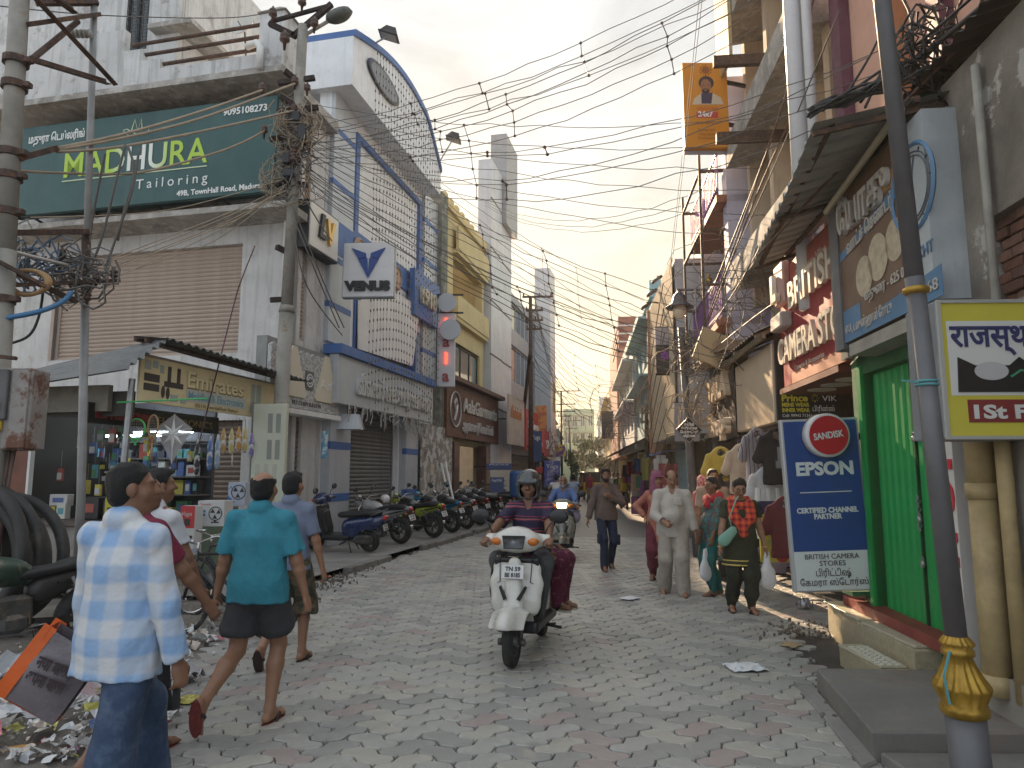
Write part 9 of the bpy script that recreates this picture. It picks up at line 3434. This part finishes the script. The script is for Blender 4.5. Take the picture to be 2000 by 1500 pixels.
# ================================================================ stalls, litter and odds and ends
def right_stalls():
 back_=thing('garment_shop','dark open garment shop front under the blank panel','shop',Mx=FR.M)
 pbox(back_,'back_wall',m_inside,-15.8,-9.6,1.1,1.15,0,2.4)
 pbox(back_,'side_wall',m_inside,-15.9,-15.8,.0,1.15,0,2.4)
 for x in(-12.3,-14.2):
  pbox(back_,'door_pillar',M('lilac grey pillar',(.28,.25,.33),.8,var=.2,stain=.3),x-.12,x+.12,.4,.65,0,2.4)
 g='clothes hanging outside the garment shop'
 def shirt(label,px_,py_,Y,mat,s_=1.0,ry=0.0,pr=None):
  w=D(px_,py_,Y)
  t=thing('hanging_shirt',label,'shirt',loc=w,rz=ry,group=g)
  b=Body((-.36,-.12,-.8),(.36,.12,.12),.013)
  b.cap((0,0,-.08),(0,0,-.62),.19,.22,.02,flat=((0,1,0),.22))
  for k in(-1,1):
   b.cap((k*.1,0,-.04),(k*.19,0,-.08),.06,.075,.03,flat=((0,1,0),.4))
   b.cap((k*.19,0,-.08),(k*.27,0,-.3),.075,.085,.02,flat=((0,1,0),.35))
  b.plane((0,0,-.66),(0,0,-1))
  b.ell((0,-.02,.0),(.07,.08,.06),.01,'sub')
  b.folds(.008,32,5,stretch=(1,1,.25))
  b.build('garment',mat,t)
  m=MB()
  m.smooth=True
  m.tube([(-.17,0,-.06),(0,0,.03),(.17,0,-.06)],.008,5)
  m.tube([(0,0,.03),(0,0,.09),(.02,0,.12)],.004,4)
  m.build('hanger',m_dark,t)
  if pr:
   m=MB()
   m.box(-.03,.03,-.062,-.05,-.34,-.16)
   m.rbox(-.06,.06,-.062,-.05,-.44,-.34,.01)
   m.build('printed_motif',pr,t)
 shirt('black t-shirt with a grey crest print hanging highest beside the blue sign',1518,850,9.4,cloth('black jersey',(.013,.013,.015)),pr=M('crest grey',(.2,.2,.2),.6))
 shirt('grey striped shirt hanging beside the black crest t-shirt',1478,850,9.9,banded('grey stripes',[(0,(.33,.31,.33)),(.5,(.09,.07,.09)),(.7,(.36,.34,.36))],'X',16),ry=.4)
 shirt('pale shirt with dark blots hanging beyond the striped shirt',1448,880,10.8,cloth('blotted cotton',(.45,.38,.3),mottle=(.06,.05,.05),mscale=9,mth=(.66,.68)),ry=.2)
 shirt('mustard yellow t-shirt hanging over the garment shop counter',1408,885,11.6,cloth('mustard jersey',(.42,.32,.06)))
 shirt('maroon top hanging low beside the blue sign',1536,985,8.9,cloth('maroon jersey',(.12,.02,.03)))
 shirt('white vest hanging below the striped shirt',1500,925,9.6,cloth('white vest',(.55,.55,.55)),.8)
 shirt('dark folded shirt hanging behind the tan shirted man',1418,935,11.3,cloth('navy jersey',(.02,.022,.03)))
 t=thing('display_rail','low white display stand with rolled garments under the hanging shirts','display',loc=D(1510,1000,9.6))
 m=MB()
 for k in range(4):
  m.tube([(-.2+k*.13,0,-.35),(-.2+k*.13,0,.32)],.05,8)
 m.build('rolled_garment',m_white,t)
 a=D(1487,1098,9.3)
 t=thing('poster_board','yellow vest poster showing a man in a red vest, standing by the blue sign','poster',loc=(a.x,9.3,a.z),rz=-.05)
 pbox(t,'board',M('poster yellow',(.5,.46,.06),.5,mottle=(.2,.34,.1),mscale=2.5,mth=(.5,.6)),0,.5,0,.04,0,.62)
 pbox(t,'navy_header',M('poster navy',(.02,.02,.08),.5),0,.5,-.003,-.0005,.62-.01,.78)
 pbox(t,'header_board',M('poster navy',(.02,.02,.08),.5),0,.5,0,.04,.621,.78)
 text(t,'பிரின்ஸ்',.12,-.006,.66,.09,m_white,.001,width=.3)
 text(t,'ARM',.06,-.004,.5,.1,M('print red',None),.001,width=.2)
 b=Body((-.2,-.06,-.05),(.2,.1,.5),.012)
 b.tag=0
 b.ell((0,0,.34),(.05,.03,.065),.01)
 b.cap((0,0,.28),(0,0,.2),.03,.035,.02)
 b.cap((-.1,0,.16),(.1,0,.16),.04,None,.02,flat=((0,1,0),.5))
 b.tag=1
 b.cap((0,0,.14),(0,0,.02),.095,.08,.02,flat=((0,1,0),.35))
 b.tag=2
 b.ell((0,.0,.39),(.055,.032,.03),.005)
 o=b.build('printed_man',[SKIN3,M('vest red',(.4,.03,.03),.6),HAIR],t)
 o.location=(.27,-.0,.05)
 o.scale=(1,.25,1)
 w=D(1300,885,22)
 t=thing('stall_awning','bright blue tarpaulin awning over a stall on the right','awning',loc=w)
 m=MB()
 m.smooth=True
 m.grid(lambda u,v:(-.6+1.5*u,-.6+1.2*v,.22*(u*.9)+.05*math.sin(v*6)-.1*(1-u)**2),8,6)
 m.build('sheet',M('blue tarpaulin',(.03,.14,.42),.45,var=.15),t)
 m=MB()
 for x,y in((-.5,-.5),(.8,-.5)):
  m.tube([(x,y,.0),(x,y,-2.4)],.02,5)
 m.build('post',m_dark,t)
 cl=[(.3,.05,.06),(.03,.12,.3),(.4,.35,.1),(.05,.05,.06),(.12,.3,.18),(.42,.4,.38),(.3,.12,.3),(.5,.3,.2)]
 q=np.random.RandomState(17)
 for i in range(34):
  Y=15.5+20*q.rand()
  z=.5+2.0*q.rand()
  w=FR.w(-Y,-.35-.4*q.rand(),z)
  m=MB()
  ww,hh=.25+.3*q.rand(),.4+.4*q.rand()
  m.grid(lambda u,v:(-ww/2+ww*u,.03*math.sin(u*9+i),-hh*v),5,3)
  m.grid(lambda u,v:(ww/2-ww*u,.02+.03*math.sin((1-u)*9+i),-hh*v),5,3)
  o=m.build('hanging_garment',cloth('stall cloth %d'%(i%8),cl[i%8]))
  o.location,o.rotation_euler=w,(0,0,q.rand()-.5)
  tag(o,'%s garment hanging in the stalls further along the right side'%('red','blue','mustard','charcoal','green','pale grey','purple','orange')[i%8],'garment','garments in the right side stalls')
 def small_sign(label,px0,px1,py0,py1,Y,mat,s_=None,lm=None,rz=0):
  a,c=D(px0,py1,Y),D(px1,py0,Y)
  t=thing('sign',label,'sign',loc=(a.x,Y,a.z),rz=rz)
  w,h=c.x-a.x,c.z-a.z
  m=MB()
  m.rbox(0,w,0,.06,0,h,.01)
  m.build('board',mat,t)
  m=MB()
  m.bar((w/2,.05,h*.5),(w/2+(w if px0>1150 else-w),.3,h*.5),.04,.04)
  m.build('bracket',m_dark,t)
  for i,x in enumerate(s_ or[]):
   text(t,x,w*.5,-.008,h*(.72-.3*i),h*.22,lm or m_white,.002,align='CENTER',width=w*.75)
 wl=M('white lettering',None)
 small_sign('dark blue and cream perfume sign projecting on the left side',1036,1058,842,902,33,M('sign navy',(.03,.05,.14),.5),['Yuga'],wl)
 small_sign('orange poster sign with round biscuits projecting on the left side',1046,1068,792,842,36,M('poster orange',(.55,.24,.06),.5,mottle=(.4,.1,.05),mscale=3,mth=(.5,.55)))
 small_sign('purple and blue poster board standing on the left kerb',1063,1094,900,952,31,M('poster blue',(.07,.08,.3),.5,mottle=(.45,.4,.42),mscale=1.8,mth=(.5,.6)),['Yuga'],wl)
 small_sign('small purple and yellow banner on the distant pole',1084,1104,868,892,52,M('banner purple',(.12,.07,.3),.6,mottle=(.6,.5,.1),mscale=1.2,mth=(.48,.52)))
 small_sign('round red and white parking sign with a yellow plate on the right',1246,1258,884,902,30,m_white,['R'],M('print black',None))
 small_sign('yellow plate below the white parking sign on the right',1247,1258,904,916,30,M('signal yellow',None))
 small_sign('navy barricade board among the parked motorcycles',950,1000,905,918,21,M('sign navy',None),['POLICE'],wl)
 small_sign('navy shop sack standing behind the black motorcycles',957,984,932,962,20.5,M('sign navy',None),['ேஷாரூம்'],wl)
 small_sign('red box sign on the left kerb far along',1047,1060,912,924,32,M('banner red',None))
 small_sign('blue notice pasted on the side shutter pillar',626,640,842,895,14.6,M('notice blue',(.1,.3,.45),.5,mottle=(.6,.65,.66),mscale=6,mth=(.5,.55)))
 def tree(label,x,y,h,r,n,seed):
  q=np.random.RandomState(seed)
  t=thing('tree',label,'tree',loc=(x,y,0))
  m=MB()
  m.smooth=True
  m.tube([(0,0,0),(.1,0,h*.35),(0,.1,h*.6)],[.18,.14,.08],8)
  for k in range(5):
   a=k*1.3
   m.tube([(0,0,h*.4),(r*.5*math.cos(a),r*.5*math.sin(a),h*.68)],[.08,.03],6)
  m.build('trunk',M('bark',(.1,.075,.055),.95,var=.3),t)
  c=MB()
  ctr=[(q.normal(size=3)*(r*.42,r*.42,h*.16)+(0,0,h*.7),.35+.5*q.rand())for _ in range(16)]
  for i in range(n):
   p,rr=ctr[q.randint(16)]
   d=q.normal(size=3)
   d*=rr*r*.5*q.rand()**.35/np.linalg.norm(d)
   X=Matrix.Translation(p+d)@Euler(q.rand(3)*6).to_matrix().to_4x4()
   s_=.1+.14*q.rand()
   c.mat=q.randint(3)
   c.add([(-s_,0,0),(0,-s_*.5,.02),(s_,0,0),(0,s_*.5,.02)],[(0,1,2,3)],X)
  c.build('crown',[M('leaf %d'%k,v,.7)for k,v in enumerate(((.05,.09,.025),(.07,.12,.03),(.04,.065,.025)))],t)
 tree('leafy green tree at the far end of the right side',8.6,70,5.2,2.6,1500,3)
 tree('lower green tree behind the leafy one at the far end',7.4,82,4.8,2.4,1100,5)
 b=Body((-6,-8,0),(6,8,2),.12)
 q=np.random.RandomState(9)
 for i in range(46):
  x,y=q.rand()*9-4.5,q.rand()*14-7
  b.tag=q.randint(5)
  b.cap((x,y,.2),(x,y,1.25),.15,.2,.0)
  b.ell((x,y,1.58),.13,.0)
 o=b.build('distant_crowd',[cloth('crowd %d'%k,v)for k,v in enumerate(((.1,.1,.12),(.4,.38,.36),(.3,.12,.08),(.12,.2,.3),(.4,.32,.1)))])
 o.location=(8.0,80,0)
 o.rotation_euler=(0,0,-.1)
 tag(o,kind='stuff')
 w=D(1012,945,22)
 m=MB()
 m.smooth=True
 m.lathe([(.24,-.4),(.27,-.3),(.27,.3),(.24,.4)],16)
 o=m.build('water_drum',M('blue drum',(.03,.1,.28),.45,var=.2))
 o.location=w
 tag(o,'blue plastic drum standing behind the parked motorcycles','drum')
 for i,(a,c)in enumerate((((862,905),(884,1010)),((870,902),(892,1008)))):
  m=MB()
  m.tube([D(*a,22.5),D(*c,21.6)],.035,6)
  tag(m.build('leaning_pipe',m_white),'white pipe leaning by the garment shop door, '+('left one','right one')[i],'pipe')
 t=thing('meter_box','small cream meter box with loops of black cable on the peeling wall','meter box',loc=D(838,918,21.8))
 m=MB()
 m.rbox(-.15,.15,-.1,.1,-.18,.18,.015)
 m.build('box',M('meter cream',(.5,.45,.35),.6),t)
 hanks(Vector((-.4,0,.1)),.35,.4,10,50,.02).build('cable_tangle',m_wirek,t)
 b=building('peeling_wall','peeling white and brown wall strip between the blue building and the garment shop',FL)
 pbox(b,'wall',M('peeling wall',(.3,.26,.22),.95,var=.4,scale=2,mottle=(.55,.54,.52),mscale=3,mth=(.5,.53),streak=.4),5.1,8.1,-.3,-.255,.1,3.15)
right_stalls()
def left_clutter():
 t=thing('junction_cabinet','rusty grey electrical cabinet hung on the pole at the left edge','cabinet',loc=D(32,880,7.6))
 m=MB()
 rs=M('rusted cabinet',(.3,.28,.26),.7,.2,var=.25,scale=4,mottle=(.15,.07,.045),mscale=3.5,mth=(.5,.58))
 m.rbox(-.21,.21,-.15,.15,0,.88,.02)
 m.build('cabinet',rs,t)
 m=MB()
 m.rbox(.0,.19,-.17,-.151,.02,.86,.008)
 m.build('door',rs,t)
 m=MB()
 m.rbox(-.2,-.02,-.2,-.151,.32,.86,.01)
 m.rbox(-.16,-.08,-.22,-.2,.42,.5,.005)
 m.build('meter',M('meter grey',(.12,.12,.12),.6,var=.3),t)
 m=MB()
 m.rbox(-.2,-.06,-.2,-.151,.2,.31,.01)
 m.build('yellow_label',M('signal yellow',None),t)
 m=MB()
 m.smooth=True
 for k in range(4):
  m.tube([(-.14+.05*k,-.05,0),(-.12+.04*k,-.1,-.5),(-.05+.03*k,-.2,-1.1)],.022,6)
 m.build('conduit',M('brown conduit',(.1,.06,.045),.6),t)
 t=thing('cable_coil','big coil of thick black ducting standing at the left edge','coil',loc=(-5.62,7.35,.1))
 bk=M('black ducting',(.035,.034,.033),.6,var=.3,scale=4,mottle=(.09,.08,.07),mscale=3,mth=(.55,.7),bump=.2,bscale=60)
 for k in range(7):
  m=MB()
  m.smooth=True
  rr=.78-.045*(k%3)-.02*k
  m.torus((.02*k,.0,0),rr,.062,40,10,Matrix.Translation((-.05*(k%2),-.27+.11*k,rr*.97))@Matrix.Rotation(R(4*(k%3)-4),4,'X'))
  m.build('duct_loop',bk,t)
 m=MB()
 m.smooth=True
 for k in range(3):
  m.tube([(-.5,-.3+.06*k,1.75),(.05,-.25+.06*k,1.62),(.4,-.2+.06*k,1.3)],.03,8)
 m.build('red_cable',M('red orange cable',(.33,.06,.025),.5),t)
 q=np.random.RandomState(21)
 cols=[(.58,.58,.57),(.45,.46,.48),(.5,.42,.36),(.42,.12,.15),(.1,.15,.3),(.5,.45,.1),(.2,.18,.16),(.35,.2,.3)]
 lm=[M('litter %d'%i,c,.6,var=.2,mottle=tuple(min(.7,x*1.4+.1)for x in c),mscale=20)for i,c in enumerate(cols)]
 def scrap(mb,s_):
  n=3
  H_=q.normal(size=(n+1,n+1))*s_*.2
  w,h=s_*(.6+.8*q.rand()),s_*(.5+.7*q.rand())
  mb.grid(lambda u,v:((u-.5)*w+H_[int(u*n),int(v*n)]*.5,(v-.5)*h,abs(H_[int(u*n),int(v*n)])),n,n,Matrix.Translation((0,0,0)))
 m=MB()
 for i in range(900):
  u=q.rand()
  Y=4.2+3.6*q.rand()**1.2
  x=LEFT_EDGE(Y)-.1-abs(q.normal())*.75+.15*q.normal()
  z=.03+.10*math.exp(-((x+3.4)**2+(Y-5.2)**2)/.8)*(.5+q.rand())
  m.mat=int(q.choice(8,p=(.34,.24,.17,.025,.03,.025,.16,.01)))
  k=len(m.v)
  m.X=Matrix.Translation((x,Y,z))@Euler((q.normal()*.4,q.normal()*.4,q.rand()*6)).to_matrix().to_4x4()
  s_=.025+.085*q.rand()**2.5
  H_=q.normal(size=(3,3))*s_*.34
  w,h=s_*(.7+q.rand()),s_*(.6+.6*q.rand())
  m.grid(lambda a,b_:((a-.5)*w,(b_-.5)*h,abs(H_[int(a*2),int(b_*2)])),2,2)
 m.X=None
 o=m.build('litter',lm)
 tag(o,kind='stuff')
 def piece(name,label,px_,py_,s_,mat,cat,hgt=.3,z=0.0,n=8,group=None):
  g=G(px_,py_,z)
  H_=q.normal(size=(n+1,n+1))*s_*hgt*.3
  m=MB()
  m.smooth=hgt>.4
  a0=q.rand()*3
  m.grid(lambda u,v:((u-.5)*s_*1.3,(v-.5)*s_,abs(H_[int(u*n),int(v*n)])+s_*hgt*.5*max(0,1-(2*u-1)**2-(2*v-1)**2)),n,n,Matrix.Rotation(a0,4,'Z'))
  o=m.build(name,mat)
  o.location=g+Vector((0,0,.012))
  tag(o,label,cat,group)
 film=M('crumpled clear film',(.5,.5,.52),.3,var=.2)
 piece('plastic_bag','crumpled white plastic bag on the ground behind the checked shirt',340,1330,.3,film,'plastic bag',.6)
 piece('plastic_sheet','grey crumpled plastic sheet at the left edge of the litter',60,1310,.6,M('grey film',(.36,.37,.39),.35,var=.3),'plastic sheet',.35)
 piece('plastic_sheet','pale crumpled plastic sheet in the middle of the litter',60,1390,.4,film,'plastic sheet',.4)
 piece('plastic_bag','pinkish plastic bag lying behind the orange shopping bag',170,1370,.32,M('pink film',(.42,.3,.32),.35,var=.2),'plastic bag',.5)
 piece('paper_scrap','yellow paper scrap on the ground between the walking men',367,1370,.14,lm[5],'paper',.15)
 piece('paper_scrap','bright yellow wrapper in the litter at the lower left',22,1430,.16,lm[5],'wrapper',.2)
 piece('paper_scrap','white paper lying flat in the road near the walking group',1230,1170,.2,M('white paper',(.65,.66,.68),.6),'paper',.1)
 piece('paper_scrap','torn white paper with print lying nearest on the right of the road',1456,1307,.24,M('white paper',None),'paper',.15)
 piece('paper_scrap','brown cardboard strip lying on the pavers before the steps',1545,1262,.16,M('cardboard',(.36,.26,.15),.8),'cardboard',.1)
 piece('paper_scrap','crumpled silver wrapper on the rubble by the blue sign',1572,1190,.17,M('foil',(.45,.45,.5),.3,.5),'wrapper',.9)
 piece('leaf_scrap','green leaf scrap on the pavers behind the turquoise shirt',445,1312,.09,M('leaf green',(.15,.25,.05),.6),'leaf',.2)
 piece('paper_scrap','orange wrapper at the broken kerb',640,1128,.1,M('poster orange',None),'wrapper',.3)
 m=MB()
 g=G(20,1475)
 m.box(-.12,.12,-.02,.02,0,.015,Matrix.Translation(g+Vector((0,0,.03)))@Matrix.Rotation(.4,4,'Z'))
 tag(m.build('wood_strip',M('orange wood',(.5,.25,.06),.6)),'orange wood strip in the litter at the lower left corner','strip')
 t=thing('satellite_dish','satellite dish on the roof terrace of the corner building','satellite dish',loc=D(478,56,15.5))
 m=MB()
 m.smooth=True
 X=Matrix.Rotation(R(-65),4,'Y')@Matrix.Rotation(R(20),4,'X')
 m.lathe([(.02,.0),(.15,.02),(.26,.07),(.3,.11),(.29,.11),(.15,.04),(.0,.015)],20,Matrix.Rotation(R(-40),4,'Y')@Matrix.Rotation(R(65),4,'X'),caps=False)
 m.build('dish',M('dish grey',(.5,.49,.45),.5),t)
 m=MB()
 m.tube([(0,0,-.05),(.03,.1,-.7)],.02,6)
 m.tube([(0,0,-.1),(-.05,-.3,.0)],.01,5)
 m.build('mount',m_rust,t)
left_clutter()
def haze():
 m=bpy.data.materials.new('haze')
 m.use_nodes=True
 nt=m.node_tree
 nt.nodes.remove(nt.nodes['Principled BSDF'])
 v=nt.nodes.new('ShaderNodeVolumePrincipled')
 v.inputs['Color'].default_value=(.95,.9,.82,1)
 v.inputs['Density'].default_value=HAZE
 v.inputs['Anisotropy'].default_value=.3
 nt.links.new(v.outputs[0],nt.nodes['Material Output'].inputs['Volume'])
 b=MB()
 b.box(-95,95,-30,425,-1.1,22)
 tag(b.build('haze',m),kind='stuff')
HAZE=.0013
haze()
